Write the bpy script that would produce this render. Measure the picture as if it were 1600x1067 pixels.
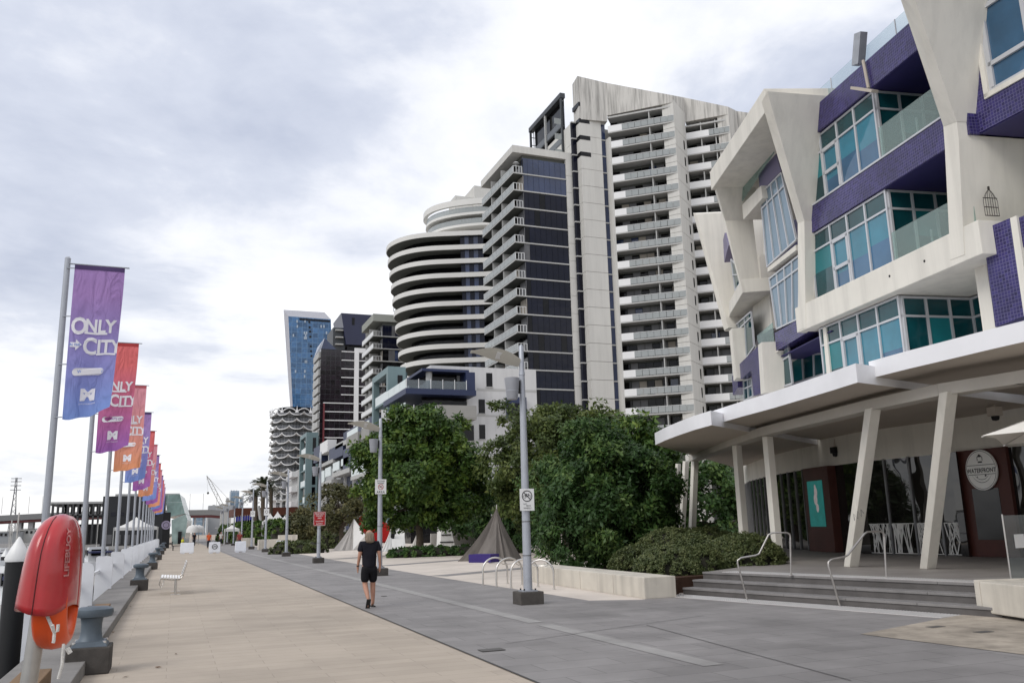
import bpy, bmesh, math, random
import numpy as np
from mathutils import Vector, Matrix
R_ = math.radians
for o in list(bpy.data.objects): bpy.data.objects.remove(o, do_unlink=True)
SC = bpy.context.scene
COL = SC.collection
random.seed(7)

# ---------------------------------------------------------------- camera
EYE = Vector((0, 0, 1.7))
YAW, PITCH, ROLL, FPX = R_(21.3538), R_(12.0307), R_(-1.5), 1340.0
def cam_axes():
    sy, cy, sp, cp = math.sin(YAW), math.cos(YAW), math.sin(PITCH), math.cos(PITCH)
    f = Vector((sy*cp, cy*cp, sp)); r = Vector((cy, -sy, 0)); u = r.cross(f)
    cr, sr = math.cos(ROLL), math.sin(ROLL)
    return cr*r + sr*u, -sr*r + cr*u, f
RX, UX, FX = cam_axes()
cd = bpy.data.cameras.new('camera'); cam = bpy.data.objects.new('camera', cd); COL.objects.link(cam)
cam.matrix_world = Matrix(((RX.x, UX.x, -FX.x, EYE.x), (RX.y, UX.y, -FX.y, EYE.y), (RX.z, UX.z, -FX.z, EYE.z), (0, 0, 0, 1)))
cd.sensor_width = 36; cd.lens = 36*FPX/1600; cd.clip_start = .1; cd.clip_end = 9000
SC.camera = cam
# survey helpers: sight line through a photo point, met with a height, a cross street line or a frontage line
def ray(px, py): return FX + RX*((px-800)/FPX) - UX*((py-533.5)/FPX)
def atz(px, py, z=0.0): d = ray(px, py); return EYE + d*((z-EYE.z)/d.z)
def aty(px, py, y): d = ray(px, py); return EYE + d*(y/d.y)
def atx(px, py, x): d = ray(px, py); return EYE + d*(x/d.x)
def atpl(px, py, p0, n): d = ray(px, py); return EYE + d*((Vector(p0)-EYE).dot(n)/d.dot(n))
def sl(px, py): d = ray(px, py); return d.z/math.hypot(d.x, d.y)
def az(px, py): d = ray(px, py); return d.x/d.y

# ---------------------------------------------------------------- sky, sun, exposure
SUN_EL, SUN_AZ = R_(42), R_(-112)          # azimuth from +Y towards +X
W = bpy.data.worlds.new('World'); SC.world = W; W.use_nodes = True
nt = W.node_tree; nt.nodes.clear()
def N(t, **k):
    n = nt.nodes.new(t)
    for a, b in k.items(): setattr(n, a, b)
    return n
def L(a, b): nt.links.new(a, b)
def M(op, a, b=None, c=None, clamp=False):
    n = N('ShaderNodeMath', operation=op); n.use_clamp = clamp
    for i, v in enumerate((a, b, c)):
        if v is None: continue
        if isinstance(v, (int, float)): n.inputs[i].default_value = v
        else: L(v, n.inputs[i])
    return n.outputs[0]
tc = N('ShaderNodeTexCoord'); sep = N('ShaderNodeSeparateXYZ'); L(tc.outputs['Generated'], sep.inputs[0])
zc = M('MAXIMUM', sep.outputs['Z'], 0.0)
den = M('ADD', zc, 0.16)
cx = M('DIVIDE', sep.outputs['X'], den); cy = M('DIVIDE', sep.outputs['Y'], den)
cmb = N('ShaderNodeCombineXYZ'); L(cx, cmb.inputs[0]); L(cy, cmb.inputs[1]); cmb.inputs[2].default_value = 1.3
def noise(scale, detail, rough, dist, off):
    mp = N('ShaderNodeMapping'); L(cmb.outputs[0], mp.inputs[0]); mp.inputs['Location'].default_value = off
    n = N('ShaderNodeTexNoise'); n.inputs['Scale'].default_value = scale; n.inputs['Detail'].default_value = detail
    n.inputs['Roughness'].default_value = rough; n.inputs['Distortion'].default_value = dist
    L(mp.outputs[0], n.inputs['Vector']); return n.outputs['Fac']
n1 = noise(.78, 8, .56, .45, (3.75, .8, 0)); n2 = noise(2.6, 7, .58, .25, (7.1, 2.2, .4))
mixn = M('ADD', M('MULTIPLY', n1, .72), M('MULTIPLY', n2, .28))
cr = N('ShaderNodeValToRGB'); L(mixn, cr.inputs[0])
el = cr.color_ramp.elements
el[0].position = .36; el[0].color = (3.6, 3.95, 4.9, 1)
el[1].position = .66; el[1].color = (8.7, 8.7, 8.8, 1)
e = el.new(.45); e.color = (4.9, 5.2, 6.0, 1)
e = el.new(.505); e.color = (6.5, 6.65, 7.1, 1)
e = el.new(.57); e.color = (7.7, 7.75, 8.0, 1)
# thin even layer towards the horizon, where the deck is seen edge-on
hz = M('POWER', M('SUBTRACT', 1.0, zc, clamp=True), 7.0)
mh = N('ShaderNodeMixRGB'); L(M('MULTIPLY', hz, .8), mh.inputs[0]); L(cr.outputs[0], mh.inputs[1]); mh.inputs[2].default_value = (7.3, 7.25, 7.15, 1)
sky = N('ShaderNodeTexSky'); sky.sky_type = 'NISHITA'; sky.sun_disc = False
sky.sun_elevation = SUN_EL; sky.sun_rotation = SUN_AZ
mk = N('ShaderNodeMixRGB'); mk.inputs[0].default_value = .95; L(sky.outputs[0], mk.inputs[1]); L(mh.outputs[0], mk.inputs[2])
bg = N('ShaderNodeBackground'); L(mk.outputs[0], bg.inputs[0]); bg.inputs[1].default_value = .13
out = N('ShaderNodeOutputWorld'); L(bg.outputs[0], out.inputs[0])
sd = bpy.data.lights.new('sun', 'SUN'); sd.energy = 1.25; sd.angle = R_(28); sd.color = (1, .96, .9)
sun = bpy.data.objects.new('sun', sd); COL.objects.link(sun)
sdir = Vector((math.sin(SUN_AZ)*math.cos(SUN_EL), math.cos(SUN_AZ)*math.cos(SUN_EL), math.sin(SUN_EL)))
sun.rotation_euler = sdir.to_track_quat('Z', 'Y').to_euler(); sun.location = (-30, -30, 60)
SC.view_settings.view_transform = 'Standard'; SC.view_settings.look = 'None'
SC.view_settings.gamma = 1; SC.view_settings.exposure = .2; SC.view_settings.use_curve_mapping = False
SC.render.resolution_x = 1024; SC.render.resolution_y = 682

# ---------------------------------------------------------------- materials
MATS = {}
def mat(name, col, rough=.6, spec=.5, metal=0., var=.12, vscale=1.5, bump=0., bscale=30., streak=0., dirt=0., coat=0., aniso=(1, 1, 1), trans=0., emit=0.):
    """principled with soft blotches, optional vertical run marks, fine relief"""
    if name in MATS: return MATS[name]
    m = bpy.data.materials.new(name); m.use_nodes = True; t = m.node_tree; b = t.nodes['Principled BSDF']
    b.inputs['Roughness'].default_value = rough; b.inputs['Metallic'].default_value = metal
    b.inputs['Specular IOR Level'].default_value = spec; b.inputs['Coat Weight'].default_value = coat
    c = (*col, 1)
    tcn = t.nodes.new('ShaderNodeTexCoord'); src = None
    ge = t.nodes.new('ShaderNodeNewGeometry')
    def nz(scale, detail, loc=(0, 0, 0), sc=(1, 1, 1)):
        mp = t.nodes.new('ShaderNodeMapping'); mp.inputs['Location'].default_value = loc; mp.inputs['Scale'].default_value = sc
        t.links.new(ge.outputs['Position'], mp.inputs[0])
        n = t.nodes.new('ShaderNodeTexNoise'); n.inputs['Scale'].default_value = scale; n.inputs['Detail'].default_value = detail
        n.inputs['Roughness'].default_value = .6
        t.links.new(mp.outputs[0], n.inputs['Vector']); return n.outputs['Fac']
    def shade(prev, fac, lo, hi, p0, p1):
        r = t.nodes.new('ShaderNodeMapRange'); r.inputs[1].default_value = p0; r.inputs[2].default_value = p1
        r.inputs[3].default_value = lo; r.inputs[4].default_value = hi; t.links.new(fac, r.inputs[0])
        mx = t.nodes.new('ShaderNodeMixRGB'); mx.blend_type = 'MULTIPLY'; mx.inputs[0].default_value = 1
        if prev is None: mx.inputs[1].default_value = c
        else: t.links.new(prev, mx.inputs[1])
        t.links.new(r.outputs[0], mx.inputs[2]); return mx.outputs[0]
    if var: src = shade(src, nz(vscale, 6, sc=aniso), 1-var, 1+var, .3, .7)
    if streak: src = shade(src, nz(1.6, 5, (5, 2, 0), (1.4, 1.4, .09)), 1-streak, 1.02, .34, .56)
    if dirt: src = shade(src, nz(.45, 8, (9, 4, 1)), 1-dirt, 1.03, .36, .55)
    if src is not None: t.links.new(src, b.inputs['Base Color'])
    else: b.inputs['Base Color'].default_value = c
    if bump:
        bp = t.nodes.new('ShaderNodeBump'); bp.inputs['Strength'].default_value = bump; bp.inputs['Distance'].default_value = .02
        t.links.new(nz(bscale, 4), bp.inputs['Height']); t.links.new(bp.outputs[0], b.inputs['Normal'])
    if trans: b.inputs['Transmission Weight'].default_value = trans
    if emit: b.inputs['Emission Color'].default_value = c; b.inputs['Emission Strength'].default_value = emit
    MATS[name] = m; return m
def glassmat(name, col, rough=.03, spec=.5, var=.25, vscale=.6):
    new = name not in MATS; m = mat(name, col, rough, spec, 0, var, vscale)
    if new:   # panes are never quite flat: wavering reflections
        t = m.node_tree; n = t.nodes.new('ShaderNodeTexNoise'); n.inputs['Scale'].default_value = .9; n.inputs['Detail'].default_value = 1; g = t.nodes.new('ShaderNodeNewGeometry'); t.links.new(g.outputs['Position'], n.inputs['Vector'])
        bp = t.nodes.new('ShaderNodeBump'); bp.inputs['Strength'].default_value = .35; bp.inputs['Distance'].default_value = .05; t.links.new(n.outputs['Fac'], bp.inputs['Height']); t.links.new(bp.outputs[0], t.nodes['Principled BSDF'].inputs['Normal'])
    return m
def clearglass(name, tint=(.75, .88, .85), alpha=.72):
    if name in MATS: return MATS[name]
    m = bpy.data.materials.new(name); m.use_nodes = True; t = m.node_tree; t.nodes.clear()
    o = t.nodes.new('ShaderNodeOutputMaterial'); mx = t.nodes.new('ShaderNodeMixShader')
    tr = t.nodes.new('ShaderNodeBsdfTransparent'); tr.inputs[0].default_value = (*tint, 1)
    gl = t.nodes.new('ShaderNodeBsdfPrincipled'); gl.inputs['Base Color'].default_value = (*[v*.6 for v in tint], 1); gl.inputs['Roughness'].default_value = .05
    gl.inputs['Specular IOR Level'].default_value = .7
    mx.inputs[0].default_value = 1-alpha
    t.links.new(tr.outputs[0], mx.inputs[1]); t.links.new(gl.outputs[0], mx.inputs[2]); t.links.new(mx.outputs[0], o.inputs[0])
    MATS[name] = m; return m
def gridmat(name, col, grout, cell, rough=.3, axes='facade', width=.06, var=.25, spec=.5):
    """small mosaic: grout lines by Brick texture on object coords (u along wall = length of xy, v = z)"""
    if name in MATS: return MATS[name]
    m = bpy.data.materials.new(name); m.use_nodes = True; t = m.node_tree; b = t.nodes['Principled BSDF']
    b.inputs['Roughness'].default_value = rough; b.inputs['Specular IOR Level'].default_value = spec
    uv = t.nodes.new('ShaderNodeUVMap'); uv.uv_map = 'UVMap'
    br = t.nodes.new('ShaderNodeTexBrick'); br.offset = 0; br.squash = 1
    br.inputs['Scale'].default_value = 1; br.inputs['Mortar Size'].default_value = cell*width
    br.inputs['Brick Width'].default_value = cell; br.inputs['Row Height'].default_value = cell
    br.inputs['Color1'].default_value = (*[v*(1-var) for v in col], 1); br.inputs['Color2'].default_value = (*[v*(1+var) for v in col], 1)
    br.inputs['Mortar'].default_value = (*grout, 1); br.inputs['Bias'].default_value = 0
    t.links.new(uv.outputs[0], br.inputs['Vector'])
    ge = t.nodes.new('ShaderNodeNewGeometry'); n = t.nodes.new('ShaderNodeTexNoise'); n.inputs['Scale'].default_value = .9; n.inputs['Detail'].default_value = 3
    t.links.new(ge.outputs['Position'], n.inputs['Vector'])
    rg = t.nodes.new('ShaderNodeMapRange'); rg.inputs[1].default_value = .3; rg.inputs[2].default_value = .7; rg.inputs[3].default_value = .75; rg.inputs[4].default_value = 1.25
    t.links.new(n.outputs['Fac'], rg.inputs[0])
    mx = t.nodes.new('ShaderNodeMixRGB'); mx.blend_type = 'MULTIPLY'; mx.inputs[0].default_value = 1
    t.links.new(br.outputs['Color'], mx.inputs[1]); t.links.new(rg.outputs[0], mx.inputs[2]); t.links.new(mx.outputs[0], b.inputs['Base Color'])
    MATS[name] = m; return m

# ---------------------------------------------------------------- mesh building
class MB:
    def __init__(s): s.v = []; s.f = []; s.uv = None
    def add(s, vs, fs):
        k = len(s.v); s.v += [Vector(p) for p in vs]; s.f += [tuple(i+k for i in q) for q in fs]; return s
    def box(s, x0, x1, y0, y1, z0, z1):
        return s.add([(x0,y0,z0),(x1,y0,z0),(x1,y1,z0),(x0,y1,z0),(x0,y0,z1),(x1,y0,z1),(x1,y1,z1),(x0,y1,z1)],
                     [(0,3,2,1),(4,5,6,7),(0,1,5,4),(1,2,6,5),(2,3,7,6),(3,0,4,7)])
    def obox(s, c, hx, hy, hz):
        """oriented box: centre and three half-axis vectors"""
        c, hx, hy, hz = Vector(c), Vector(hx), Vector(hy), Vector(hz)
        P = [c+a*hx+b*hy+d*hz for d in (-1, 1) for a, b in ((-1,-1),(1,-1),(1,1),(-1,1))]
        return s.add(P, [(0,3,2,1),(4,5,6,7),(0,1,5,4),(1,2,6,5),(2,3,7,6),(3,0,4,7)])
    def beam(s, a, b, w, h, up=(0, 0, 1)):
        a, b = Vector(a), Vector(b); d = (b-a); l = d.length; d.normalize()
        sd = d.cross(Vector(up)); 
        if sd.length < 1e-4: sd = d.cross(Vector((1, 0, 0)))
        sd.normalize(); u = sd.cross(d)
        return s.obox((a+b)/2, d*(l/2), sd*(w/2), u*(h/2))
    def prism(s, poly, ext):
        """polygon (3D list) extruded by vector(s)"""
        n = len(poly); e = ext if isinstance(ext, list) else [Vector(ext)]*n
        P = [Vector(p) for p in poly]; Q = [P[i]+Vector(e[i]) for i in range(n)]
        return s.add(P+Q, [tuple(range(n))[::-1], tuple(range(n, 2*n))]+[(i, (i+1) % n, n+(i+1) % n, n+i) for i in range(n)])
    def quad(s, a, b, c, d): return s.add([a, b, c, d], [(0, 1, 2, 3)])
    def sheet(s, rows):
        m, n = len(rows), len(rows[0])
        return s.add([p for r in rows for p in r], [(i*n+j, i*n+j+1, (i+1)*n+j+1, (i+1)*n+j) for i in range(m-1) for j in range(n-1)])
    def tube(s, path, r, seg=8, cap=True):
        path = [Vector(p) for p in path]; rr = r if isinstance(r, (list, tuple)) else [r]*len(path)
        rings = []; prev = None
        for i, p in enumerate(path):
            d = (path[min(i+1, len(path)-1)]-path[max(i-1, 0)]).normalized()
            if prev is None:
                a = d.cross(Vector((0, 0, 1)))
                if a.length < .05: a = d.cross(Vector((1, 0, 0)))
            else: a = prev - d*prev.dot(d)
            a.normalize(); prev = a; b = d.cross(a)
            rings.append([p+(a*math.cos(t)+b*math.sin(t))*rr[i] for t in [2*math.pi*k/seg for k in range(seg)]])
        k = len(s.v); s.v += [p for g in rings for p in g]
        for i in range(len(rings)-1):
            for j in range(seg): s.f.append((k+i*seg+j, k+i*seg+(j+1) % seg, k+(i+1)*seg+(j+1) % seg, k+(i+1)*seg+j))
        if cap: s.f.append(tuple(k+j for j in range(seg))[::-1]); s.f.append(tuple(k+(len(rings)-1)*seg+j for j in range(seg)))
        return s
    def lathe(s, prof, c=(0, 0, 0), seg=24, sx=1, sy=1):
        c = Vector(c); n = len(prof); k = len(s.v)
        for r, z in prof:
            for j in range(seg): t = 2*math.pi*j/seg; s.v.append(c+Vector((r*sx*math.cos(t), r*sy*math.sin(t), z)))
        for i in range(n-1):
            for j in range(seg): s.f.append((k+i*seg+j, k+i*seg+(j+1) % seg, k+(i+1)*seg+(j+1) % seg, k+(i+1)*seg+j))
        s.f.append(tuple(k+j for j in range(seg))[::-1]); s.f.append(tuple(k+(n-1)*seg+j for j in range(seg))); return s
    def mesh(s, name, off=Vector((0, 0, 0))):
        me = bpy.data.meshes.new(name); me.from_pydata([tuple(p-off) for p in s.v], [], s.f); 
        return me
    def build(s, name, m, parent=None, smooth=False, bevel=0., fix=True, world=True):
        off = Vector((0, 0, 0))
        if parent is not None and world:
            p = parent
            while p is not None: off = off + Vector(p.location); p = p.parent
        me = s.mesh(name, off)
        if fix or bevel:
            bm = bmesh.new(); bm.from_mesh(me)
            if fix: bmesh.ops.recalc_face_normals(bm, faces=bm.faces)
            if bevel:
                es = [e for e in bm.edges if len(e.link_faces) == 2 and e.calc_face_angle(0) > .6]
                bmesh.ops.bevel(bm, geom=es, offset=bevel, segments=2, affect='EDGES', profile=.6)
            bm.to_mesh(me); bm.free()
        if smooth:
            me.polygons.foreach_set('use_smooth', [True]*len(me.polygons))
            try: me.set_sharp_from_angle(angle=R_(40))
            except Exception: pass
        o = bpy.data.objects.new(name, me); me.materials.append(m); COL.objects.link(o)
        if parent is not None: o.parent = parent
        return o
def boxuv(o, scale=1.0):
    """planar uv: u along the wall, v up"""
    me = o.data; uvl = me.uv_layers.new(name='UVMap')
    for p in me.polygons:
        n = p.normal
        for li in p.loop_indices:
            co = me.vertices[me.loops[li].vertex_index].co
            if abs(n.z) > .8: uvl.data[li].uv = (co.x*scale, co.y*scale)
            else:
                t = Vector((-n.y, n.x, 0)).normalized(); uvl.data[li].uv = (co.dot(t)*scale, co.z*scale)
def thing(name, label, cat, loc=(0, 0, 0), rz=0., group=None):
    o = bpy.data.objects.new(name, None); COL.objects.link(o); o.location = loc; o.rotation_euler = (0, 0, rz); o.empty_display_size = .3
    o['label'] = label; o['category'] = cat
    if group: o['group'] = group
    return o
def tag(o, label, cat, group=None):
    o['label'] = label; o['category'] = cat
    if group: o['group'] = group
    return o
def struct(o): o['kind'] = 'structure'; return o
def stuff(o): o['kind'] = 'stuff'; return o
def clone(o, parent=None):
    c = o.copy(); COL.objects.link(c); c.parent = parent
    for ch in list(o.children): clone(ch, c)
    return c
def place(proto, loc, rz=0., label=None, scale=None, first=False):
    c = proto if first else clone(proto)
    c.location = loc; c.rotation_euler = (0, 0, rz)
    if scale: c.scale = (scale,)*3 if isinstance(scale, (int, float)) else scale
    if label: c['label'] = label
    return c
def part_at(o, name, parent, loc, rot=None, scale=None):
    """another piece sharing mesh data with o"""
    c = o.copy(); COL.objects.link(c); c.name = name; c.parent = parent; c.location = loc
    if rot: c.rotation_euler = rot
    if scale: c.scale = scale
    return c
TS = bpy.data.scenes.new('workbench')
def tmp_eval(ob):
    """evaluate one object on a small side scene and hand back its mesh"""
    TS.collection.objects.link(ob); vl = TS.view_layers[0]; vl.update(); me = bpy.data.meshes.new_from_object(ob.evaluated_get(vl.depsgraph)); return me
def text_polys(body, size, bold=.0, xs=1., align='LEFT', spacing=1., shear=0.):
    """flat lettering as 2D verts and faces"""
    cu = bpy.data.curves.new('lettering', 'FONT'); cu.body = body; cu.size = size; cu.offset = bold; cu.align_x = align; cu.resolution_u = 3
    cu.space_character = spacing; cu.shear = shear
    ob = bpy.data.objects.new('lettering', cu); me = tmp_eval(ob)
    vs = [(v.co.x*xs, v.co.y) for v in me.vertices]; fs = [tuple(p.vertices) for p in me.polygons]
    bpy.data.objects.remove(ob, do_unlink=True); bpy.data.curves.remove(cu); bpy.data.meshes.remove(me)
    return vs, fs
def lettering(name, items, m, parent, fmap):
    """items: list of (vs, fs, dx, dy); fmap maps 2D -> 3D"""
    b = MB()
    for vs, fs, dx, dy in items: b.add([fmap(x+dx, y+dy) for x, y in vs], fs)
    return b.build(name, m, parent, fix=False)
# ================================================================ THE SETTING
V = Vector
m_beige = mat('beige_paving', (.40, .345, .285), .85, .25, var=.09, vscale=.55, bump=.12, bscale=40, dirt=.1)
m_blue = mat('bluestone_paving', (.235, .223, .218), .72, .35, var=.12, vscale=1.1, bump=.1, bscale=50, dirt=.2)
m_light = mat('light_concrete_paving', (.58, .52, .46), .8, .3, var=.07, vscale=.8, dirt=.12, bump=.05)
m_kerb = mat('kerb_concrete', (.2, .19, .18), .8, .3, var=.15, vscale=2, bump=.15, bscale=25, dirt=.2)
m_conc = mat('cream_precast_concrete', (.56, .52, .45), .75, .3, var=.07, vscale=2.2, bump=.1, bscale=35, streak=.22)
m_step = mat('bluestone_shaded_riser', (.11, .102, .098), .75, .3, var=.14, vscale=3, bump=.12, bscale=40, dirt=.2)  # same stone as the treads, colour darkened for the risers' shade

def band_paving(m, k, w, h, lo=.9, hi=1.08, rot=0., jw=.006):
    """add paver joints (thin dark lines) and a slightly different tone per paver to a paving material"""
    t = m.node_tree; b = t.nodes['Principled BSDF']; ge = t.nodes.new('ShaderNodeNewGeometry')
    mp = t.nodes.new('ShaderNodeMapping'); mp.inputs['Rotation'].default_value = (0, 0, rot); t.links.new(ge.outputs['Position'], mp.inputs[0])
    br = t.nodes.new('ShaderNodeTexBrick'); br.inputs['Scale'].default_value = 1; br.inputs['Brick Width'].default_value = w; br.inputs['Row Height'].default_value = h
    br.inputs['Mortar Size'].default_value = jw; br.inputs['Mortar Smooth'].default_value = .3
    br.inputs['Color1'].default_value = (lo,)*3+(1,); br.inputs['Color2'].default_value = (hi,)*3+(1,); br.inputs['Mortar'].default_value = (k,)*3+(1,)
    t.links.new(mp.outputs[0], br.inputs['Vector'])
    mx = t.nodes.new('ShaderNodeMixRGB'); mx.blend_type = 'MULTIPLY'; mx.inputs[0].default_value = 1
    src = b.inputs['Base Color'].links[0].from_socket
    t.links.new(src, mx.inputs[1]); t.links.new(br.outputs['Color'], mx.inputs[2]); t.links.new(mx.outputs[0], b.inputs['Base Color'])
band_paving(m_beige, .74, 1.2, .3, .94, 1.05, 0., .005)
band_paving(m_blue, .55, 1.05, .52, .92, 1.06, 0, .007)

def spots(m, scale, thr, dark):
    """scattered round gum spots and stains"""
    t = m.node_tree; b = t.nodes['Principled BSDF']; ge = t.nodes.new('ShaderNodeNewGeometry'); vo = t.nodes.new('ShaderNodeTexVoronoi'); vo.inputs['Scale'].default_value = scale; vo.inputs['Randomness'].default_value = 1
    nz2 = t.nodes.new('ShaderNodeTexNoise'); nz2.inputs['Scale'].default_value = 1.1; t.links.new(ge.outputs['Position'], nz2.inputs['Vector']); t.links.new(ge.outputs['Position'], vo.inputs['Vector'])
    th = t.nodes.new('ShaderNodeMath'); th.operation = 'MULTIPLY'; th.inputs[1].default_value = thr; t.links.new(nz2.outputs['Fac'], th.inputs[0])
    r = t.nodes.new('ShaderNodeMath'); r.operation = 'LESS_THAN'; t.links.new(vo.outputs['Distance'], r.inputs[0]); t.links.new(th.outputs[0], r.inputs[1])
    mr = t.nodes.new('ShaderNodeMapRange'); mr.inputs[3].default_value = 1; mr.inputs[4].default_value = dark; t.links.new(r.outputs[0], mr.inputs[0])
    mx = t.nodes.new('ShaderNodeMixRGB'); mx.blend_type = 'MULTIPLY'; mx.inputs[0].default_value = 1; t.links.new(b.inputs['Base Color'].links[0].from_socket, mx.inputs[1]); t.links.new(mr.outputs[0], mx.inputs[2]); t.links.new(mx.outputs[0], b.inputs['Base Color'])
spots(m_beige, 1.7, .055, .72); spots(m_blue, 1.5, .06, .7)
def flat(name, pts, z, m): 
    b = MB(); b.add([(x, y, z) for x, y in pts], [tuple(range(len(pts)))]); o = b.build(name, m, fix=False)
    if o.data.polygons[0].normal.z < 0: o.data.flip_normals()
    return struct(o)
# ground: one sheet from the quay edge to the horizon
flat('ground', [(-1.5, -40), (4000, -40), (4000, 6000), (-1.5, 6000)], 0, m_beige)
flat('grey_pavement', [(3.72, -6), (30, -6), (30, 18.2), (10.6, 17.75), (9.7, 17.42), (8.7, 17.95), (8.5, 30), (8.5, 260), (4.1, 260), (3.86, 25)], .004, m_blue)
flat('plaza_pavement', [(8.5, 30), (8.7, 17.95), (9.7, 17.42), (10.6, 17.75), (13, 19), (40, 19), (40, 160), (8.5, 160)], .005, m_light)
flat('light_kerb_band', [(5.88, 14.6), (6.16, 14.6), (6.02, 40), (5.74, 40)], .009, mat('light_bluestone_band', (.30, .29, .28), .75, .3, var=.12, vscale=2, dirt=.15))
flat('light_kerb_band', [(5.92, 9.2), (6.2, 9.2), (6.16, 14.2), (5.88, 14.2)], .009, MATS['light_bluestone_band'])
flat('light_kerb_band', [(5.74, 40.4), (6.02, 40.4), (5.5, 90), (5.25, 90)], .009, MATS['light_bluestone_band'])
flat('corner_pavement', [(9.43, 10.45), (12.9, 11.58), (16, 11), (16, 3), (10.1, 3)], .010, mat('sandy_exposed_aggregate', (.36, .315, .26), .85, .25, var=.25, vscale=3, dirt=.3))
# grey stripes across the plaza
def stripe(a, b, w):
    a, b = atz(*a), atz(*b); d = (b-a).normalized(); n = V((-d.y, d.x, 0))*w/2
    flat('paving_stripe', [(p.x, p.y) for p in (a-n, b-n, b+n, a+n)], .010, m_blue)
stripe((684, 900), (835, 886), .85); stripe((597, 884), (735, 873.5), .9); stripe((520, 873.5), (650, 865), 1.0); stripe((455, 864), (560, 858.5), 1.1)
# joints seen as long fine lines in the bluestone
for a, b in (((790, 1006), (1100, 962)), ((1010, 977), (1330, 1064)), ((600, 966), (645, 964.5))):
    a, b = atz(*a), atz(*b); d = (b-a).normalized(); n = V((-d.y, d.x, 0))*.008
    flat('paving_joint', [(p.x, p.y) for p in (a-n, b-n, b+n, a+n)], .012, mat('joint_dark', (.07, .068, .066), .9, var=0))
p, q = V((3.71, -6, 0)), V((3.86, 25, 0))
flat('paving_joint', [(3.70, -6), (3.73, -6), (3.875, 25), (4.3, 120), (4.26, 120), (3.845, 25)], .012, MATS['joint_dark'])
# small service covers let into the paving
m_cover = mat('service_cover_metal', (.09, .085, .08), .6, .4, var=.2)
for i, (px, py, w, l) in enumerate(((768, 1016, .34, .22), (600, 931.5, .14, .1), (1462, 980, .26, .14), (1537, 988, .26, .14))):
    c = atz(px, py); b = MB()
    b.box(c.x-w/2, c.x+w/2, c.y-l/2, c.y+l/2, .011, .016)
    tag(b.build('service_cover', m_cover), ['dark rectangular cover in the grey paving nearest the camera', 'tiny dark cover in the grey paving beside the walking person', 'left small dark cover in the sandy paving corner by the steps', 'right small dark cover in the sandy paving corner by the steps'][i], 'cover')
# a few dead leaves and scuffs on the beige paving
mlf = mat('dead_leaf', (.13, .075, .04), .8, var=.2)
for i, (px, py) in enumerate(((204, 948), (176, 988), (247, 1043), (275, 1022), (256, 939), (196, 1058))):
    c = atz(px, py); r = random.Random(i); a = r.random()*6; b = MB(); s = .035+.02*r.random()
    pts = [V((math.cos(a)*s, math.sin(a)*s, .012)), V((-math.sin(a)*s*.4, math.cos(a)*s*.4, .02)), V((-math.cos(a)*s, -math.sin(a)*s, .014)), V((math.sin(a)*s*.4, -math.cos(a)*s*.4, .006))]
    b.add([c+p_ for p_ in pts], [(0, 1, 2), (0, 2, 3)])
    tag(b.build('fallen_leaf', mlf), ['fallen leaf on the beige paving close to the kerb, before the second bollard', 'fallen leaf near the kerb, just beyond the nearest bollard', 'fallen leaf on the beige paving nearest the bottom of the picture, right one', 'fallen leaf on the beige paving, rightmost of the near ones', 'fallen leaf on the beige paving between bench and camera', 'fallen leaf beside the nearest bollard block'][i], 'leaf', 'fallen leaves on the beige paving')

# ---- water
mw = bpy.data.materials.new('harbour_water'); mw.use_nodes = True; t = mw.node_tree; b_ = t.nodes['Principled BSDF']
b_.inputs['Base Color'].default_value = (.012, .018, .02, 1); b_.inputs['Roughness'].default_value = .06; b_.inputs['IOR'].default_value = 1.33
ge = t.nodes.new('ShaderNodeNewGeometry'); mp = t.nodes.new('ShaderNodeMapping'); mp.inputs['Scale'].default_value = (1, 1, 1); t.links.new(ge.outputs['Position'], mp.inputs[0])
n_ = t.nodes.new('ShaderNodeTexNoise'); n_.inputs['Scale'].default_value = 2.1; n_.inputs['Detail'].default_value = 3; n_.inputs['Distortion'].default_value = .4; t.links.new(mp.outputs[0], n_.inputs['Vector'])
bp = t.nodes.new('ShaderNodeBump'); bp.inputs['Strength'].default_value = .8; bp.inputs['Distance'].default_value = .22; t.links.new(n_.outputs['Fac'], bp.inputs['Height']); t.links.new(bp.outputs[0], b_.inputs['Normal'])
flat('water', [(-4000, -60), (-1.2, -60), (-1.2, 6000), (-4000, 6000)], -1.55, mw)
# quay wall below the kerb
struct(MB().box(-1.45, -1.0, -40, 500, -3, -.004).build('quay_wall', m_kerb))
# kerb in lengths (a proud dark concrete edge, interrupted at the bollards)
kroot = bpy.data.objects.new('quay_kerb', None); COL.objects.link(kroot); struct(kroot)
seg = MB().box(-1.72, -.95, 0, 2.985, .0, .17).build('kerb_stone', m_kerb, kroot, bevel=.012, world=False); seg.location.y = -2
for k in range(1, 50): part_at(seg, 'kerb_stone', kroot, (0, -2+3*k, 0))

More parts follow.
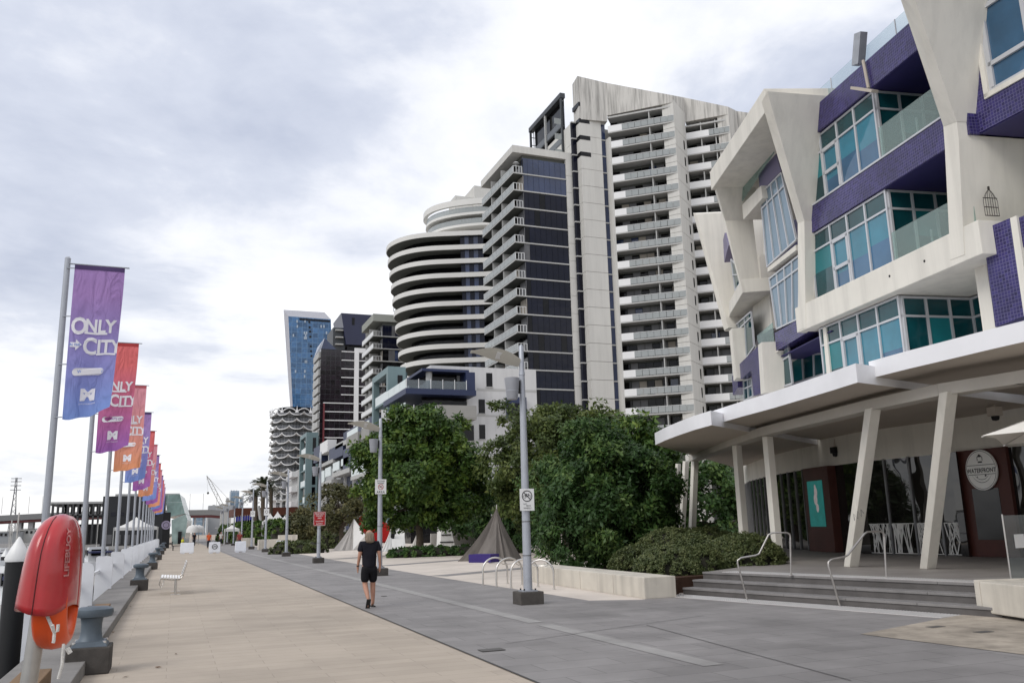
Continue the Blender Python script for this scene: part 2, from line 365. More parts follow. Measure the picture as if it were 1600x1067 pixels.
# ---- entrance steps and podium
S0 = V((12.59, 11.29, 0)); SU = V((-.209, .978, 0)); SN = V((.978, .209, 0))
sroot = bpy.data.objects.new('entrance_steps', None); COL.objects.link(sroot); struct(sroot)
for k in range(3):
    b = MB(); l0, l1 = -.5, 6.85+.02*k; off = .36*k
    b.prism([S0+SU*l0+SN*off, S0+SU*l1+SN*off, S0+SU*l1+SN*(off+.5), S0+SU*l0+SN*(off+.5)], (0, 0, .16*(k+1)))
    b.v = [V((p.x, p.y, max(0, p.z-.045) if p.z > .1 else p.z)) for p in b.v]; st = b.build('step', m_step, sroot)
    tr_ = MB(); z_ = .16*(k+1); q0 = S0+SN*(off-.022)
    for j in range(5):
        a0, a1 = l0+(l1-l0)*j/5+.004, l0+(l1-l0)*(j+1)/5-.004; tr_ = MB(); tr_.prism([q0+SU*a0+V((0, 0, z_-.044)), q0+SU*a1+V((0, 0, z_-.044)), q0+SU*a1+SN*(.5 if k == 2 else .42)+V((0, 0, z_-.044)), q0+SU*a0+SN*(.5 if k == 2 else .42)+V((0, 0, z_-.044))], (0, 0, .044)); tr_.build('tread_stone', mat('bluestone_lit_tread', (.21, .2, .195), .7, .35, var=.12, vscale=3, dirt=.15), sroot, bevel=.006)  # treads in a paler copy of the stone, skylight put into the colour
T0 = S0+SN*1.0
m_podium = mat('podium_paving', (.27, .25, .235), .6, .4, var=.08, vscale=1, dirt=.15); band_paving(m_podium, .7, .9, .9, .95, 1.05, .2, .006)
b = MB(); pod = [T0-SU*6, T0+SU*6.9, V((13.7, 19.2, 0)), V((16.5, 30, 0)), V((21, 44, 0)), V((60, 44, 0)), V((60, 4, 0))]
b.add([V((p.x, p.y, .4805)) for p in pod]+[V((p.x, p.y, 0)) for p in pod], [tuple(range(7))]+[(i, i+7, (i+1) % 7+7, (i+1) % 7) for i in range(7)])
struct(b.build('podium', m_podium))
# tactile strips: rows of raised studs on pale tiles
m_tact = mat('tactile_tile', (.56, .53, .50), .7, .3, var=.1, vscale=4, dirt=.15)
def tactile(name, o, l0, l1, w, z, label):
    r = thing(name, label, 'tactile paving', o)
    t_ = MB(); t_.prism([o+SU*l0, o+SU*l1, o+SU*l1+SN*w, o+SU*l0+SN*w], (0, 0, .006)); t_.build('tile_bed', m_tact, r)
    s_ = MB(); n = int((l1-l0)/.06); k = max(3, int(w/.06))
    for i in range(n):
        for j in range(k):
            c = o+SU*(l0+.03+.06*i)+SN*(.03+.06*j)+V((0, 0, .006)); a, c2 = .014, .022
            s_.add([c+V((x*c2, y*c2, 0)) for x, y in ((-1, -1), (1, -1), (1, 1), (-1, 1))]+[c+V((x*a, y*a, .007)) for x, y in ((-1, -1), (1, -1), (1, 1), (-1, 1))], [(4, 5, 6, 7), (0, 1, 5, 4), (1, 2, 6, 5), (2, 3, 7, 6), (3, 0, 4, 7)])
    stuff(s_.build('stud', mat('stainless_stud', (.62, .6, .58), .35, .5, .6, var=.05), r, fix=False))
tactile('tactile_strip', S0-SN*.66+V((0, 0, .006)), .15, 8.2, .6, 0, 'pale studded tactile strip on the ground below the entrance steps')
tactile('tactile_strip', S0+SN*.74+V((0, 0, .4835)), 0, 6.3, .5, 0, 'pale studded tactile strip along the top of the entrance steps')
# ---- haze of distance is slight in the photograph; none built
# ================================================================ PURPLE TILED WATERFRONT BUILDING
m_white = mat('cream_painted_concrete', (.72, .69, .62), .7, .3, var=.04, vscale=.8, streak=.1, bump=.05, bscale=30)
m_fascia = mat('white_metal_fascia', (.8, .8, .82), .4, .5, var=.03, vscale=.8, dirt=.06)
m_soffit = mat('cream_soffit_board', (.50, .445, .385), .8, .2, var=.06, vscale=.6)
m_frame = mat('pale_aluminium_frame', (.55, .56, .58), .4, .5, .2, var=.05)
m_tile = gridmat('purple_mosaic_tile', (.032, .025, .105), (.115, .105, .21), .085, .25, var=.35, spec=.35)
m_purple = mat('purple_paint', (.028, .022, .11), .5, .4, var=.08)
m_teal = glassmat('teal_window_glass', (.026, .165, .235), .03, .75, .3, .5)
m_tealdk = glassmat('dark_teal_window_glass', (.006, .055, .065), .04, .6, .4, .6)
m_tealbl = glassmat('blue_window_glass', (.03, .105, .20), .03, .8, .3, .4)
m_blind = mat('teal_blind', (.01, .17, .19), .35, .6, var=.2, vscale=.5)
m_clear = clearglass('clear_balustrade_glass')
m_alum = mat('brushed_stainless', (.62, .6, .57), .3, .5, .9, var=.06, vscale=8)
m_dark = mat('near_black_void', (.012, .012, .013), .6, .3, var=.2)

PB = thing('purple_building', 'purple tiled apartment building with folded white concrete frames and teal windows', 'building', (18.71, 17.84, 0))
class Pl:
    def __init__(s, p, t):
        s.p = V((p[0], p[1], 0)); s.t = V((t[0], t[1], 0)).normalized(); s.n = V((-s.t.y, s.t.x, 0))   # n points outwards (towards the promenade)
    def hit(s, px, py, off=0.): return atpl(px, py, s.p+s.n*off, s.n)
    def at(s, a, off, z): return s.p+s.t*a+s.n*off+V((0, 0, z))
    def s_of(s, px, py, off=0.): return (s.hit(px, py, off)-s.p).dot(s.t)
    def box(s, b, a0, a1, o0, o1, z0, z1):
        P = [s.at(a, o, z) for z in (z0, z1) for a, o in ((a0, o0), (a1, o0), (a1, o1), (a0, o1))]
        return b.add(P, [(0,3,2,1),(4,5,6,7),(0,1,5,4),(1,2,6,5),(2,3,7,6),(3,0,4,7)])
A = Pl((18.71, 17.84), (.172, .985)); B = Pl((20.25, 24.6), (.29, .957)); Cc = Pl((22.3, 30.2), (.42, .907)); Rr = Pl((18.28, 14.7), (.046, .999))
ZR, ZL3, ZL2, ZL1 = 14.05, 11.8, 8.6, 5.2
def tiled(name, pl, a0, a1, o0, o1, z0, z1, parent=PB):
    b = MB(); pl.box(b, a0, a1, o0, o1, z0, z1); o = b.build(name, m_tile, parent); boxuv(o); return o
# core mass behind everything
b = MB(); A.box(b, -3.4, 4.6, -9, -2.6, 4.6, 15.2); b.build('core_wall', m_purple, PB)
b = MB(); B.box(b, -2, 6.5, -10, -2.2, 4.6, 14.9); b.build('core_wall', m_purple, PB)
b = MB(); Cc.box(b, 0, 2.2, -10, -1.2, 4.6, 13.0); b.build('core_wall', m_white, PB)
b = MB(); Rr.box(b, -22, -.2, -10, -3.2, 4.6, 16.5); b.build('core_wall', m_white, PB)
zt = A.hit(1247, 190, .12).z
tiled('roof_parapet', A, -4.2, 4.08, -2.7, .12, ZR, zt)
tiled('spandrel', A, -3.6, 4.3, -2.7, .10, 10.92, ZL3-.02)
b = MB(); A.box(b, -3.6, 4.3, -2.7, .13, ZL3-.02, ZL3+.03); b.build('spandrel_capping', m_frame, PB)
b = MB(); A.box(b, -3.3, .2, -2.6, .08, 10.90, 10.919); b.build('balcony_soffit', m_purple, PB)
b = MB(); A.box(b, -3.9, .2, -2.6, .10, ZR-.02, ZR-.002); b.build('balcony_soffit', m_purple, PB)
# bottom beam slab of the big frame
b = MB(); A.box(b, -3.72, 4.95, -3.2, .36, 7.75, ZL2); sb = b.build('frame_beam', m_white, PB, bevel=.02)
for px, py in ((1390, 431.5), (1444.5, 408)):
    h = A.hit(px, py, .362); bb = MB(); bb.tube([h-A.n*.05, h+A.n*.01], .035, 10); bb.build('drain_hole', m_dark, sb, world=True)
def window_bay(pl, sm, z0, z1, ztr, off=0., glass=None, sash=None, lower=.72, parent=PB, th=.07):
    """glazed bay: mullion stations sm (along wall), transom height, one part per pane and per frame bar"""
    win = MB()
    for a in sm: pl.box(win, a-th/2, a+th/2, off-.06, off+.06, z0, z1)
    fr = win.build('window_frame', m_frame, parent)
    for z, w in ((z0, .07), (ztr, .06), (z1-.06, .06)):
        bb = MB(); pl.box(bb, sm[0]-th/2, sm[-1]+th/2, off-.055, off+.055, z, z+w); bb.build('rail', m_frame, fr)
    for i in range(len(sm)-1):
        g = glass[i % len(glass)] if glass else m_teal
        zs = z0+.07+(ztr-z0-.07)*(.42+.13*math.sin(i*2.3+z0*1.7+len(sm)))
        lo = m_tealdk if g is m_blind else m_tealbl if g is m_teal else g  # glass below the blind is darker, a dark reflection put into its colour
        for (za, zb, gm, nm) in ((z0+.07, zs, lo, 'pane'), (zs, ztr, g, 'blind_backed_pane'), (ztr+.06, z1-.06, m_tealdk, 'pane')):
            bb = MB(); pl.box(bb, sm[i]+th/2, sm[i+1]-th/2, off-.015, off+.012, za, zb); bb.build(nm, gm, fr)
        if sash is not None and i == sash:
            bb = MB(); a0, a1 = sm[i]+th/2, sm[i+1]-th/2
            for (x0, x1, y0, y1) in ((a0, a0+.09, z0+.07, ztr), (a1-.09, a1, z0+.07, ztr), (a0, a1, z0+lower, z0+lower+.11), (a0, a1, ztr-.08, ztr)):
                pl.box(bb, x0, x1, off-.03, off+.075, y0, y1)
            bb.build('sash', m_frame, fr)
    return fr
# bay windows of the big frame: stations read along the wall
def stations(pl, pts): return [pl.s_of(x, y) for x, y in pts]
o7 = lambda x, y: (1240+x/4.104, 100+y/4.104)
s3 = stations(A, [o7(520, 215), o7(385, 310), o7(275, 400), o7(172, 490), o7(82, 560)])
s3 = [0.02]+s3[1:-1]+[4.12]
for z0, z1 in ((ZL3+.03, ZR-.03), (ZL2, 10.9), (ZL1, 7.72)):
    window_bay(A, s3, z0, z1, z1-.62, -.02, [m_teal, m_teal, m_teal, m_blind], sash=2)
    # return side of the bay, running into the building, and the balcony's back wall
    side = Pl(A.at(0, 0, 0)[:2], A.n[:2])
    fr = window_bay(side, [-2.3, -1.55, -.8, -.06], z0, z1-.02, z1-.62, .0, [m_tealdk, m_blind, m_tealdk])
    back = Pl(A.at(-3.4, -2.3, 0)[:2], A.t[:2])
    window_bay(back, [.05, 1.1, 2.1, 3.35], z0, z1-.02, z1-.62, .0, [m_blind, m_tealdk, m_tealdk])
# frosted glass balustrades of the balconies
for z0 in (ZL3+.03, ZL2):
    bb = MB(); A.box(bb, -3.3, -.08, .03, .045, z0, z0+.95); bb.build('balustrade', m_clear, PB)
    for a in (-1.65,):
        bb = MB(); A.box(bb, a-.02, a+.02, -.01, .03, z0, z0+.5); bb.build('balustrade_post', m_frame, PB)
# ---- folded white frames: prisms between a front outline (each corner with its own stand-off) and the wall
def fold(name, pl, pts, back=-.6, m=None, parent=PB):
    """pts: (px, py, stand-off) corners of the front face"""
    P = [pl.hit(x, y, o) for x, y, o in pts]; E_ = [-pl.n*(o-back) for x, y, o in pts]
    b = MB(); b.prism(P, E_); return b.build(name, m or m_white, parent)
# right leg
fold('frame_leg', A, [(1473.9, 197.6, .372), (1495, 190, .372), (1498, 218, .372), (1506.8, 398, .372), (1485, 406, .372), (1476.3, 230, .372)], -3.18)
fold('frame_leg', A, [(1389, -55, 2.1), (1411, -55, 2.1), (1495, 190, .38), (1473.9, 197.6, .38)], -2.5)
b = MB(); A.box(b, -5.2, -3.0, -2.5, 2.1, 16.6, 17.6); b.build('frame_beam', m_white, PB)
# left leg
fold('frame_leg', A, [(1246.4, 350, .372), (1256.8, 345, .372), (1259, 512, .372), (1247.4, 516, .372)], -2.48)
fold('frame_leg', A, [(1190, 160, 2.0), (1199, 143, 2.0), (1256.8, 345, .358), (1246.4, 350, .358)], -2.5)
b = MB(); A.box(b, 2.3, 4.9, -2.6, 1.2, 14.86, 15.5); 
# frame B: roof slab with soffit, then its left leg
zT, zU = 15.6, 14.8
pT = [atz(1192, 141, zT), atz(1109, 269, zT)]
d = (pT[1]-pT[0]).normalized(); inn = V((d.y, -d.x, 0))
b = MB(); b.prism([V((p.x, p.y, zU)) for p in (pT[0]-d*.1, pT[1], pT[1]+inn*6, pT[0]+inn*6-d*.1)], (0, 0, zT-zU)); b.build('roof_slab', m_white, PB, bevel=.02)
FB = Pl(((pT[1])[0], (pT[1])[1]), (d.x, d.y))
z4 = lambda x, y: (1080+x/3.677, 130+y/3.677); z5 = lambda x, y: (1080+x/4.104, 420+y/4.104)
def foldF(name, pts, depth, m=None, pl=None, dirv=None):
    pl = pl or FB; P = [pl.hit(*z) for z in pts]; b = MB(); b.prism(P, (dirv or -pl.n)*depth); return b.build(name, m or m_white, PB)
offT = (pT[1]-B.p).dot(B.n)
fold('frame_leg', B, [(*z4(105, 510), offT), (*z4(132, 562), offT), (*z4(195, 790), offT*.58), (*z5(332, 152), .4), (*z5(316, 125), .4), (*z4(172, 740), offT*.62)], -.35)
k1 = B.hit(*z5(330, 152), .4); k2 = atz(*z5(215, 402), k1.z); kd_ = (k2-k1).normalized(); ki = V((kd_.y, -kd_.x, 0))
k0 = k1-kd_*1.2+ki*.5
b = MB(); b.prism([k1, k1.lerp(k2, .5)-ki*.12, k2, k2+ki*2.2, k1+ki*2.2], (0, 0, .55)); b.build('floor_slab', m_white, PB, bevel=.02)
# side panels and floors of bay B
def panel(name, pl, pts, depth, m, off=0.):
    P = [pl.hit(x, y, off) for x, y in pts]; b = MB(); b.prism(P, -pl.n*depth); o = b.build(name, m, PB)
    if m is m_tile: boxuv(o)
    return o
panel('balcony_slab', B, [z4(292, 700), z4(400, 590), z4(410, 660), z4(300, 785)], 2.5, m_white, .3)
panel('balustrade', B, [z4(288, 560), z4(470, 330), z4(475, 400), z4(292, 680)], .02, m_clear, .2)
panel('spandrel', B, [z4(383, 488), z4(480, 380), z4(515, 505), z4(395, 632)], 1.0, mat('lilac_panel', (.16, .14, .25), .4, .5, var=.06), .05)
def glazed(pl, quad, nx, ny, gm, off=0., bar=.05):
    """window in a wall plane: quad corners tl, tr, br, bl in photo points; nx by ny panes"""
    tl, tr, br, bl = [pl.hit(x, y, off) for x, y in quad]; fr = MB()
    pt = lambda u, v: (tl*(1-u)+tr*u)*(1-v)+(bl*(1-u)+br*u)*v
    for i in range(nx+1): fr.beam(pt(i/nx, 0), pt(i/nx, 1), bar, bar*1.2, pl.n)
    for j in ny: fr.beam(pt(0, j), pt(1, j), bar, bar*1.15, pl.n)
    f = fr.build('window_frame', m_frame, PB); ys = sorted(ny)
    for i in range(nx):
        for j in range(len(ys)-1):
            b = MB(); b.prism([pt(i/nx, ys[j])-pl.n*.01, pt((i+1)/nx, ys[j])-pl.n*.01, pt((i+1)/nx, ys[j+1])-pl.n*.01, pt(i/nx, ys[j+1])-pl.n*.01], -pl.n*.02)
            b.build('pane', gm[(i+j) % len(gm)], f)
    return f
m_paleg = glassmat('pale_sky_glass', (.16, .24, .30), .05, .9, .2, .4)
glazed(B, [z4(400, 640), z4(520, 515), z4(605, 900), z4(438, 1055)], 4, [0, .2, 1], [m_paleg], .1, .06)
glazed(B, [z5(503, 65), z5(700, -90), z5(690, 320), z5(550, 385)], 4, [0, .2, 1], [m_paleg], .1, .06)
panel('balcony_slab', B, [z4(437, 1062), z4(600, 930), z4(602, 960), z4(440, 1085)], 2.5, m_white, .25)
panel('spandrel', B, [z5(535, 412), z5(680, 330), z5(770, 392), z5(545, 527)], 2.0, m_tile, .15)
b = MB(); B.box(b, -3.5, 1.2, -2.2, -.02, 7.46, 7.5); b.build('balcony_soffit', m_purple, PB)
glazed(B, [z5(465, 620), z5(625, 500), z5(650, 735), z5(472, 790)], 3, [0, .25, 1], [m_paleg, m_tealdk], -.1, .06)
glazed(A, [z5(640, 500), z5(860, 500), z5(862, 670), z5(655, 735)], 3, [0, .25, 1], [m_tealdk, m_blind, m_tealdk], -1.5, .06)
panel('frame_leg', A, [z5(843, 380), z5(862, 375), z5(893, 670), z5(868, 680)], .5, m_white, .05)
panel('balcony_wall', B, [z5(388, 155), z5(500, 150), z5(520, 380), z5(425, 440), z5(410, 490)], .3, m_white, -.8)
panel('balustrade', B, [z5(420, 430), z5(520, 345), z5(535, 520), z5(455, 590)], .02, m_clear, .1)
panel('balcony_slab', B, [z5(455, 585), z5(540, 520), z5(560, 525), z5(460, 612)], 2.0, m_white, .15)
glazed(Cc, [z5(265, 380), z5(385, 275), z5(405, 500), z5(270, 690)], 3, [0, .15, 1], [m_tealdk], -.2, .06)
panel('spandrel', Cc, [z5(310, 610), z5(428, 495), z5(440, 800), z5(400, 815), z5(385, 650), z5(318, 708)], .8, m_tile, .2)
panel('frame_leg', Cc, [z5(428, 490), z5(452, 470), z5(472, 795), z5(446, 805)], 1.0, m_white, .25)
panel('spandrel', Cc, [z5(262, 690), z5(290, 640), z5(300, 760), z5(268, 810)], .8, m_tile, .1)
panel('frame_leg', Cc, [z5(242, 400), z5(262, 380), z5(292, 700), z5(272, 720)], .6, m_white, .3)
glazed(Cc, [z5(335, 720), z5(390, 700), z5(395, 815), z5(340, 845)], 2, [0, .4, 1], [m_tealdk], -.1, .05)
# frame C at the far end
b = MB(); b.prism([aty(1083, 333, 32.2), aty(1088, 334.5, 31.9), aty(1138, 512, 31.3), aty(1131.5, 516, 31.6)], [-Cc.n*3.0, -Cc.n*3.0, -Cc.n*1.6, -Cc.n*1.6]); b.build('frame_leg', m_white, PB)
panel('spandrel', Cc, [z4(183, 900), z4(192, 860), z4(215, 930), z4(190, 1030)], .5, MATS['lilac_panel'], .2)
glazed(Cc, [z5(255, -60), z5(295, -20), z5(312, 95), z5(283, 140)], 1, [0, .5, 1], [m_tealdk], .1, .05)
# ---- right-hand purple wall with window
b = MB(); zRb = 10.95
wz0 = Rr.hit(1548, 150, 0).z; wa = Rr.s_of(1526, 60)
o = tiled('wall', Rr, -16, wa-4.2, -3, .02, zRb, 19); tiled('wall', Rr, wa, .35, -3, .02, zRb, 19); tiled('wall', Rr, wa-4.2, wa, -3, .02, zRb, wz0); tiled('wall', Rr, wa-4.2, wa, -3, .02, wz0+3.0, 19)
bb = MB(); Rr.box(bb, wa-.14, wa, -.2, .06, wz0, wz0+3.0); Rr.box(bb, wa-4.2, wa, -.2, .06, wz0-.03, wz0+.1); bb.build('window_surround', m_white, PB)
window_bay(Rr, [wa-4.1, wa-2.8, wa-1.42, wa-.16], wz0+.12, wz0+2.9, wz0+2.35, -.06, [m_tealbl], sash=2, lower=.62, th=.09)
b = MB(); Rr.box(b, -16, .3, -3, -.01, zRb-.03, zRb-.003); b.build('balcony_soffit', m_purple, PB)
# recess below: end wall seen inside, projecting purple panel and balustrade
b = MB(); Rr.box(b, -12, -.3, -3.2, -3.0, 4.7, zRb-.04); b.build('recess_wall', m_white, PB)
o = panel('spandrel', Rr, [(1535, 359), (1578, 341), (1600, 494), (1555, 511)], .5, m_tile, .15)
bb = MB(); P = [Rr.hit(x, y, .17) for x, y in ((1578, 341), (1588, 337), (1610, 490), (1600, 494))]; bb.prism(P, -Rr.n*.5); bb.build('frame_leg', m_white, PB)
panel('spandrel', Rr, [(1588, 342), (1640, 320), (1640, 370), (1592, 389)], .5, m_tile, .1)
bb = MB(); Rr.box(bb, -9, -1.6, .0, .015, 8.8, 9.75); bb.build('balustrade', m_clear, PB)
bb = MB(); P = [Rr.hit(x, y, -.3) for x, y in ((1522, 418), (1540, 408), (1556, 512), (1536, 518))]; bb.prism(P, -Rr.n*1.5); bb.build('frame_leg', m_white, PB)
b = MB(); Rr.box(b, -12, .2, -3.2, -.6, 7.75, 8.6); b.build('balcony_slab', m_white, PB)
# L1 return glazing next to the leg
window_bay(Pl(A.at(-3.6, -2.2, 0)[:2], A.t[:2]), [-1.3, -.3, .7], ZL1, 7.6, 6.95, .05, [m_blind, m_tealdk])
# roof: glass balustrade, stub vent and rain-pipe with bracket
bb = MB(); A.box(bb, -4, 3.4, -.35, -.33, zt, zt+.85); rb = bb.build('roof_balustrade', clearglass('thin_glass', (.9, .95, .96), .86), PB)
for a in (-2.6, -.9, .8, 2.5):
    q_ = MB(); A.box(q_, a-.012, a+.012, -.33, -.3, zt, zt+.85); q_.build('balustrade_clip', m_frame, rb)
q0, q1 = A.hit(1341, 102, -.1), A.hit(1345, 52, -.1); bb = MB(); bb.beam(q0, q1, .34, .24, A.n); bb.build('roof_vent', mat('galvanised_steel', (.36, .37, .39), .45, .5, .5, var=.12, vscale=3), PB)
bb = MB(); bb.tube([A.hit(1348.5, 95, .2), A.hit(1357, 138, .2)], .045, 8); dp = bb.build('rain_pipe', m_soffit, PB)
bb = MB(); bb.beam(A.hit(1334, 138, .35), A.hit(1367, 143, .35), .22, .08); bb.build('light_bracket', m_soffit, PB)
# birdcage hung on the recess wall (a thing of its own)
wr = A.at(-3.62, 0, 0); W2 = Pl((A.at(-3.62, .3, 0))[:2], A.n[:2])
cg = thing('birdcage', 'dark wire birdcage ornament hung on the white balcony wall', 'birdcage', W2.hit(1548, 318, -.12))
c0 = V(cg.location); bb = MB(); ux = W2.t
for k in range(7):
    x = (k-3)/3*.2; hh = .5*math.sqrt(max(0, 1-(k-3)**2/11)); bb.tube([c0+ux*x+V((0, 0, -.32)), c0+ux*x+V((0, 0, hh*.35)), c0+ux*x*.55+V((0, 0, .25+.1*(1-abs(k-3)/3))), c0+V((0, 0, .38))], .008, 4)
bb.build('bars', mat('dark_iron', (.03, .025, .02), .6, .4, var=.1), cg)
for z in (-.32, -.1, .14):
    b2 = MB(); b2.tube([c0-ux*.2+V((0, 0, z)), c0+ux*.2+V((0, 0, z))], .012, 4); b2.build('ring', MATS['dark_iron'], cg)
b2 = MB(); b2.tube([c0+V((0, 0, .36)), c0+V((0, 0, .44))], .03, 6); b2.build('finial', MATS['dark_iron'], cg)

# ================================================================ CANOPY, COLUMNS, SHOPFRONT
innr = [V((20.6, 2, 0)), V((20.6, 15, 0)), V((21.4, 20, 0)), V((23.2, 28, 0)), V((26.5, 37, 0))]
def canopy(name, px, zb, th, near=None, far=None, inner=None):
    P = [atz(x, y, zb) for x, y in px]
    if near: P = near+P
    Q = inner; b = MB(); poly = [V((p.x, p.y, zb)) for p in P]+[V((q.x, q.y, zb+.02)) for q in Q[::-1]]
    b.prism(poly, (0, 0, th)); o = b.build(name, m_fascia, PB)
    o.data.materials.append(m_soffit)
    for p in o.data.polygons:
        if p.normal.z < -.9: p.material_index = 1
    return o
z3, z2, z1 = 4.55, 4.38, 4.22
e0 = atz(1600, 534, z3)
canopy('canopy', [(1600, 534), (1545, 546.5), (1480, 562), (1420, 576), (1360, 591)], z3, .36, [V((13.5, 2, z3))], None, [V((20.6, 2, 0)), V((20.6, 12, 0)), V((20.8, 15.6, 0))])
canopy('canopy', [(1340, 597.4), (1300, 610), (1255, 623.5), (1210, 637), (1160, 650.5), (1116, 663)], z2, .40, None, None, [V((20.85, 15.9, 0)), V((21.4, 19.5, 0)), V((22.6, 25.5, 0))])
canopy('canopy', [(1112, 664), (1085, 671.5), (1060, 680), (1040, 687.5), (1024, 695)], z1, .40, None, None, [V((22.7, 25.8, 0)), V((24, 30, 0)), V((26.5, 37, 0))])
# ring beam under the canopy
bp_ = [atz(x, y, 4.05) for x, y in ((1700, 580), (1600, 598), (1480, 616), (1360, 641), (1255, 666), (1199, 679), (1155, 693), (1085, 719))]
for i in range(len(bp_)-1):
    b = MB(); b.beam(bp_[i]+V((0, 0, .09)), bp_[i+1]+V((0, 0, .09))+(bp_[i+1]-bp_[i]).normalized()*.05, .42, .24); b.build('ring_beam', mat('cream_beam', (.5, .47, .42), .7, .3, var=.06), PB)
# white columns: each stands between podium and ring beam
def column(base, top, w, d_, rough=1):
    a = atz(*base, .482); t_ = atz(*top, 4.06); dirr = (bp_[3]-bp_[2]).normalized(); side = V((dirr.y, -dirr.x, 0))
    b = MB(); P = [a+dirr*x*w/2+side*y*d_/2 for x, y in ((-1, -1), (1, -1), (1, 1), (-1, 1))]; Q = [t_+dirr*x*w/2+side*y*d_/2 for x, y in ((-1, -1), (1, -1), (1, 1), (-1, 1))]
    b.add(P+Q, [(0, 3, 2, 1), (4, 5, 6, 7), (0, 1, 5, 4), (1, 2, 6, 5), (2, 3, 7, 6), (3, 0, 4, 7)]); return b.build('column', m_white, PB, bevel=.015)
c1 = column((1330, 885), (1364, 638), .24, .26); c2 = column((1450, 888), (1482, 613), .24, .26)
for (tx, ty, ddx, w) in ((1199, 680, 0, .22), (1151, 694, 0, .22), (1086, 719, -.5, .22), (1072, 722, -.6, .2), (1060, 726, -.6, .18)):
    t_ = atz(tx, ty, 4.06); b = MB(); b.beam(V((t_.x, t_.y, 4.1)), V((t_.x+ddx*.4, t_.y-ddx*.8, .48)), w, w, (1, 0, 0)); b.build('column', m_white, PB, bevel=.012)
# graffiti tag on the leaning column: a few brush strokes
gh = [(1334, 798), (1338, 793), (1336, 803), (1342, 795), (1340, 806), (1346, 799), (1344, 808)]
npl = (atz(1330, 885, .48)-EYE); npl.z = 0; npl.normalize()
P = [atpl(x, y, c1.matrix_world.translation, npl) for x, y in gh]
ga = atz(1330, 885, .482); gt = atz(1364, 638, 4.06)
P = [ga.lerp(gt, .355+(798-y)*.0045)+V((-npl.y, npl.x, 0))*-(x-1340)*.018*-1 - npl*.27 for x, y in gh]
b = MB(); b.tube(P, .008, 4); b.build('graffiti', mat('grey_marker', (.1, .1, .11), .8, var=0), c1)

# shopfront on a curve below
q = [V((21.25, 10, 0)), V((21.25, 14.2, 0)), V((21.2, 18.6, 0)), V((21.0, 22.4, 0)), V((21.9, 26.4, 0)), V((23.4, 30.4, 0)), V((25.4, 34.4, 0)), V((28, 38.5, 0))]
zh = 3.42
m_shop = glassmat('dark_shop_glass', (.012, .011, .010), .02, .8, .4, .9)
m_rust = mat('red_brown_cladding', (.075, .022, .016), .5, .4, var=.15, vscale=2, streak=.1)
m_mull = mat('grey_mullion', (.2, .2, .205), .4, .5, .3, var=.05)
for i in range(len(q)-1):   # bulkhead over the glass
    b = MB(); d_ = (q[i+1]-q[i]).normalized(); n_in = V((d_.y, -d_.x, 0))
    b.prism([q[i]+V((0, 0, zh)), q[i+1]+V((0, 0, zh)), q[i+1]+n_in*.4+V((0, 0, zh)), q[i]+n_in*.4+V((0, 0, zh))], (0, 0, 1.16)); b.build('bulkhead', m_white, PB)
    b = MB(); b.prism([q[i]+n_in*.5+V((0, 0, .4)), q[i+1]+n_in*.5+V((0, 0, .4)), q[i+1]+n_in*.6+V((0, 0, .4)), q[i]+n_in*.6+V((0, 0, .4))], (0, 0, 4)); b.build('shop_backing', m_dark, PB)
def shop_pt(i, u): return q[i]*(1-u)+q[i+1]*u
def shop_panel(i, u0, u1, z0, z1, name, m, off=0., th=.03, parent=PB):
    a, c = shop_pt(i, u0), shop_pt(i, u1); d_ = (c-a).normalized(); n_o = V((-d_.y, d_.x, 0)); b = MB()
    b.prism([a+n_o*off+V((0, 0, z0)), c+n_o*off+V((0, 0, z0)), c+n_o*off+V((0, 0, z1)), a+n_o*off+V((0, 0, z1))], -n_o*th); return b.build(name, m, parent), a+n_o*off, d_, n_o
m_screenw = mat('white_cut_screen', (.72, .71, .68), .6, .3, var=.03)
rnd = random.Random(5)
def shop_window(i, n, screen=False):
    for k in range(n):
        u0, u1 = k/n, (k+1)/n
        w, a, d_, n_o = shop_panel(i, u0, u1, .5, zh, 'shop_window', m_shop)
        f, *_ = shop_panel(i, u0, u0+.045/(q[i+1]-q[i]).length*1.4, .48, zh+.02, 'mullion', m_mull, .05, .1, w)
        if screen:
            ln = (q[i+1]-q[i]).length/n-.08; b = MB(); zb, zt2 = .52, 1.42
            b.beam(a+d_*.06+n_o*.03+V((0, 0, zb)), a+d_*(ln+.02)+n_o*.03+V((0, 0, zb)), .02, .05, n_o); b.beam(a+d_*.06+n_o*.03+V((0, 0, zt2)), a+d_*(ln+.02)+n_o*.03+V((0, 0, zt2)), .02, .03, n_o)
            for j in range(int(ln/.07)):
                x0 = .06+rnd.random()*ln; x1 = min(max(x0+rnd.uniform(-.32, .32), .06), ln+.04); x2 = x0
                b.beam(a+d_*x0+n_o*.03+V((0, 0, zb)), a+d_*x1+n_o*.03+V((0, 0, zt2)), rnd.uniform(.018, .04), .018, n_o)
                if rnd.random() < .6:
                    f_ = rnd.uniform(.25, .6); pm = x0+(x1-x0)*f_; x3 = min(max(pm+rnd.uniform(-.35, .35), .06), ln+.04)
                    b.beam(a+d_*pm+n_o*.032+V((0, 0, zb+(zt2-zb)*f_)), a+d_*x3+n_o*.032+V((0, 0, zt2)), rnd.uniform(.014, .03), .018, n_o)
            b.build('branch_screen', m_screenw, w)
shop_window(0, 3); 
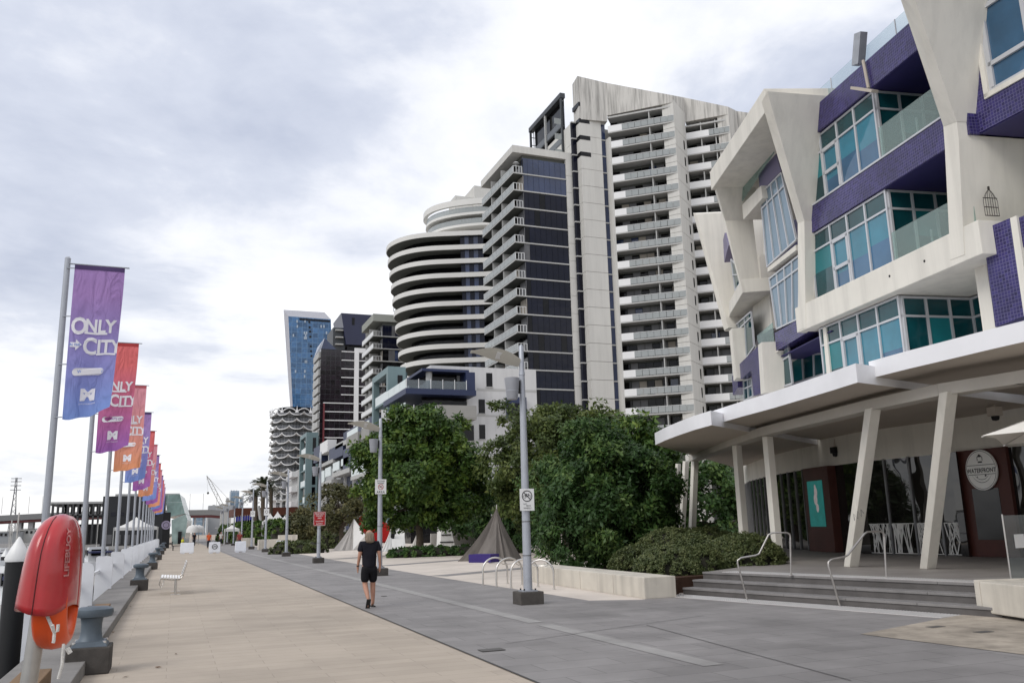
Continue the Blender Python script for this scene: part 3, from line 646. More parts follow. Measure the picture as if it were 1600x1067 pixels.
# split the middle run at the red-brown panel
ur0 = .02; 
def u_on(px, py, i):
    d_ = (q[i+1]-q[i]).normalized(); n_ = V((-d_.y, d_.x, 0)); h = atpl(px, py, q[i], n_); return (h-q[i]).dot(d_)/(q[i+1]-q[i]).length
uA, uB = u_on(1590, 800, 1), u_on(1506, 800, 1)
print('SHOP u', uA, uB, u_on(1506, 800, 2), u_on(1350, 800, 3), u_on(1312, 800, 3), u_on(1270, 800, 3), 'head z', atpl(1420, 712, q[2], V((-1, 0, 0))).z)
# red-brown entry panel
L_ = []
rp, ra, rd, rn = shop_panel(1, uA, uB, .49, zh+.02, 'entry_panel', m_rust, .12, .2)
wl = (shop_pt(1, uB)-shop_pt(1, uA)).length
b = MB(); b.prism([ra+rd*(wl*.22)+rn*.012+V((0, 0, .95)), ra+rd*(wl*.72)+rn*.012+V((0, 0, .95)), ra+rd*(wl*.72)+rn*.012+V((0, 0, 2.35)), ra+rd*(wl*.22)+rn*.012+V((0, 0, 2.35))], -rn*.02); b.build('dark_poster', glassmat('dark_poster_glass', (.01, .011, .012), .15, .5, .3, 1.5), rp)
shop_panel(1, uB, 1, .5, zh, 'shop_window', m_shop, -.25)
shop_panel(1, 0, uA, .5, zh, 'shop_window', m_shop)
shop_window(2, 4, True)
u1, u2 = u_on(1312, 800, 3), u_on(1272, 800, 3)
shop_panel(3, 0, max(.02, u1), .5, zh, 'shop_window', m_shop)
kp, ka, kd, kn = shop_panel(3, max(.02, u1), u2, .49, zh, 'kiosk_panel', m_rust, .3, .4)
kl = (shop_pt(3, u2)-shop_pt(3, max(.02, u1))).length
b = MB(); b.prism([ka+kd*kl*.25+kn*.015+V((0, 0, 1.35)), ka+kd*kl*.85+kn*.015+V((0, 0, 1.35)), ka+kd*kl*.85+kn*.015+V((0, 0, 2.95)), ka+kd*kl*.25+kn*.015+V((0, 0, 2.95))], -kn*.02)
scr = b.build('advert_screen', mat('teal_screen', (.006, .12, .11), .3, .5, var=.5, vscale=2.2, emit=.55), kp)
b = MB(); cc = ka+kd*kl*.52+kn*.02+V((0, 0, 2.3))
for k, (dx, dz, s) in enumerate(((0, .25, .14), (.05, .0, .16), (-.04, -.3, .12), (.02, .42, .08))):
    b.add([cc+kd*(dx+s*math.cos(t)*.8)+V((0, 0, dz+s*1.3*math.sin(t)))+kn*.001*k for t in [j*.5236 for j in range(12)]], [tuple(range(12))])
b.build('screen_figure', mat('pale_screen_figure', (.35, .3, .3), .4, var=.3, vscale=5, emit=.4), scr)
shop_panel(3, u2, 1, .5, zh, 'shop_window', m_shop)
for k in range(1, 4):
    pass
for i in (4, 5, 6): shop_window(i, 5)
uu = u2
while uu < .97:
    shop_panel(3, uu, uu+.012, .48, zh+.02, 'mullion', m_mull, .05, .1); uu += .2
# interior lights glimpsed through the glass near the kiosk
# round sign WATERFRONT
sc_ = atpl(1535, 734, q[1]+V((-.2, 0, 0)), V((-1, 0, 0)))
sg = thing('oval_sign', 'white oval WATERFRONT sign on the red-brown entry panel', 'sign', sc_); e1, e2 = rd, V((0, 0, 1)); sx_, sz_ = .50, .56
el_ = lambda k, r: [sc_-e1*math.cos(t)*sx_*r+e2*math.sin(t)*sz_*r for t in [2*math.pi*j/40 for j in range(40)]]
b = MB(); b.prism([p+rn*.0 for p in el_(0, 1)], rn*.05); b.build('disc', mat('white_sign_face', (.88, .88, .85), .5, .4, var=.03), sg)
m_ink = mat('dark_sign_ink', (.03, .03, .03), .6, var=0)
o1, i1 = el_(0, .95), el_(0, .925); b = MB(); b.add([p+rn*.053 for p in o1]+[p+rn*.053 for p in i1], [(j, (j+1) % 40, 40+(j+1) % 40, 40+j) for j in range(40)]); b.build('border', m_ink, sg)
fm = lambda x, y: sc_-e1*x+e2*y+rn*.054
tv = text_polys('WATERFRONT', .17, .004, .82, 'CENTER', 1.0)
lettering('lettering', [(tv[0], tv[1], 0, -.07)], m_ink, sg, fm)
b = MB()
for y0 in (.13, -.13):
    b.add([fm(x, y) for x, y in ((-.44, y0), (.44, y0), (.44, y0+.014), (-.44, y0+.014))], [(0, 1, 2, 3)])
for k in range(14):   # smiling ribbon and small crest above
    t = math.pi*(1.15+.7*k/14); t2 = math.pi*(1.15+.7*(k+1)/14)
    for r in (.36, .28): b.add([fm(r*math.cos(a)*.95, .02+rr*math.sin(a)) for a, rr in ((t, r), (t2, r), (t2, r+.014), (t, r+.014))], [(0, 1, 2, 3)])
for pts in (((-.07, .2), (.07, .2), (.07, .24), (-.07, .24)), ((-.09, .26), (-.07, .26), (-.07, .36), (-.09, .36)), ((.07, .26), (.09, .26), (.09, .36), (.07, .36)), ((-.09, .36), (.09, .36), (.0, .44), (-.01, .44)), ((-.16, -.2), (-.13, -.2), (-.13, -.17), (-.16, -.17)), ((.1, -.19), (.16, -.17), (.14, -.13), (.09, -.15))):
    b.add([fm(x, y) for x, y in pts], [(0, 1, 2, 3)])
b.build('emblem', m_ink, sg)
# small cameras under the canopy
for i, (px, py, zc_) in enumerate(((1555, 650, 4.1), (1305, 708, 3.9))):
    c = atz(px, py, zc_) if i == 0 else atpl(px, py, q[3], V((-.98, .2, 0)))
    r = thing('security_camera', ['white dome security camera under the canopy near the umbrella', 'small dark security camera on the bulkhead left of the glowing screen'][i], 'camera', c); b = MB(); s = .13 if i == 0 else .12
    b.box(c.x-s, c.x+s, c.y-s, c.y+s, c.z, c.z+s*1.8); b.build('housing', m_soffit if i == 0 else m_dark, r, bevel=.02)
    b = MB(); b.lathe([(.01, -.12), (.08, -.1), (.1, -.04), (.1, 0)], c, 12); b.build('dome', m_dark, r, smooth=True)
    b = MB(); b.tube([c+V((0, 0, s*1.7)), c+V((0.05, 0, .5))], .03, 6); b.build('bracket', m_soffit, r)
# ---- handrails on the steps
m_steel = mat('satin_handrail_steel', (.40, .38, .36), .33, .5, .9, var=.08, vscale=8)
def handrail(px_a, px_b, label):
    a = atz(*px_a, 0); bq = atz(*px_b, .48); r = thing('handrail', label, 'handrail', a)
    a1 = a-SN*.12+SU*.1+V((0, 0, .82)); d_ = (bq-a); d_.z = 0; d_.normalize()
    pts = [a, a.lerp(a1, .93), a1+V((0, 0, .01))+d_*.02, a1+V((0, 0, .06))+d_*.1, a1+d_*.42+V((0, 0, .1)), a1+d_*.5+V((0, 0, .13)), bq+V((0, 0, .86))-d_*.42, bq+V((0, 0, .9))-d_*.34, bq+V((0, 0, .9))-d_*.02, bq+V((0, 0, .87))+d_*.05, bq+V((0, 0, .8))+d_*.06]
    b = MB(); b.tube(pts, .020, 10); b.build('rail', m_steel, r, smooth=True)
    b = MB(); b.tube([pts[-1], bq], .020, 10); b.build('post', m_steel, r, smooth=True)
    for c in (a+V((0, 0, .004)), bq+V((0, 0, .004))):
        b = MB(); b.lathe([(.05, 0), (.05, .008), (.03, .012)], c, 14); b.build('base_flange', m_alum, r)
handrail((1168, 938), (1236, 899), 'left stainless handrail on the entrance steps, beside the hedge')
handrail((1313, 948), (1385, 903), 'right stainless handrail on the entrance steps, in front of the leaning columns')
# ================================================================ TOWERS
m_tconc = mat('pale_tower_concrete', (.56, .55, .52), .8, .25, var=.04, vscale=.15, streak=.06)
m_tstain = mat('stained_tower_concrete', (.53, .515, .485), .8, .25, var=.06, vscale=.15, streak=.42)
m_twhite = mat('white_tower_paint', (.72, .72, .72), .6, .3, var=.04, vscale=.2)
m_slab = mat('grey_slab_edge', (.42, .42, .41), .7, .3, var=.05, vscale=.3)
m_soff = mat('shaded_grey_green_soffit', (.10, .104, .094), .8, .2, var=.06, vscale=.3)  # colour darkened to deepen the shade on undersides and recessed walls
m_navy = glassmat('navy_tower_glass', (.005, .006, .015), .06, .28, .5, .12)
m_navy2 = glassmat('blue_tower_glass', (.022, .035, .085), .05, .7, .35, .15)
m_blk = glassmat('black_tower_glass', (.005, .005, .006), .08, .25, .4, .1)
m_shade = mat('grey_window_blind', (.10, .10, .105), .4, .5, var=.25, vscale=.3)
m_rail = clearglass('frosted_railing_glass', (.72, .76, .76), .35)
m_railw = mat('white_railing', (.68, .69, .69), .5, .4, var=.03)
def zcopy(o, dz, parent):
    c = clone(o, parent); c.location = V(o.location)+V((0, 0, dz)); return c

# ---- tall pale tower with saw-tooth balcony bays
T3 = thing('balcony_tower', 'tallest pale concrete tower with stained sloping top and rows of balconies', 'tower', (66, 121, 0))
PL, PR, PS, PE = V((65.9, 120.8, 0)), V((74.5, 113.4, 0)), V((79.2, 117.2, 0)), V((84.8, 112.4, 0))
rows = [67.0, 64.1, 61.1]+[57.9-3.05*j for j in range(15)]
def bay(P, Q, solid, npan, zs, divs):
    d_ = (Q-P); ln = d_.length; d_.normalize(); n_in = V((-d_.y, d_.x, 0))
    if n_in.y < 0: n_in = -n_in
    z = zs[0]
    b = MB(); b.prism([P+V((0, 0, z-.22)), Q+V((0, 0, z-.22)), Q+n_in*2.2+V((0, 0, z-.22)), P+n_in*2.2+V((0, 0, z-.22))], (0, 0, .22)); bal = b.build('balcony', m_slab, T3)
    b = MB(); e = ln*solid; b.prism([P+V((0, 0, z)), P+d_*e+V((0, 0, z)), P+d_*e+n_in*.12+V((0, 0, z)), P+n_in*.12+V((0, 0, z))], (0, 0, 1.12)); b.build('parapet', m_twhite, bal)
    for k in range(npan):
        a = P+d_*(e+(ln-e)*k/npan); c = P+d_*(e+(ln-e)*(k+1)/npan)-d_*.06
        b = MB(); b.prism([a+V((0, 0, z+.08)), c+V((0, 0, z+.08)), c+n_in*.03+V((0, 0, z+.08)), a+n_in*.03+V((0, 0, z+.08))], (0, 0, .95)); b.build('railing_panel', m_rail, bal)
    b = MB(); b.beam(P+d_*e+V((0, 0, z+1.07)), Q+V((0, 0, z+1.07)), .08, .06); b.build('top_rail', m_railw, bal)
    for u in divs:
        b = MB(); a = P+d_*ln*u; b.prism([a+n_in*.25+V((0, 0, z)), a+d_*.16+n_in*.25+V((0, 0, z)), a+d_*.16+n_in*2.15+V((0, 0, z)), a+n_in*2.15+V((0, 0, z))], (0, 0, 2.8)); b.build('dividing_wall', m_slab, bal)
    nw = int(ln/1.25)
    for k in range(nw):
        a = P+n_in*2.1+d_*(ln*k/nw+.05); c = P+n_in*2.1+d_*(ln*(k+1)/nw-.04)
        b = MB(); b.prism([a+V((0, 0, z)), c+V((0, 0, z)), c+n_in*.1+V((0, 0, z)), a+n_in*.1+V((0, 0, z))], (0, 0, 2.5)); b.build('window', (m_shade if k % 3 else m_blk), bal)
    for zz in zs[1:]: zcopy(bal, zz-z, T3)
    return bal
bay(PL, PR, .215, 8, rows, (.62,)); bay(PS, PE, .52, 4, [r_-.95 for r_ in rows], (.33, .66))
b = MB(); d1 = (PR-PL).normalized(); n1_ = V((-d1.y, d1.x, 0)); n1_ = n1_ if n1_.y > 0 else -n1_
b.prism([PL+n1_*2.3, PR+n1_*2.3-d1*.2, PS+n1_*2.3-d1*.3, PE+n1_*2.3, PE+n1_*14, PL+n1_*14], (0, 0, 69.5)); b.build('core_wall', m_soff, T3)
b = MB(); b.prism([PL+n1_*.1+V((0,0,69.6)), PR+n1_*.1+V((0,0,69.6)), PR+n1_*12+V((0,0,69.6)), PL+n1_*12+V((0,0,69.6))], (0, 0, .3)); b.build('roof_slab', m_slab, T3)
b = MB(); b.prism([PS+n1_*.1+V((0,0,68.3)), PE+n1_*.1+V((0,0,68.3)), PE+n1_*12+V((0,0,68.3)), PS+n1_*12+V((0,0,68.3))], (0, 0, .3)); b.build('roof_slab', m_slab, T3)
D3L, D3R = 137.6, 135.7
top = [(V((60.9, 121.5, 0)), 902, 119), (PL, 951, 129), (PR, 1053, 149), (PS, 1068, 152.5), (PE, 1138, 167), (V((89.5, 116.2, 0)), 1164, 172), (V((96, 110.5, 0)), 1230, 186)]
def zof(p, px, py): return EYE.z+math.hypot(p.x, p.y)*sl(px, py)
tz = [zof(p, x, y) for p, x, y in top]
bz = [None, zof(PL, 948, 181), zof(PR, 1052, 160), zof(PS, 1069, 191), zof(PE, 1139, 178.5)]
def wall4(name, p, q_, zb0, zb1, zt0, zt1, th, m):
    d_ = (q_-p).normalized(); n_in = V((-d_.y, d_.x, 0)); n_in = n_in if n_in.y > 0 else -n_in
    b = MB(); b.prism([p+V((0, 0, zb0)), q_+V((0, 0, zb1)), q_+V((0, 0, zt1)), p+V((0, 0, zt0))], n_in*th); return b.build(name, m, T3)
zf = 69.0
wall4('parapet_wall', top[0][0], PL, zf, zf, tz[0], tz[1], 3, m_tstain)
wall4('parapet_wall', PL, PR, bz[1], bz[2], tz[1], tz[2], 2.4, m_tstain)
wall4('parapet_wall', PS, PE, bz[3], bz[4], tz[3], tz[4], 2.4, m_tstain)
wall4('parapet_wall', top[4][0], top[5][0], 0, 0, tz[4], tz[5], 2, m_tstain)
wall4('parapet_wall', top[5][0], top[6][0], 0, 0, tz[5], tz[6], 2, m_tstain)
# return wall between the bays, panel by panel with slit windows
d_ = (PS-PR).normalized(); n_ = V((d_.y, -d_.x, 0))
zz = [0]+[14+3.05*k for k in range(18)]+[min(tz[2], tz[3])-.6]
for k in range(len(zz)-1):
    b = MB(); b.prism([PR+V((0, 0, zz[k]+.02)), PS+V((0, 0, zz[k]+.02)), PS-n_*2+V((0, 0, zz[k]+.02)), PR-n_*2+V((0, 0, zz[k]+.02))], (0, 0, zz[k+1]-zz[k]-.06)); pn = b.build('concrete_panel', m_tconc, T3)
    if k > 0 and k < 18:
        b = MB(); c = PR+d_*4.2+V((0, 0, zz[k]+.7)); b.prism([c, c+d_*.55, c+d_*.55+V((0, 0, 1.6)), c+V((0, 0, 1.6))], n_*.03); b.build('slit_window', m_blk, pn)
wall4('parapet_wall', PR, PS, zz[-1], zz[-1], tz[2], tz[3], 2, m_tstain)
# fin of stacked panels, slots near its top, glazed strips either side
fx0, fx1 = 60.9, 64.95
zz = [0]+[12+3.0*k for k in range(20)]
for k in range(len(zz)-1):
    b = MB(); b.box(fx0, fx1, 121.5, 127, zz[k]+.03, zz[k+1]-.03); b.build('concrete_panel', m_tconc, T3)
for py in (162.5, 188, 214, 239.5):
    h = aty(903, py, 121.5); b = MB(); b.box(fx0-.05, fx0+1.9, 121.46, 124, h.z-.38, h.z+.38); b.build('louvre_slot', m_blk, T3)
b = MB(); b.box(fx0+.15, 78, 125.5, 140, 0, 70); b.build('core_wall', m_tconc, T3)
for k in range(20):
    z = 12+3.0*k
    b = MB(); b.box(fx1+.02, 65.9, 121.9, 122.1, z, z+2.8); b.build('strip_window', m_navy2, T3)
    b = MB(); b.box(fx1+.02, 65.9, 121.75, 122.2, z+2.8, z+3.0); b.build('strip_slab', m_slab, T3)
    if k < 19:
        b = MB(); b.box(59.9, fx0, 122.9, 123.1, z, z+2.8); b.build('strip_window', m_navy, T3)
        b = MB(); b.box(59.9, fx0, 122.7, 123.2, z+2.8, z+3.0); b.build('strip_slab', m_slab, T3)
b = MB(); b.box(65.9, 66.25, 120.5, 122.6, 0, 66); b.build('pilaster', m_tconc, T3)

# ---- steel and glass penthouse rising behind the dark glass tower
pc = V((128*az(875, 147), 128, 0)); zr = zof(pc, 875, 145)
PH = thing('glass_penthouse', 'dark steel framed glass penthouse between the two tall towers', 'penthouse', (pc.x, pc.y, zr-12))
yb = pc.x/az(826, 206)
b = MB(); b.box(pc.x, 61.5, pc.y, yb, zr-.9, zr); b.build('roof', mat('dark_grey_metal', (.05, .055, .06), .5, .5, .2, var=.1, vscale=.3), PH)
b = MB(); b.box(pc.x+1.25, 61.4, pc.y+1.1, yb-1, zr-28, zr-1); b.build('core', m_blk, PH)
b = MB(); b.box(pc.x+1.0, 61.5, pc.y+.6, pc.y+1, zr-28, zr-.9); b.build('glass_wall', m_navy, PH)
b = MB(); b.box(pc.x+1.0, pc.x+1.2, pc.y+1, yb-.9, zr-28, zr-.9); b.build('glass_wall', m_navy, PH)
for k, z in enumerate((zr-6.1, zr-9.0, zr-12)):
    b = MB(); b.box(pc.x+.3+k*.2, 61.3, pc.y+.2, yb-1.5-2*k, z-.25, z); sl_ = b.build('balcony', MATS['dark_grey_metal'], PH)
    b = MB(); b.box(pc.x+.3+k*.2, pc.x+.36+k*.2, pc.y+.2, yb-1.5-2*k, z, z+1.1); b.build('railing_panel', clearglass('dark_railing_glass', (.4, .43, .46), .5), sl_)
    b = MB(); b.box(pc.x+.36+k*.2, 59.3, pc.y+.2, pc.y+.25, z, z+1.1); b.build('railing_panel', m_rail, sl_)
for yy in (pc.y+.3, (pc.y+yb)/2, yb-.3):
    b = MB(); b.box(pc.x+.1, pc.x+.45, yy-.18, yy+.18, zr-14, zr-.9); b.build('post', m_slab if yy > pc.y+1 and yy < yb-1 else MATS['dark_grey_metal'], PH)
for k in range(5):
    b = MB(); b.box(pc.x+.15, pc.x+2.2, yb-.2, yb-.08, zr-2-1.6*k, zr-1.9-1.6*k); b.build('frame_bar', MATS['dark_grey_metal'], PH)
for k in range(3):
    b = MB(); b.box(pc.x+.15+.8*k, pc.x+.25+.8*k, yb-.2, yb-.08, zr-12, zr-.9); b.build('frame_bar', MATS['dark_grey_metal'], PH)
b = MB(); b.beam((pc.x+.2, yb-.1, zr-9), (pc.x+2.2, yb-4, zr-2), .12, .12); b.build('frame_bar', MATS['dark_grey_metal'], PH)

# ---- dark glass tower with long balconies on its left side
def glass_tower(name, label, cx_, cy_, xin, xg1, xr, yfar, zroof, hroof, zs, npan, glass, col_w, rail_n, mroof, mrail, far_in=0., soff=None, roofin=0.):
    T = thing(name, label, 'tower', (cx_, cy_, 0))
    b = MB(); b.box(cx_, xr, cy_, yfar, zroof-hroof, zroof); b.build('roof', mroof, T)
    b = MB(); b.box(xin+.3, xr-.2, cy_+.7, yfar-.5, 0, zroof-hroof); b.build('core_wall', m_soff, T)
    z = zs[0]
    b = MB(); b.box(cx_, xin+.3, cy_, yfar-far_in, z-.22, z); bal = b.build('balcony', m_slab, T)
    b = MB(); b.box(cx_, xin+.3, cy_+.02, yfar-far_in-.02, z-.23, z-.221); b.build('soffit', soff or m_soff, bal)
    ln = yfar-far_in-cy_
    for k in range(rail_n):
        b = MB(); b.box(cx_, cx_+.05, cy_+ln*k/rail_n+.04, cy_+ln*(k+1)/rail_n-.04, z+.05, z+1.08); b.build('railing_panel', mrail, bal)
    b = MB(); b.box(cx_-.02, cx_+.07, cy_, yfar-far_in, z+1.08, z+1.15); b.build('top_rail', m_railw, bal)
    nn = 3
    b = MB(); b.box(cx_, xin, cy_, cy_+.07, z+1.08, z+1.15)
    b.build('top_rail', m_railw, bal)
    for k in range(nn+1):
        b = MB(); x = cx_+(xin-cx_-.07)*k/nn; b.box(x, x+.07, cy_, cy_+.07, z, z+1.08); b.build('rail_post', m_railw, bal)
    for u in (.38, .7):
        b = MB(); y = cy_+ln*u; b.box(cx_+.15, xin+.25, y, y+.18, z, z+2.75); b.build('dividing_wall', m_slab, bal)
    for k in range(6):
        b = MB(); b.box(xin+.1, xin+.2, cy_+ln*k/6+.08, cy_+ln*(k+1)/6-.08, z, z+2.55); b.build('window', m_blk if k % 2 else m_shade, bal)
    b = MB(); b.box(xin, xg1, cy_+.05, cy_+.35, z-.2, z); b.build('slab_edge', m_slab, bal)
    for k in range(npan):
        w = (xg1-xin-.05)/npan; b = MB(); b.box(xin+.05+w*k+.02, xin+.05+w*(k+1)-.02, cy_+.2, cy_+.3, z, z+2.78)
        b.build('window', glass[0], bal)
    for i, zz_ in enumerate(zs[1:]):
        c = zcopy(bal, zz_-z, T)
    for i, o in enumerate([o for o in T.children if o.name.startswith('balcony')]):
        if i < 2:
            for ch in o.children:
                if ch.name.startswith('window') and ch.data.materials[0] is glass[0]:
                    ch.data = ch.data.copy(); ch.data.materials[0] = glass[1]  # top two floors: sky reflection put into a second glass colour
    if col_w:
        zz_ = zroof-hroof; k = 0
        while zz_ > 0:
            b = MB(); b.box(xg1, xr, cy_-.02, cy_+2.5, max(zz_-3.0+.03, 0), zz_-.01); b.build('concrete_panel', m_tconc, T); zz_ -= 3.0
    return T
yF = 139.5
T2 = glass_tower('glass_tower', 'dark navy glass tower with long balconies and a thick pale roof edge', 49.2, 123.3, 50.8, 58.85, 60.0, yF, 63.4, 1.25, [58.6-3.0*k for k in range(15)], 8, (m_navy, m_navy2), True, 9, m_tconc, m_rail, .4)
# parasol on its top balcony
c = V((50.1, 124.2, 58.6)); ps = thing('balcony_parasol', 'tiny white parasol on the top balcony of the dark glass tower', 'parasol', c)
b = MB(); b.tube([c, c+V((0, 0, 2.2))], .04, 6); b.build('pole', m_railw, ps); b = MB(); b.lathe([(.6, 1.95), (.35, 2.15), (.02, 2.3)], c, 10); b.build('shade', m_railw, ps)
# ---- mid-distance tower
T4 = glass_tower('glass_tower', 'distant grey glass tower with stacked white balconies left of the round tower', 44.9, 212.3, 47.2, 53.2, 53.6, 227, 55.6, 1.9, [49.9-3.25*k for k in range(14)], 7, (m_blk, m_navy), False, 5, mat('olive_grey_concrete', (.30, .31, .28), .8, .2, var=.08, vscale=.1), m_railw, .5)
# lattice mast beside the round tower
ml = thing('roof_lattice', 'small steel lattice on the roof left of the round tower', 'lattice', aty(618, 487, 214))
c = aty(618, 487, 214)
b = MB()
for k in range(4): b.beam(c+V((k*.55-.5, 0, 0)), c+V((k*.55-.5, 0, 6)), .12, .12)
for k in range(6): b.beam(c+V((-.5, 0, k)), c+V((1.15, 0, k)), .1, .1); b.beam(c+V((-.5, 0, k)), c+V((1.15, 0, k+1)), .07, .07)
b.build('frame', MATS['dark_grey_metal'], ml)

# ---- round tower: white bands, each its own ring
RT = thing('round_tower', 'rounded tower with broad curved white bands and an open ring crown', 'tower', (52, 170, 0))
ctrl = [(64, 158.2), (57.2, 161.6), (51.9, 163.9), (47.0, 166.2), (43.6, 168.9), (41.4, 172.4), (40.5, 176.6), (41.2, 181), (44.2, 185.4), (49, 188), (57, 189.5), (72, 189.5), (76, 180), (74, 160)]
def curve(ct, n=6):
    out = []; m_ = len(ct)
    for i in range(m_):
        p0, p1, p2, p3 = [V((*ct[(i+j-1) % m_], 0)) for j in range(4)]
        for k in range(n):
            t = k/n; out.append(.5*((2*p1)+(-p0+p2)*t+(2*p0-5*p1+4*p2-p3)*t*t+(-p0+3*p1-3*p2+p3)*t**3))
    return out
base = curve(ctrl); piv = V((60, 172, 0))
def outline(s, ins=0.): 
    O = [piv+(p-piv)*s for p in base]
    if ins:
        R2 = []
        for i in range(len(O)):
            d_ = (O[(i+1) % len(O)]-O[i-1]).normalized(); R2.append(O[i]+V((-d_.y, d_.x, 0))*(-ins if True else ins))
        cen = sum(O, V((0, 0, 0)))/len(O)
        if (R2[6]-cen).length > (O[6]-cen).length: R2 = [O[i]*2-R2[i] for i in range(len(O))]
        return R2
    return O
m_band = mat('white_curved_band', (.66, .65, .62), .6, .3, var=.04, vscale=.15)
ztop = 62.3
for k in range(18):
    s = 1.0-.0165*min(k, 9); z = ztop-2.98*k; O = outline(s)
    b = MB(); b.prism([p+V((0, 0, z-1.0)) for p in O], (0, 0, 1.0)); rg = b.build('band', m_band, RT, smooth=True)
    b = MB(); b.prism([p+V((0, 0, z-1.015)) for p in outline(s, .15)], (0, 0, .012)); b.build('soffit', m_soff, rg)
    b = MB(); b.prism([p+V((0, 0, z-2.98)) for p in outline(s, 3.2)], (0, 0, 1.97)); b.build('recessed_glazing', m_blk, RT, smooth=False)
    # proud bluish bay windows near the middle of the front
    O2 = outline(s, .7)
    for j in range(5):
        i0 = 6+2*j//2; a = O2[6+j]; c = O2[7+j]; d_ = (c-a); n_ = V((d_.y, -d_.x, 0)).normalized(); n_ = n_ if n_.y > 0 else -n_
        b = MB(); b.prism([a+V((0, 0, z-2.97)), a+d_*.95+V((0, 0, z-2.97)), a+d_*.95+n_*1.5+V((0, 0, z-2.97)), a+n_*1.5+V((0, 0, z-2.97))], (0, 0, 1.95)); b.build('bay_window', m_navy2 if j % 2 else m_navy, rg)
# crown: two set-back floors with railings under a ring roof
ctC = [(66, 161.5), (60, 163.2), (56, 165.2), (52.4, 168), (50, 171.3), (49.2, 175), (50.2, 179), (54, 182.5), (60, 184), (72, 184), (76, 176), (74, 163)]
bc = curve(ctC); cenC = V((62, 173, 0))
scl = lambda s: [cenC+(p-cenC)*s for p in bc]
for z, s in ((64.9, 1.0), (67.4, 1.02)):
    b = MB(); b.prism([p+V((0, 0, z-.55)) for p in scl(s)], (0, 0, .55)); f_ = b.build('crown_floor', m_band, RT, smooth=True)
    O = scl(s*.985)
    for i in range(2, 34):
        a, c = O[i], O[i+1]; b = MB(); b.prism([a+V((0, 0, z+.05)), c*.97+a*.03+V((0, 0, z+.05)), c*.97+a*.03+V((0, 0, z+1.2)), a+V((0, 0, z+1.2))], V((0, .04, 0))); b.build('railing_panel', m_rail, f_)
    b = MB(); b.prism([p+V((0, 0, z)) for p in [cenC+V((5, 0, 0))+(p-cenC)*.62 for p in bc]], (0, 0, 1.95)); b.build('recessed_glazing', m_navy, RT)
b = MB(); b.prism([p+V((0, 0, 63)) for p in [cenC+V((4, 0, 0))+(p-cenC)*.7 for p in bc]], (0, 0, 2.4)); b.build('recessed_glazing', m_navy, RT)
Oo, Oi = scl(1.06), scl(1.0); zr2 = 69.0
b = MB(); n = len(Oo)
b.add([p+V((0, 0, zr2)) for p in Oo]+[p+V((0, 0, zr2+1.3)) for p in Oo]+[p+V((0, 0, zr2+1.3)) for p in Oi]+[p+V((0, 0, zr2)) for p in Oi],
      [(i, (i+1) % n, n+(i+1) % n, n+i) for i in range(n)]+[(n+i, n+(i+1) % n, 2*n+(i+1) % n, 2*n+i) for i in range(n)]+[(2*n+i, 2*n+(i+1) % n, 3*n+(i+1) % n, 3*n+i) for i in range(n)]+[(3*n+i, 3*n+(i+1) % n, (i+1) % n, i) for i in range(n)])
b.build('ring_roof', m_band, RT, smooth=True)
b = MB(); b.prism([p+V((0, 0, zr2+.05)) for p in [cenC+V((2.6, 0, 0))+(p-cenC)*.93 for p in bc]], (0, 0, .5)); b.build('roof', m_band, RT)
c = aty(741, 290, 172); b = MB(); b.box(c.x, c.x+10, 172, 180, 70, c.z); b.box(c.x-4.2, c.x-.02, 173, 178, 70, aty(730, 305, 172).z); b.build('plant_room', m_tconc, RT)

# ---- dark glass block with white string lines
T5 = thing('dark_block', 'black glass block with white horizontal lines and one white column', 'tower', (42, 280, 0))
zt5 = zof(V((42, 280, 0)), 502, 545); xr5 = 56.8
b = MB(); b.box(42, xr5, 280, 296, 0, zt5); b.build('glass_body', gridmat('black_curtain_wall', (.012, .008, .012), (.03, .03, .034), 1.6, .12, width=.05, var=.6), T5); boxuv(T5.children[-1])
pk = aty(505, 531, 283); b = MB(); b.prism([V((42, 279.9, zt5)), V((47, 279.9, zt5)), V((pk.x, 279.9, pk.z))], (0, 16, 0)); b.build('roof_prism', m_navy2, T5)
b = MB(); b.prism([V((42, 280, zt5)), V((pk.x, 283, pk.z)), V((42, 296, zt5))], (.3, 0, 0)); b.build('roof_prism', m_navy2, T5)
for k in range(16):
    z = aty(540, 549.5+13.65*k*.985, 280).z
    xs = 280*az(533, 600); lo = k > 5
    b = MB(); b.box(xs if not lo else 43, xr5, 279.7, 280.1, z-.14, z+.14); b.build('string_line', m_twhite, T5)
    if k < 14:
        b = MB(); b.box(41.4, 42.02, 281, 293, z-2.2, z-.2); b.build('side_balcony', m_slab, T5)
xc = 280*az(553, 600); b = MB(); b.box(xc, xc+1.45, 279.3, 279.9, 0, aty(555, 546, 280).z+.4); b.build('white_column', m_twhite, T5)
b = MB(); b.box(xc+1.45, xr5, 279.35, 279.9, aty(555, 550, 280).z-.3, aty(555, 546, 280).z+.4); b.build('white_header', m_twhite, T5)
b = MB(); b.box(43.0, 43.5, 279.4, 279.95, 0, aty(500, 630, 280).z); b.build('red_strip', mat('dark_red_strip', (.12, .015, .02), .5, var=.05), T5)
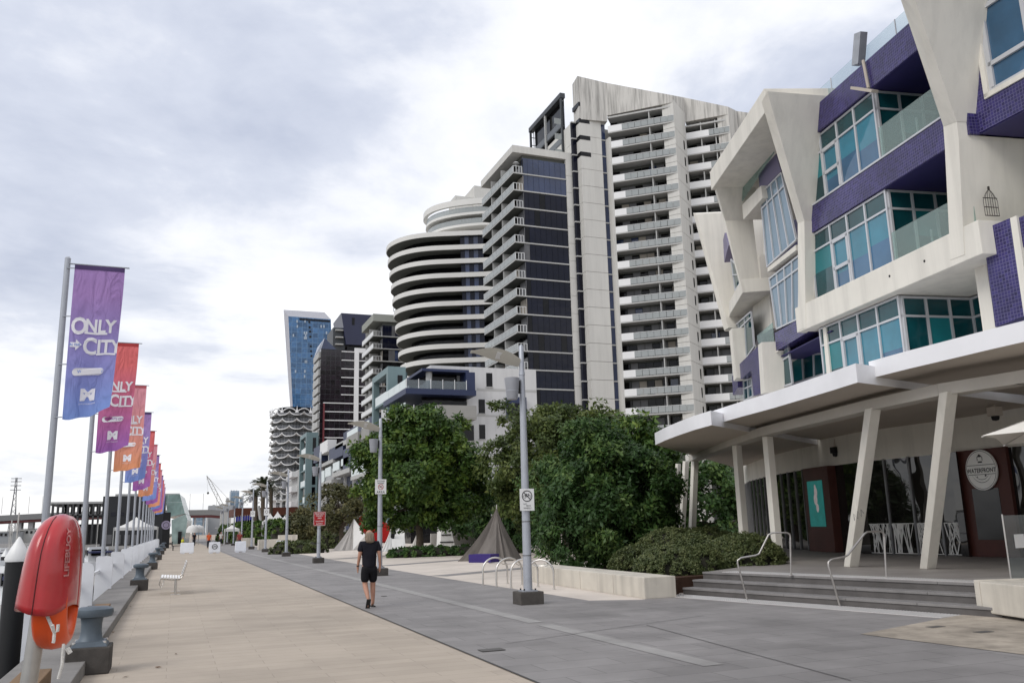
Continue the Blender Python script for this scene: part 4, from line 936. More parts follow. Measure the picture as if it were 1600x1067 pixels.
# ---- navy block standing behind it
T5b = thing('navy_block', 'dark navy windowless block on stilts behind the black glass block', 'tower', (52, 320, 0))
a = aty(533, 489, 320); c = aty(541, 538, 320); xr_ = 320*az(582, 520)
b = MB(); b.prism([V((a.x, 320, a.z)), V((xr_, 320, a.z)), V((xr_, 320, c.z)), V((c.x, 320, c.z))], (0, 18, 0)); b.build('upper_body', mat('navy_cladding', (.014, .017, .05), .35, .5, var=.15, vscale=.1), T5b)
b = MB(); b.box(a.x-2.6, a.x+2, 322, 336, 0, aty(526, 512, 322).z); b.build('stair_tower', MATS['dark_grey_metal'], T5b)
b = MB(); b.box(c.x+.5, xr_, 321, 336, 0, c.z-.5); b.build('lower_body', m_blk, T5b)
h = aty(552, 502, 319.9); b = MB(); b.box(h.x-.5, h.x+.5, 319.85, 320.05, h.z-1.4, h.z+1.4); b.build('window', m_blk, T5b)
for k in range(4):
    h = aty(530, 516+11*k, 321); b = MB(); b.box(h.x-1.4, h.x+1.5, 320.4, 321.9, h.z-.2, h.z+.2); b.build('balcony', m_slab, T5b)
# ---- leaning blue glass tower, farthest
T6 = thing('leaning_blue_tower', 'tall leaning blue glass tower with a slanted pale roof', 'tower', (55, 440, 0))
Yf, Yb = 430, 462
F = [aty(457.5, 640, Yf), aty(521, 640, Yf), aty(517, 499, Yf), aty(450.5, 494, Yf)]; Bk = [aty(454, 640, Yb), aty(515, 640, Yb), aty(507, 488, Yb), aty(443, 484, Yb)]
ext0 = [p+(F[i]-F[3-i if i < 2 else i]).normalized()*0 for i, p in enumerate(F)]
dn = lambda lo_, hi_: lo_+(lo_-hi_)*(lo_.z/(hi_.z-lo_.z))
F0, F1, B0, B1 = dn(F[0], F[3]), dn(F[1], F[2]), dn(Bk[0], Bk[3]), dn(Bk[1], Bk[2])
m_bcw = gridmat('blue_curtain_wall', (.045, .12, .25), (.10, .19, .32), 2.6, .12, width=.05, var=.35)
o = MB().add([F0, F1, F[2], F[3]], [(0, 1, 2, 3)]).build('glass_front', m_bcw, T6, fix=False); boxuv(o)
MB().add([F0, F[3], Bk[3], B0], [(0, 1, 2, 3)]).build('side_wall', mat('pale_side_cladding', (.42, .42, .46), .6, .3, var=.12, vscale=.08), T6, fix=False)
MB().add([F1, B1, Bk[2], F[2]], [(0, 1, 2, 3)]).build('side_wall', MATS['pale_side_cladding'], T6, fix=False)
MB().add([F[3], F[2], Bk[2], Bk[3]], [(0, 1, 2, 3)]).build('slanted_roof', mat('pale_roof_cladding', (.34, .34, .37), .6, .3, var=.08, vscale=.1), T6, fix=False)
MB().add([B0, Bk[3], Bk[2], B1], [(0, 1, 2, 3)]).build('glass_back', m_bcw, T6, fix=False); boxuv(T6.children[-1])
b = MB(); a, c = aty(468, 497, Yf-.3), aty(516, 500.5, Yf-.3); b.prism([a, c, c-V((0, 0, .9)), a-V((0, 0, .9))], (0, .2, 0)); b.build('roof_slot', m_blk, T6)
for k, py in enumerate((503, 511, 518, 526, 541, 548.5, 556)):
    h = aty(483.3+k*.55, py, Yf-.2); b = MB(); b.box(h.x-.45, h.x+.45, Yf-.25, Yf-.05, h.z-.45, h.z+.45); b.build('vent', m_blk, T6)
rn = random.Random(3)
for k in range(22):
    h = aty(rn.choice([459, 461, 463, 475, 477, 500, 505, 510])+rn.uniform(-1, 2), rn.choice([502, 510, 520, 524, 528, 547, 565, 580, 588]), Yf-.2); b = MB(); b.box(h.x-.35, h.x+.35, Yf-.22, Yf-.05, h.z-.7, h.z+.7); b.build('raised_blind', mat('pale_blind', (.35, .42, .5), .5, var=.1), T6)
# ---- tower wrapped in scalloped white ribbons
cW = V((375*math.sin(R_(6.9)), 375*math.cos(R_(6.9)), 0)); rW = 9.9
T7 = thing('scalloped_tower', 'grey tower wrapped in scalloped wavy white balcony ribbons', 'tower', cW)
z7 = EYE.z+365*sl(450, 645)
b = MB(); b.lathe([(rW-1.6, 0), (rW-1.6, z7+.5)], cW, 40); b.build('glass_core', gridmat('grey_curtain_wall', (.085, .09, .10), (.22, .22, .23), 1.3, .2, width=.09, var=.5), T7); boxuv(T7.children[-1])
b = MB(); b.lathe([(rW-2.2, z7+.5), (rW-2.2, z7+3.2)], cW+V((1, 2, 0)), 40); b.build('crown_wall', m_blk, T7)
for k in range(13):
    z = z7-2.95*k; b = MB(); ns = 120; rows_ = []
    prof = []
    for j in range(ns+1):
        t = 2*math.pi*j/ns; u = (t/(2*math.pi)*10+.5*(k % 2)) % 1; w = 1-abs(math.sin(math.pi*u))           # cusps up, bellies down
        zc = z-.9+1.5*w**1.6; rr = rW+.15-.5*w; prof.append((t, zc, rr))
    for j in range(ns):
        (t0, a0, r0), (t1, a1, r1) = prof[j], prof[j+1]
        P = lambda t, r, zz_: cW+V((r*math.cos(t), r*math.sin(t), zz_))
        h0 = .42; b.add([P(t0, r0, a0), P(t1, r1, a1), P(t1, r1, a1+h0), P(t0, r0, a0+h0), P(t0, r0-1.7, z-.55), P(t1, r1-1.7, z-.55)], [(0, 1, 2, 3), (5, 1, 0, 4), (3, 2, 5, 4)])
    b.build('ribbon', m_twhite, T7, fix=False)
    b = MB(); b.lathe([(rW-.7, z-1.35), (rW-.7, z-1.2), (rW-1.6, z-1.2), (rW-1.6, z-1.35)], cW, 40); b.build('floor_slab', m_soff, T7)
for k in range(10):
    t = 2*math.pi*(k+.5)/10; P0 = cW+V((rW*math.cos(t), rW*math.sin(t), z7+.3)); b = MB()
    b.lathe([(.75, 0), (.3, .9), (.1, 2.2), (.03, 3.0)], P0, 6); b.build('cusp', m_twhite, T7)
    pts = [cW+V((rW*math.cos(t+x*.628), rW*math.sin(t+x*.628), z7+.6+1.5*math.sin(math.pi*x))) for x in [j/8 for j in range(9)]]
    b = MB(); b.tube(pts, .22, 5); b.build('crown_arc', m_twhite, T7)

# lived-in variety: blinds half drawn here and there (shared mesh copies per material)
_vc = {}; rv = random.Random(77); m_curtain = mat('cream_drawn_curtain', (.30, .27, .23), .6, .3, var=.2, vscale=.3)
for T_ in (T3, T2, T4):
    for bl_ in T_.children:
        if not bl_.name.startswith('balcony'): continue
        for ch in bl_.children:
            if not ch.name.startswith('window') or ch.data.materials[0] in (m_navy2,): continue
            front = ch.data.materials[0] is m_navy
            mm = rv.choices([None, m_shade, m_blk, m_curtain, m_navy2], [.6, .14, .16, .08, .02] if not front else [.86, .03, .1, .0, .01])[0]
            if mm is None: continue
            key = (ch.data.name, mm.name)
            if key not in _vc: d2 = ch.data.copy(); d2.materials[0] = mm; _vc[key] = d2
            ch.data = _vc[key]
# ================================================================ LOW-RISE ROW ALONG THE PROMENADE
m_rw = mat('grey_white_render', (.56, .56, .56), .8, .25, var=.04, vscale=.3, streak=.07)
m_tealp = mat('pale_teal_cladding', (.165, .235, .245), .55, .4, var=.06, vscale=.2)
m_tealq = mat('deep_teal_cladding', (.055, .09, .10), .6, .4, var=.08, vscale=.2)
m_navyp = mat('navy_cladding_panel', (.018, .028, .075), .5, .4, var=.08, vscale=.3)
m_grayp = mat('warm_grey_panel', (.29, .285, .27), .7, .3, var=.05, vscale=.4)
m_paleg2 = mat('pale_glass_panel', (.55, .62, .62), .3, .5, var=.05, vscale=.5)
WB = thing('white_block', 'grey-white rendered low block with slit windows and navy corner balconies', 'apartment block', (30, 92.7, 0))
Yw = 92.7; xr = Yw*az(838, 600); zt_ = aty(800, 576, Yw).z
b = MB(); b.box(26.2, xr, Yw, 118, 0, zt_); b.build('wall', m_rw, WB)
def onw(px0, py0, px1, py1, Y, name, m, d0, d1, parent):
    a, c = aty(px0, py1, Y), aty(px1, py0, Y); b = MB(); b.box(a.x, c.x, Y-d0, Y+d1, a.z, c.z); return b.build(name, m, parent)
for r_ in ((760, 583, 769, 604.5), (748, 624, 757.5, 646), (749, 663.5, 758, 686)):
    w_ = onw(*r_, Yw, 'window', m_blk, .03, .2, WB); onw(r_[0]-1, r_[3], r_[2]+1, r_[3]+1, Yw, 'sill', m_slab, .12, .1, w_)
bw = onw(791, 622, 819, 656, Yw, 'bay_window', m_navyp, .7, .1, WB)
for k in range(3): onw(793.5+8.2*k, 630, 800.3+8.2*k, 653, Yw-.7, 'pane', m_blk, .04, .02, bw)
for py in (609.5, 650): onw(745, py, 838, py+.7, Yw, 'joint', m_slab, .02, .1, WB)
# corner terraces
Yb = 90.0; xl = Yb*az(634, 612); xq = Yb*az(744, 612); zN = aty(690, 616.5, Yb).z; zG = aty(690, 653, Yb).z; zTp = aty(690, 573, Yb).z
b = MB(); b.box(xl, xq, Yb, 101, zN, zN+.62); nb = b.build('navy_balcony', m_navyp, WB)
b = MB(); b.box(xl+3.2, xq-1.5, Yb+2.4, Yb+2.6, zN+.62, zTp-.4); b.build('window_wall', m_blk, nb)
b = MB(); b.box(xl+3.2, xl+3.4, Yb+2.6, 101, zN+.62, zTp-.4); b.build('window_wall', m_blk, nb)
b = MB(); b.box(xq-1.05, xq, Yb+.3, Yw-.05, zN+.62, zN+2.7); b.build('navy_panel', m_navyp, nb)
for k in range(6):
    x = xl+.05+(xq-xl-1.2)*k/5; b = MB(); b.box(x, x+.07, Yb+.04, Yb+.1, zN+.62, zN+1.7); b.build('glass_post', m_railw, nb)
    if k < 5: b = MB(); b.box(x+.1, x+(xq-xl-1.2)/5-.03, Yb+.05, Yb+.08, zN+.64, zN+1.55); b.build('railing_panel', clearglass('dark_clear_glass', (.6, .66, .7), .75), nb)
for k in range(4):
    b = MB(); b.box(xl, xl+.05, Yb+.1+2.7*k, Yb+2.7+2.7*k, zN+.64, zN+1.6); b.build('railing_panel', m_paleg2, nb)
b = MB(); b.box(xl+2.0, xq-.6, Yb+.6, 101, zTp-.42, zTp-.12); rf = b.build('terrace_roof', m_navyp, WB)
b = MB(); b.tube([(xl+3.0, Yb+1.4, zN+.6), (xl+3.0, Yb+1.4, zTp-.4)], .35, 10); b.build('column', m_slab, nb)
b = MB(); b.box(xl+.15, xq, Yb, 101, zG-.1, zG+.25); gb = b.build('grey_balcony', m_grayp, WB)
xm = Yb*az(683, 650)
b = MB(); b.box(xm, xq, Yb-.03, Yb+.2, zG+.1, zG+1.45); b.build('parapet', m_grayp, gb)
b = MB(); b.box(xl+.12, xl+.3, Yb, 101, zG-.1, zG+1.1); b.build('parapet', m_grayp, gb)
b = MB(); b.box(xl+.14, xl+.24, Yb+1, 100, zG+1.1, zG+1.75); b.build('railing_panel', m_paleg2, gb)
b = MB(); b.box(xl+2.4, xq-.4, Yb+2.2, Yb+2.4, zG+.25, zN); b.build('window_wall', m_blk, gb)
for k in range(3):
    x = Yb*az(647+17*k, 650); b = MB(); b.box(x-.04, x+.03, Yb+.04, Yb+.1, zG+.25, zG+1.4); b.build('glass_post', m_railw, gb)
b = MB(); b.box(xl+.8, xq, Yb+1, 101, 0, zG-.6); b.build('lower_wall', m_blk, WB)
b = MB(); b.box(xl+.6, xq+.1, Yb+.5, 101, zG-3.3, zG-2.4); b.build('lower_balcony', m_grayp, WB)
for i, px in enumerate((639, 660, 679)):
    c = V((Yb*az(px, 650), Yb+.5, zG+.25)); r_ = thing('planter', ['white pot on the grey balcony, nearest its left corner', 'white pot in the middle of the grey balcony', 'white pot on the grey balcony, beside the solid parapet'][i], 'planter', c, group='white pots on the grey balcony')
    b = MB(); b.lathe([(.16, 0), (.24, .5), (.22, .52), (.14, .46)], c, 10); b.build('pot', m_twhite, r_); b = MB(); b.lathe([(.2, .46), (.16, .6), (.04, .7)], c, 8); b.build('soil_and_leaves', mat('dark_leaf_tuft', (.03, .05, .02), .8, var=.3, vscale=9), r_)

def on_side(Tn, X, px0, py0, px1, py1, name, m, depth=.4, proud=.02):
    """box on a west-facing wall at X: seen between two photo points (left = farther)"""
    a, c = atx(px0, py1, X), atx(px1, py0, X); y0, y1 = min(a.y, c.y), max(a.y, c.y)
    zc0 = EYE.z+math.hypot(X, (y0+y1)/2)*sl((px0+px1)/2, py1); zc1 = EYE.z+math.hypot(X, (y0+y1)/2)*sl((px0+px1)/2, py0)
    b = MB(); b.box(X-proud, X+depth, y0, y1, zc0, zc1); return b.build(name, m, Tn)
def teal_frame(label, X, pxn, pxf, pyn, pxface, nfl, hfl, name='teal_frame_block'):
    """open teal frame: near corner at pxn, far end at pxf, roof seen at pyn, camera-facing end runs to pxface"""
    yn, yf = X/az(pxn, pyn+40), X/az(pxf, pyn+40); zt_ = EYE.z+math.hypot(X, yn)*sl(pxn, pyn); xf = yn*az(pxface, pyn+30)
    T = thing(name, label, 'apartment block', (X, yn, 0)); cw = .9
    for y in (yn, yf-cw):
        b = MB(); b.box(X, X+.8, y, y+cw, 0, zt_); b.build('frame_column', m_tealp, T)
    b = MB(); b.box(X, X+.8, yn+cw, yf-cw, zt_-.8, zt_-.003); b.build('frame_beam', m_tealp, T)
    b = MB(); b.box(X+.8, xf, yn+.02, yn+.5, 0, zt_-.01); b.build('end_wall', m_tealp, T)
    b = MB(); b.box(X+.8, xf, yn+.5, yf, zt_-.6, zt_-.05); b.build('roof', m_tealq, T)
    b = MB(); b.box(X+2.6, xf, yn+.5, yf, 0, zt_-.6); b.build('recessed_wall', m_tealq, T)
    wx0, wx1 = X+.8+(xf-X-.8)*.3, X+.8+(xf-X-.8)*.72
    for k in range(nfl):
        z = zt_-.8-hfl*(k+1)
        if z < 0: break
        b = MB(); b.box(X+.15, X+2.6, yn+cw, yf-cw, z-.25, z); fl = b.build('balcony', m_tealp, T)
        b = MB(); b.box(X+.15, X+.25, yn+cw+(yf-yn)*.0, yn+cw+(yf-yn-2*cw)*(.95 if k % 2 == 0 else .45), z, z+1.15); b.build('railing_panel', m_paleg2, fl)
        b = MB(); b.box(X+2.5, X+2.62, yn+cw+.5, yf-cw-.5, z+.1, z+hfl-.5); b.build('window', m_blk, fl)
        b = MB(); b.box(X+.9, X+1.05, (yn+yf)/2-.3, (yn+yf)/2+.1, z, z+hfl-.3); b.build('fin', m_tealp, fl)
        b = MB(); b.box(wx0, wx1, yn-.02, yn+.2, z+.2, z+hfl-.3); b.build('end_window', m_blk, T)
    return T
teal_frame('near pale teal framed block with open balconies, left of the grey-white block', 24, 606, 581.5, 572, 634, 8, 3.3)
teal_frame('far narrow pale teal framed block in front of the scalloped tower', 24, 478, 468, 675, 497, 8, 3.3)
# navy block between the two teal frames, with box balconies
NB = thing('navy_balcony_block', 'navy block with grey box balconies and pale glass panels between the teal frames', 'apartment block', (25, 150, 0))
b = MB(); y0, y1 = 25.2/az(582, 700), 25.2/az(499, 730)
z_a = EYE.z+math.hypot(25, y0)*sl(575, 648); b.box(25.4, 37, y0+.5, y0+24, 0, z_a); b.build('wall', m_navyp, NB)
z_b = EYE.z+math.hypot(25, y0+30)*sl(535, 690); b = MB(); b.box(26, 37, y0+24, y1, 0, z_b); b.build('wall', m_blk, NB)
for (x0, y0_, x1, y1_) in ((541, 671, 559.5, 697), (564.5, 659, 577, 684)):
    g = on_side(NB, 22.6, x0, y0_+8, x1, y1_, 'box_balcony', m_grayp, 3.0); on_side(NB, 22.7, x0+1, y0_, x1-1, y0_+8.5, 'railing_panel', m_paleg2, .1, .0)
for i, (x0, y0_, x1, y1_, m_) in enumerate(((549, 712, 571, 742, m_paleg2), (533, 715, 545, 726, m_paleg2), (520, 722, 530, 735, m_paleg2), (508, 730, 517, 744, m_paleg2), (499, 736, 507, 754, m_paleg2), (514, 697, 536, 716, m_navyp), (536, 700, 548, 735, m_navyp), (500, 690, 512, 708, m_twhite), (560, 752, 582, 770, m_paleg2), (500, 765, 520, 784, m_grayp), (490, 698, 500, 722, m_navyp), (524, 690, 545, 697, m_slab))):
    on_side(NB, 23.6, x0, y0_, x1, y1_, 'railing_panel' if m_ is m_paleg2 else 'balcony_panel', m_, .15 if m_ is m_paleg2 else 1.5)
for (x0, y0_, x1, y1_) in ((548, 741, 572, 747), (519, 735, 546, 742), (498, 752, 518, 758), (498, 722, 520, 727), (498, 782, 545, 788)):
    on_side(NB, 23.5, x0, y0_, x1, y1_, 'balcony_slab', m_slab, 3)
for px in (505, 522, 538, 552, 566):
    y = 24.2/az(px, 730); b = MB(); b.box(24.2, 24.6, y, y+.4, 0, z_b*.8); b.build('column', m_slab, NB)
# grey block farther along
GB = thing('grey_block', 'narrow grey block with white balconies at the far end of the row', 'apartment block', (24.5, 230, 0))
y0, y1 = 24.5/az(467, 760), 24.5/az(447, 760); zg = EYE.z+math.hypot(24.5, y0)*sl(455, 733)
b = MB(); b.box(24.5, 36, y0, y1, 0, zg); b.build('wall', m_slab, GB)
for k in range(5):
    z = zg-1.2-3.2*k
    if z > 0:
        b = MB(); b.box(23.2, 24.48, y0+2, y0+12, z-.3, z+.9); b.build('balcony', m_twhite, GB); b = MB(); b.box(24.44, 24.6, y0+13, y1-3, z-.5, z+1.6); b.build('window', m_blk, GB)
# base of the scalloped tower: white columns and slabs
for (x0, y0_, x1, y1_) in ((426, 764, 432, 800), (437, 770, 441, 800)):
    onw(x0, y0_, x1, y1_, 360, 'column', m_twhite, .3, 1, T7)
for (x0, y0_, x1, y1_) in ((419, 761.5, 446, 763.5), (419, 780, 446, 782)):
    onw(x0, y0_, x1, y1_, 359, 'slab', m_twhite, .3, 2, T7)
# long rust-red wall band beyond
RW = thing('rust_building', 'long low rust-red building beyond the palms', 'building', (14, 190, 0))
Yr = 190; a, c = aty(366, 806, Yr), aty(520, 791, Yr)
b = MB(); b.box(a.x, c.x, Yr, Yr+20, a.z, c.z); b.build('upper_band', mat('rust_red_cladding', (.10, .032, .018), .7, .3, var=.1, vscale=.3), RW)
b = MB(); b.box(a.x+.5, c.x, Yr+3, Yr+20, 0, a.z-.02); b.build('shopfront', m_blk, RW)
# ================================================================ TREES, HEDGES, PLANTS
def leafmat(name, c0, c1, c2, rough=.5):
    m = bpy.data.materials.new(name); m.use_nodes = True; t = m.node_tree; b = t.nodes['Principled BSDF']; b.inputs['Roughness'].default_value = rough; b.inputs['Specular IOR Level'].default_value = .35
    at = t.nodes.new('ShaderNodeAttribute'); at.attribute_name = 'tint'; r = t.nodes.new('ShaderNodeValToRGB'); t.links.new(at.outputs['Fac'], r.inputs[0])
    e = r.color_ramp.elements; e[0].color = (*c0, 1); e[1].color = (*c2, 1); k = e.new(.5); k.color = (*c1, 1); t.links.new(r.outputs[0], b.inputs['Base Color'])
    tr = t.nodes.new('ShaderNodeBsdfTranslucent'); t.links.new(r.outputs[0], tr.inputs[0]); mx = t.nodes.new('ShaderNodeMixShader'); mx.inputs[0].default_value = .25
    t.links.new(b.outputs[0], mx.inputs[1]); t.links.new(tr.outputs[0], mx.inputs[2]); t.links.new(mx.outputs[0], t.nodes['Material Output'].inputs[0]); return m
def leaves(name, centers, crad, per, size, m, parent, seed, up=.35, center=None, asp=.5, off=V((0, 0, 0))):
    """leaf-sized faces gathered round clump centres; each leaf a bent pair of triangles"""
    rg = np.random.default_rng(seed); C_ = np.asarray(centers, float); n = len(C_)*per
    idx = np.repeat(np.arange(len(C_)), per); cr = np.asarray(crad, float)[idx]
    d = rg.normal(size=(n, 3)); d /= np.linalg.norm(d, axis=1)[:, None]; rad = rg.random(n)**.5
    P = C_[idx]+d*(rad*cr)[:, None]*np.array([1, 1, .85])
    cen = np.asarray(center if center is not None else C_.mean(0), float)
    out_ = P-cen; out_ /= np.linalg.norm(out_, axis=1)[:, None]+1e-6
    nor = out_*.5+d*.6+rg.normal(size=(n, 3))*.55+np.array([0, 0, up]); nor /= np.linalg.norm(nor, axis=1)[:, None]
    a = np.cross(nor, rg.normal(size=(n, 3))); a /= np.linalg.norm(a, axis=1)[:, None]+1e-6; b_ = np.cross(nor, a)
    s = size*(.6+.8*rg.random(n)); L_ = a*s[:, None]; Wd = b_*(s*asp)[:, None]*.5
    fold_ = nor*(s*.12)[:, None]
    v = np.stack([P, P+L_*.5+Wd-fold_, P+L_, P+L_*.5-Wd-fold_], 1).reshape(-1, 3)-np.array(off)
    f = np.arange(n*4).reshape(n, 4)
    me = bpy.data.meshes.new(name); me.vertices.add(n*4); me.vertices.foreach_set('co', v.ravel().astype(np.float32))
    me.loops.add(n*4); me.loops.foreach_set('vertex_index', f.ravel().astype(np.int32)); me.polygons.add(n)
    me.polygons.foreach_set('loop_start', (np.arange(n)*4).astype(np.int32)); me.polygons.foreach_set('loop_total', np.full(n, 4, np.int32))
    me.update(); tn = np.clip(rg.random(len(C_))[idx]*.55+rg.random(n)*.45, 0, 1)
    at = me.attributes.new('tint', 'FLOAT', 'FACE'); at.data.foreach_set('value', tn.astype(np.float32))
    me.materials.append(m); o = bpy.data.objects.new(name, me); COL.objects.link(o); o.parent = parent; return stuff(o)
m_bark = mat('grey_brown_bark', (.10, .08, .06), .9, .2, var=.25, vscale=6, bump=.6, bscale=14)
def tree(label, loc, trunk_h, ell, nclump, per, size, m, seed, clump=.9, shell=.5, limbs=7, cat='tree', name='tree', floor=.15, asp=.5, lob=.25, lean=(0, 0), r0=.22):
    """tapered trunk, limbs to the crown, leaf clumps through an uneven ellipsoid: ell = list of (centre offset, radii)"""
    T = thing(name, label, cat, loc); o = V(loc); rg = np.random.default_rng(seed)
    cs = []; crs = []
    wsum = [e[1][0]*e[1][1]*e[1][2] for e in ell]; tot = sum(wsum)
    for (c_, r_), w in zip(ell, wsum):
        k = max(4, int(nclump*w/tot)); cnt = 0; ph = rg.random(6)*6
        while cnt < k:
            d = rg.normal(size=3); d /= np.linalg.norm(d); u = shell+(1-shell)*rg.random()**.55
            bump_ = 1+lob*(math.sin(d[0]*4+ph[0])*math.sin(d[1]*4.3+ph[1])+.6*math.sin(d[2]*6+ph[2]+d[0]*5))
            p = np.array(c_)+d*np.array(r_)*u*bump_
            if p[2] < floor: continue
            cs.append(p+np.array(o)); crs.append(clump*(.55+.7*rg.random())); cnt += 1
    cen = np.array(o)+np.array(ell[0][0])-np.array([0, 0, ell[0][1][2]*.4])
    leaves('crown', cs, crs, per, size, m, T, seed, center=cen, asp=asp, off=o)
    top = o+V((lean[0], lean[1], trunk_h)); b = MB(); b.tube([o, o.lerp(top, .3)+V((.04, .03, 0)), o.lerp(top, .7)-V((.05, .0, 0)), top], [r0*1.3, r0, r0*.85, r0*.7], 10); b.build('trunk', m_bark, T, smooth=True)
    for k in range(limbs):
        tgt = V(cs[int(rg.integers(len(cs)))]); mid = top.lerp(tgt, .5)+V((0, 0, -.2*(tgt-top).length*.3))
        b = MB(); b.tube([top-V((0, 0, .2)), mid, tgt], [r0*.55, r0*.3, r0*.08], 6); b.build('limb', m_bark, T, smooth=True)
    return T
lm_dark = leafmat('dark_fig_leaf', (.018, .046, .011), (.045, .10, .024), (.13, .20, .05))
lm_brt = leafmat('bright_tree_leaf', (.018, .045, .009), (.06, .12, .02), (.19, .26, .045))
lm_olive = leafmat('olive_tree_leaf', (.03, .052, .012), (.085, .12, .03), (.19, .22, .06))
lm_dry = leafmat('dry_shrub_leaf', (.035, .04, .014), (.09, .09, .035), (.17, .15, .06))
lm_hedge = leafmat('hedge_leaf', (.036, .055, .016), (.09, .115, .04), (.18, .195, .08))
lm_palm = leafmat('palm_leaf', (.012, .02, .008), (.03, .04, .015), (.06, .065, .03))
# big round tree behind the tents
g1 = V((15.6, 52, 0)); sc1 = 52/1340*1.08
tc_ = aty(655, 758, 52)
tree('big round dark green tree in the plaza, behind the walking person', (tc_.x, 52, 0), 3.2, [((.2, 0, 5.1), (3.55, 3.6, 3.4)), ((.4, 0, 7.3), (2.5, 2.6, 1.5)), ((-2.4, .3, 4.3), (1.5, 1.8, 1.5)), ((2.2, -.3, 4.0), (1.9, 2, 2.0))], 560, 130, .27, lm_brt, 11, clump=.58, shell=.7, floor=1.6, lob=.3)
# olive-leaved tree farther back
tc_ = aty(880, 740, 46)
tree('tall olive-green tree rising behind the dense bush, centre right', (tc_.x, 46, 0), 3.6, [((-1, 0, 5.6), (3.3, 3.2, 2.9)), ((1.8, 0, 5.6), (3.2, 3, 2.3)), ((.3, 0, 7.2), (2.4, 2.4, 1.25)), ((-2.6, 0, 3.6), (1.8, 2, 2.4)), ((3.8, .5, 4.6), (2.2, 2, 2.0))], 520, 120, .24, lm_olive, 12, clump=.6, shell=.6, floor=.8, lob=.3)
# dense dark bush-like tree in front
tc_ = aty(948, 780, 29)
tree('dense dark broad-leaved tree with foliage to the ground behind the low wall', (tc_.x, 29, 0), 2.0, [((0, 0, 2.75), (2.55, 2.2, 2.45)), ((-.9, 0, 1.5), (1.9, 1.9, 1.5)), ((1.1, -.1, 2.2), (1.85, 1.9, 1.9)), ((2.2, .4, 3.2), (1.0, 1.2, 1.2))], 480, 150, .19, lm_dark, 13, clump=.45, shell=.72, floor=.12, asp=.42)
# wispy brownish tree left
tc_ = aty(535, 780, 75)
tree('wispy brown-green tree left of the big round tree', (tc_.x, 75, 0), 2.0, [((0, 0, 3.4), (2.4, 2.2, 2.1)), ((1.2, 0, 4.2), (1.5, 1.5, 1.2))], 100, 70, .26, lm_dry, 14, clump=.55, shell=.35, limbs=16)
# far dark trees behind the plaza that close the view
for i, (px, Y, rx, rz, h, mm, lab) in enumerate(((800, 60, 4.5, 2.2, 2.6, lm_dark, 'dark low tree mass behind the brown draped tent'), (1095, 50, 5.6, 2.9, 3.0, lm_dark, 'dark shrubbery behind the canopy columns'), (478, 98, 1.7, 1.6, 2.2, lm_dry, 'dark scrubby tree right of the white marquee peaks'), (1010, 40, 2.4, 2.6, 4.2, lm_brt, 'bright green treetop beside the canopy edge'))):
    c = aty(px, 830, Y); tree(lab, (c.x, Y, 0), 1.6, [((0, 0, h), (rx, 2.4, rz))], 150, 100, .34, mm, 30+i, clump=.8, shell=.45, limbs=4)
# clipped hedges: rounded mounds
def hedge(label, pts, h, seed, m=None, size=.058, n=44000, z0=0., wob=.06, name='hedge', parent_cat='hedge'):
    """pts: list of ((x, y), radius) lobes; leaves over a dark core"""
    o = V((sum(p[0][0] for p in pts)/len(pts), sum(p[0][1] for p in pts)/len(pts), z0)); H = thing(name, label, parent_cat, o); rg = np.random.default_rng(seed)
    C_ = []; R2 = []; core = MB()
    tot = sum(p[1]**2 for p in pts)
    for (x, y), r in pts:
        core.lathe([(r*.8, 0), (r*.84, h*.3), (r*.72, h*.6), (r*.42, h*.84), (.02, h*.92)], (x, y, z0), 14)
        k = int(n/40*r*r/tot); d = rg.normal(size=(k*3, 3)); d[:, 2] = np.abs(d[:, 2])*1.0; d /= np.linalg.norm(d, axis=1)[:, None]; d = d[:k]
        sx = np.sign(d)*np.abs(d)**.9; L2 = sx/np.maximum(1e-6, (np.abs(sx)**2.15).sum(1)**(1/2.15))[:, None]
        P = np.array([x, y, z0])+L2*np.array([r, r, h])*(1+rg.normal(size=k)*wob*.4)[:, None]
        C_ += list(P); R2 += [.075+.03*q_ for q_ in rg.random(k)]
    core.build('core', mat('hedge_core_dark', (.018, .017, .009), .9, var=.3, vscale=12), H)  # solid near-black filling behind the leaves
    leaves('foliage', C_, R2, 40, size, m or lm_hedge, H, seed, off=o, asp=.6, up=.5); return H
W1 = [atz(x, y, 0) for x, y in ((985, 905), (1050, 905), (1110, 903))]
hedge('low clipped hedge mound behind the concrete bench wall, nearest the steps', [((11.85, 19.75), .85), ((12.75, 19.75), .75), ((11.8, 21.2), .8)], .78, 41, z0=.24)
hedge('clipped hedge mound beside the left handrail, in front of the white columns', [((14.6, 20.4), 1.1), ((13.9, 21.6), 1.0)], .86, 42, z0=.4)
hedge('clipped hedge mound farther back under the end of the canopy', [((15.6, 25.6), 1.3), ((17.4, 26.6), 1.4)], 1.0, 43, z0=.4)
hedge('low clipped hedge left of the pale pointed tent', [((aty(530, 850, 80).x-1.3+k*.9, 80), 1.1) for k in range(3)], 1.45, 45, n=9000, size=.16)
hedge('sprawling low shrub bed right of the far white blocks', [((aty(468, 862, 66).x+k*.9-.8, 67), 1.2) for k in range(3)], .9, 46, n=9000, size=.14)
hedge('dark ground-cover bed under the big round tree', [((tc__ , 50.2), 1.25) for tc__ in (12.8, 14.4, 16.2, 17.8, 19.2)], .55, 47, n=12000, size=.14, m=lm_dark)
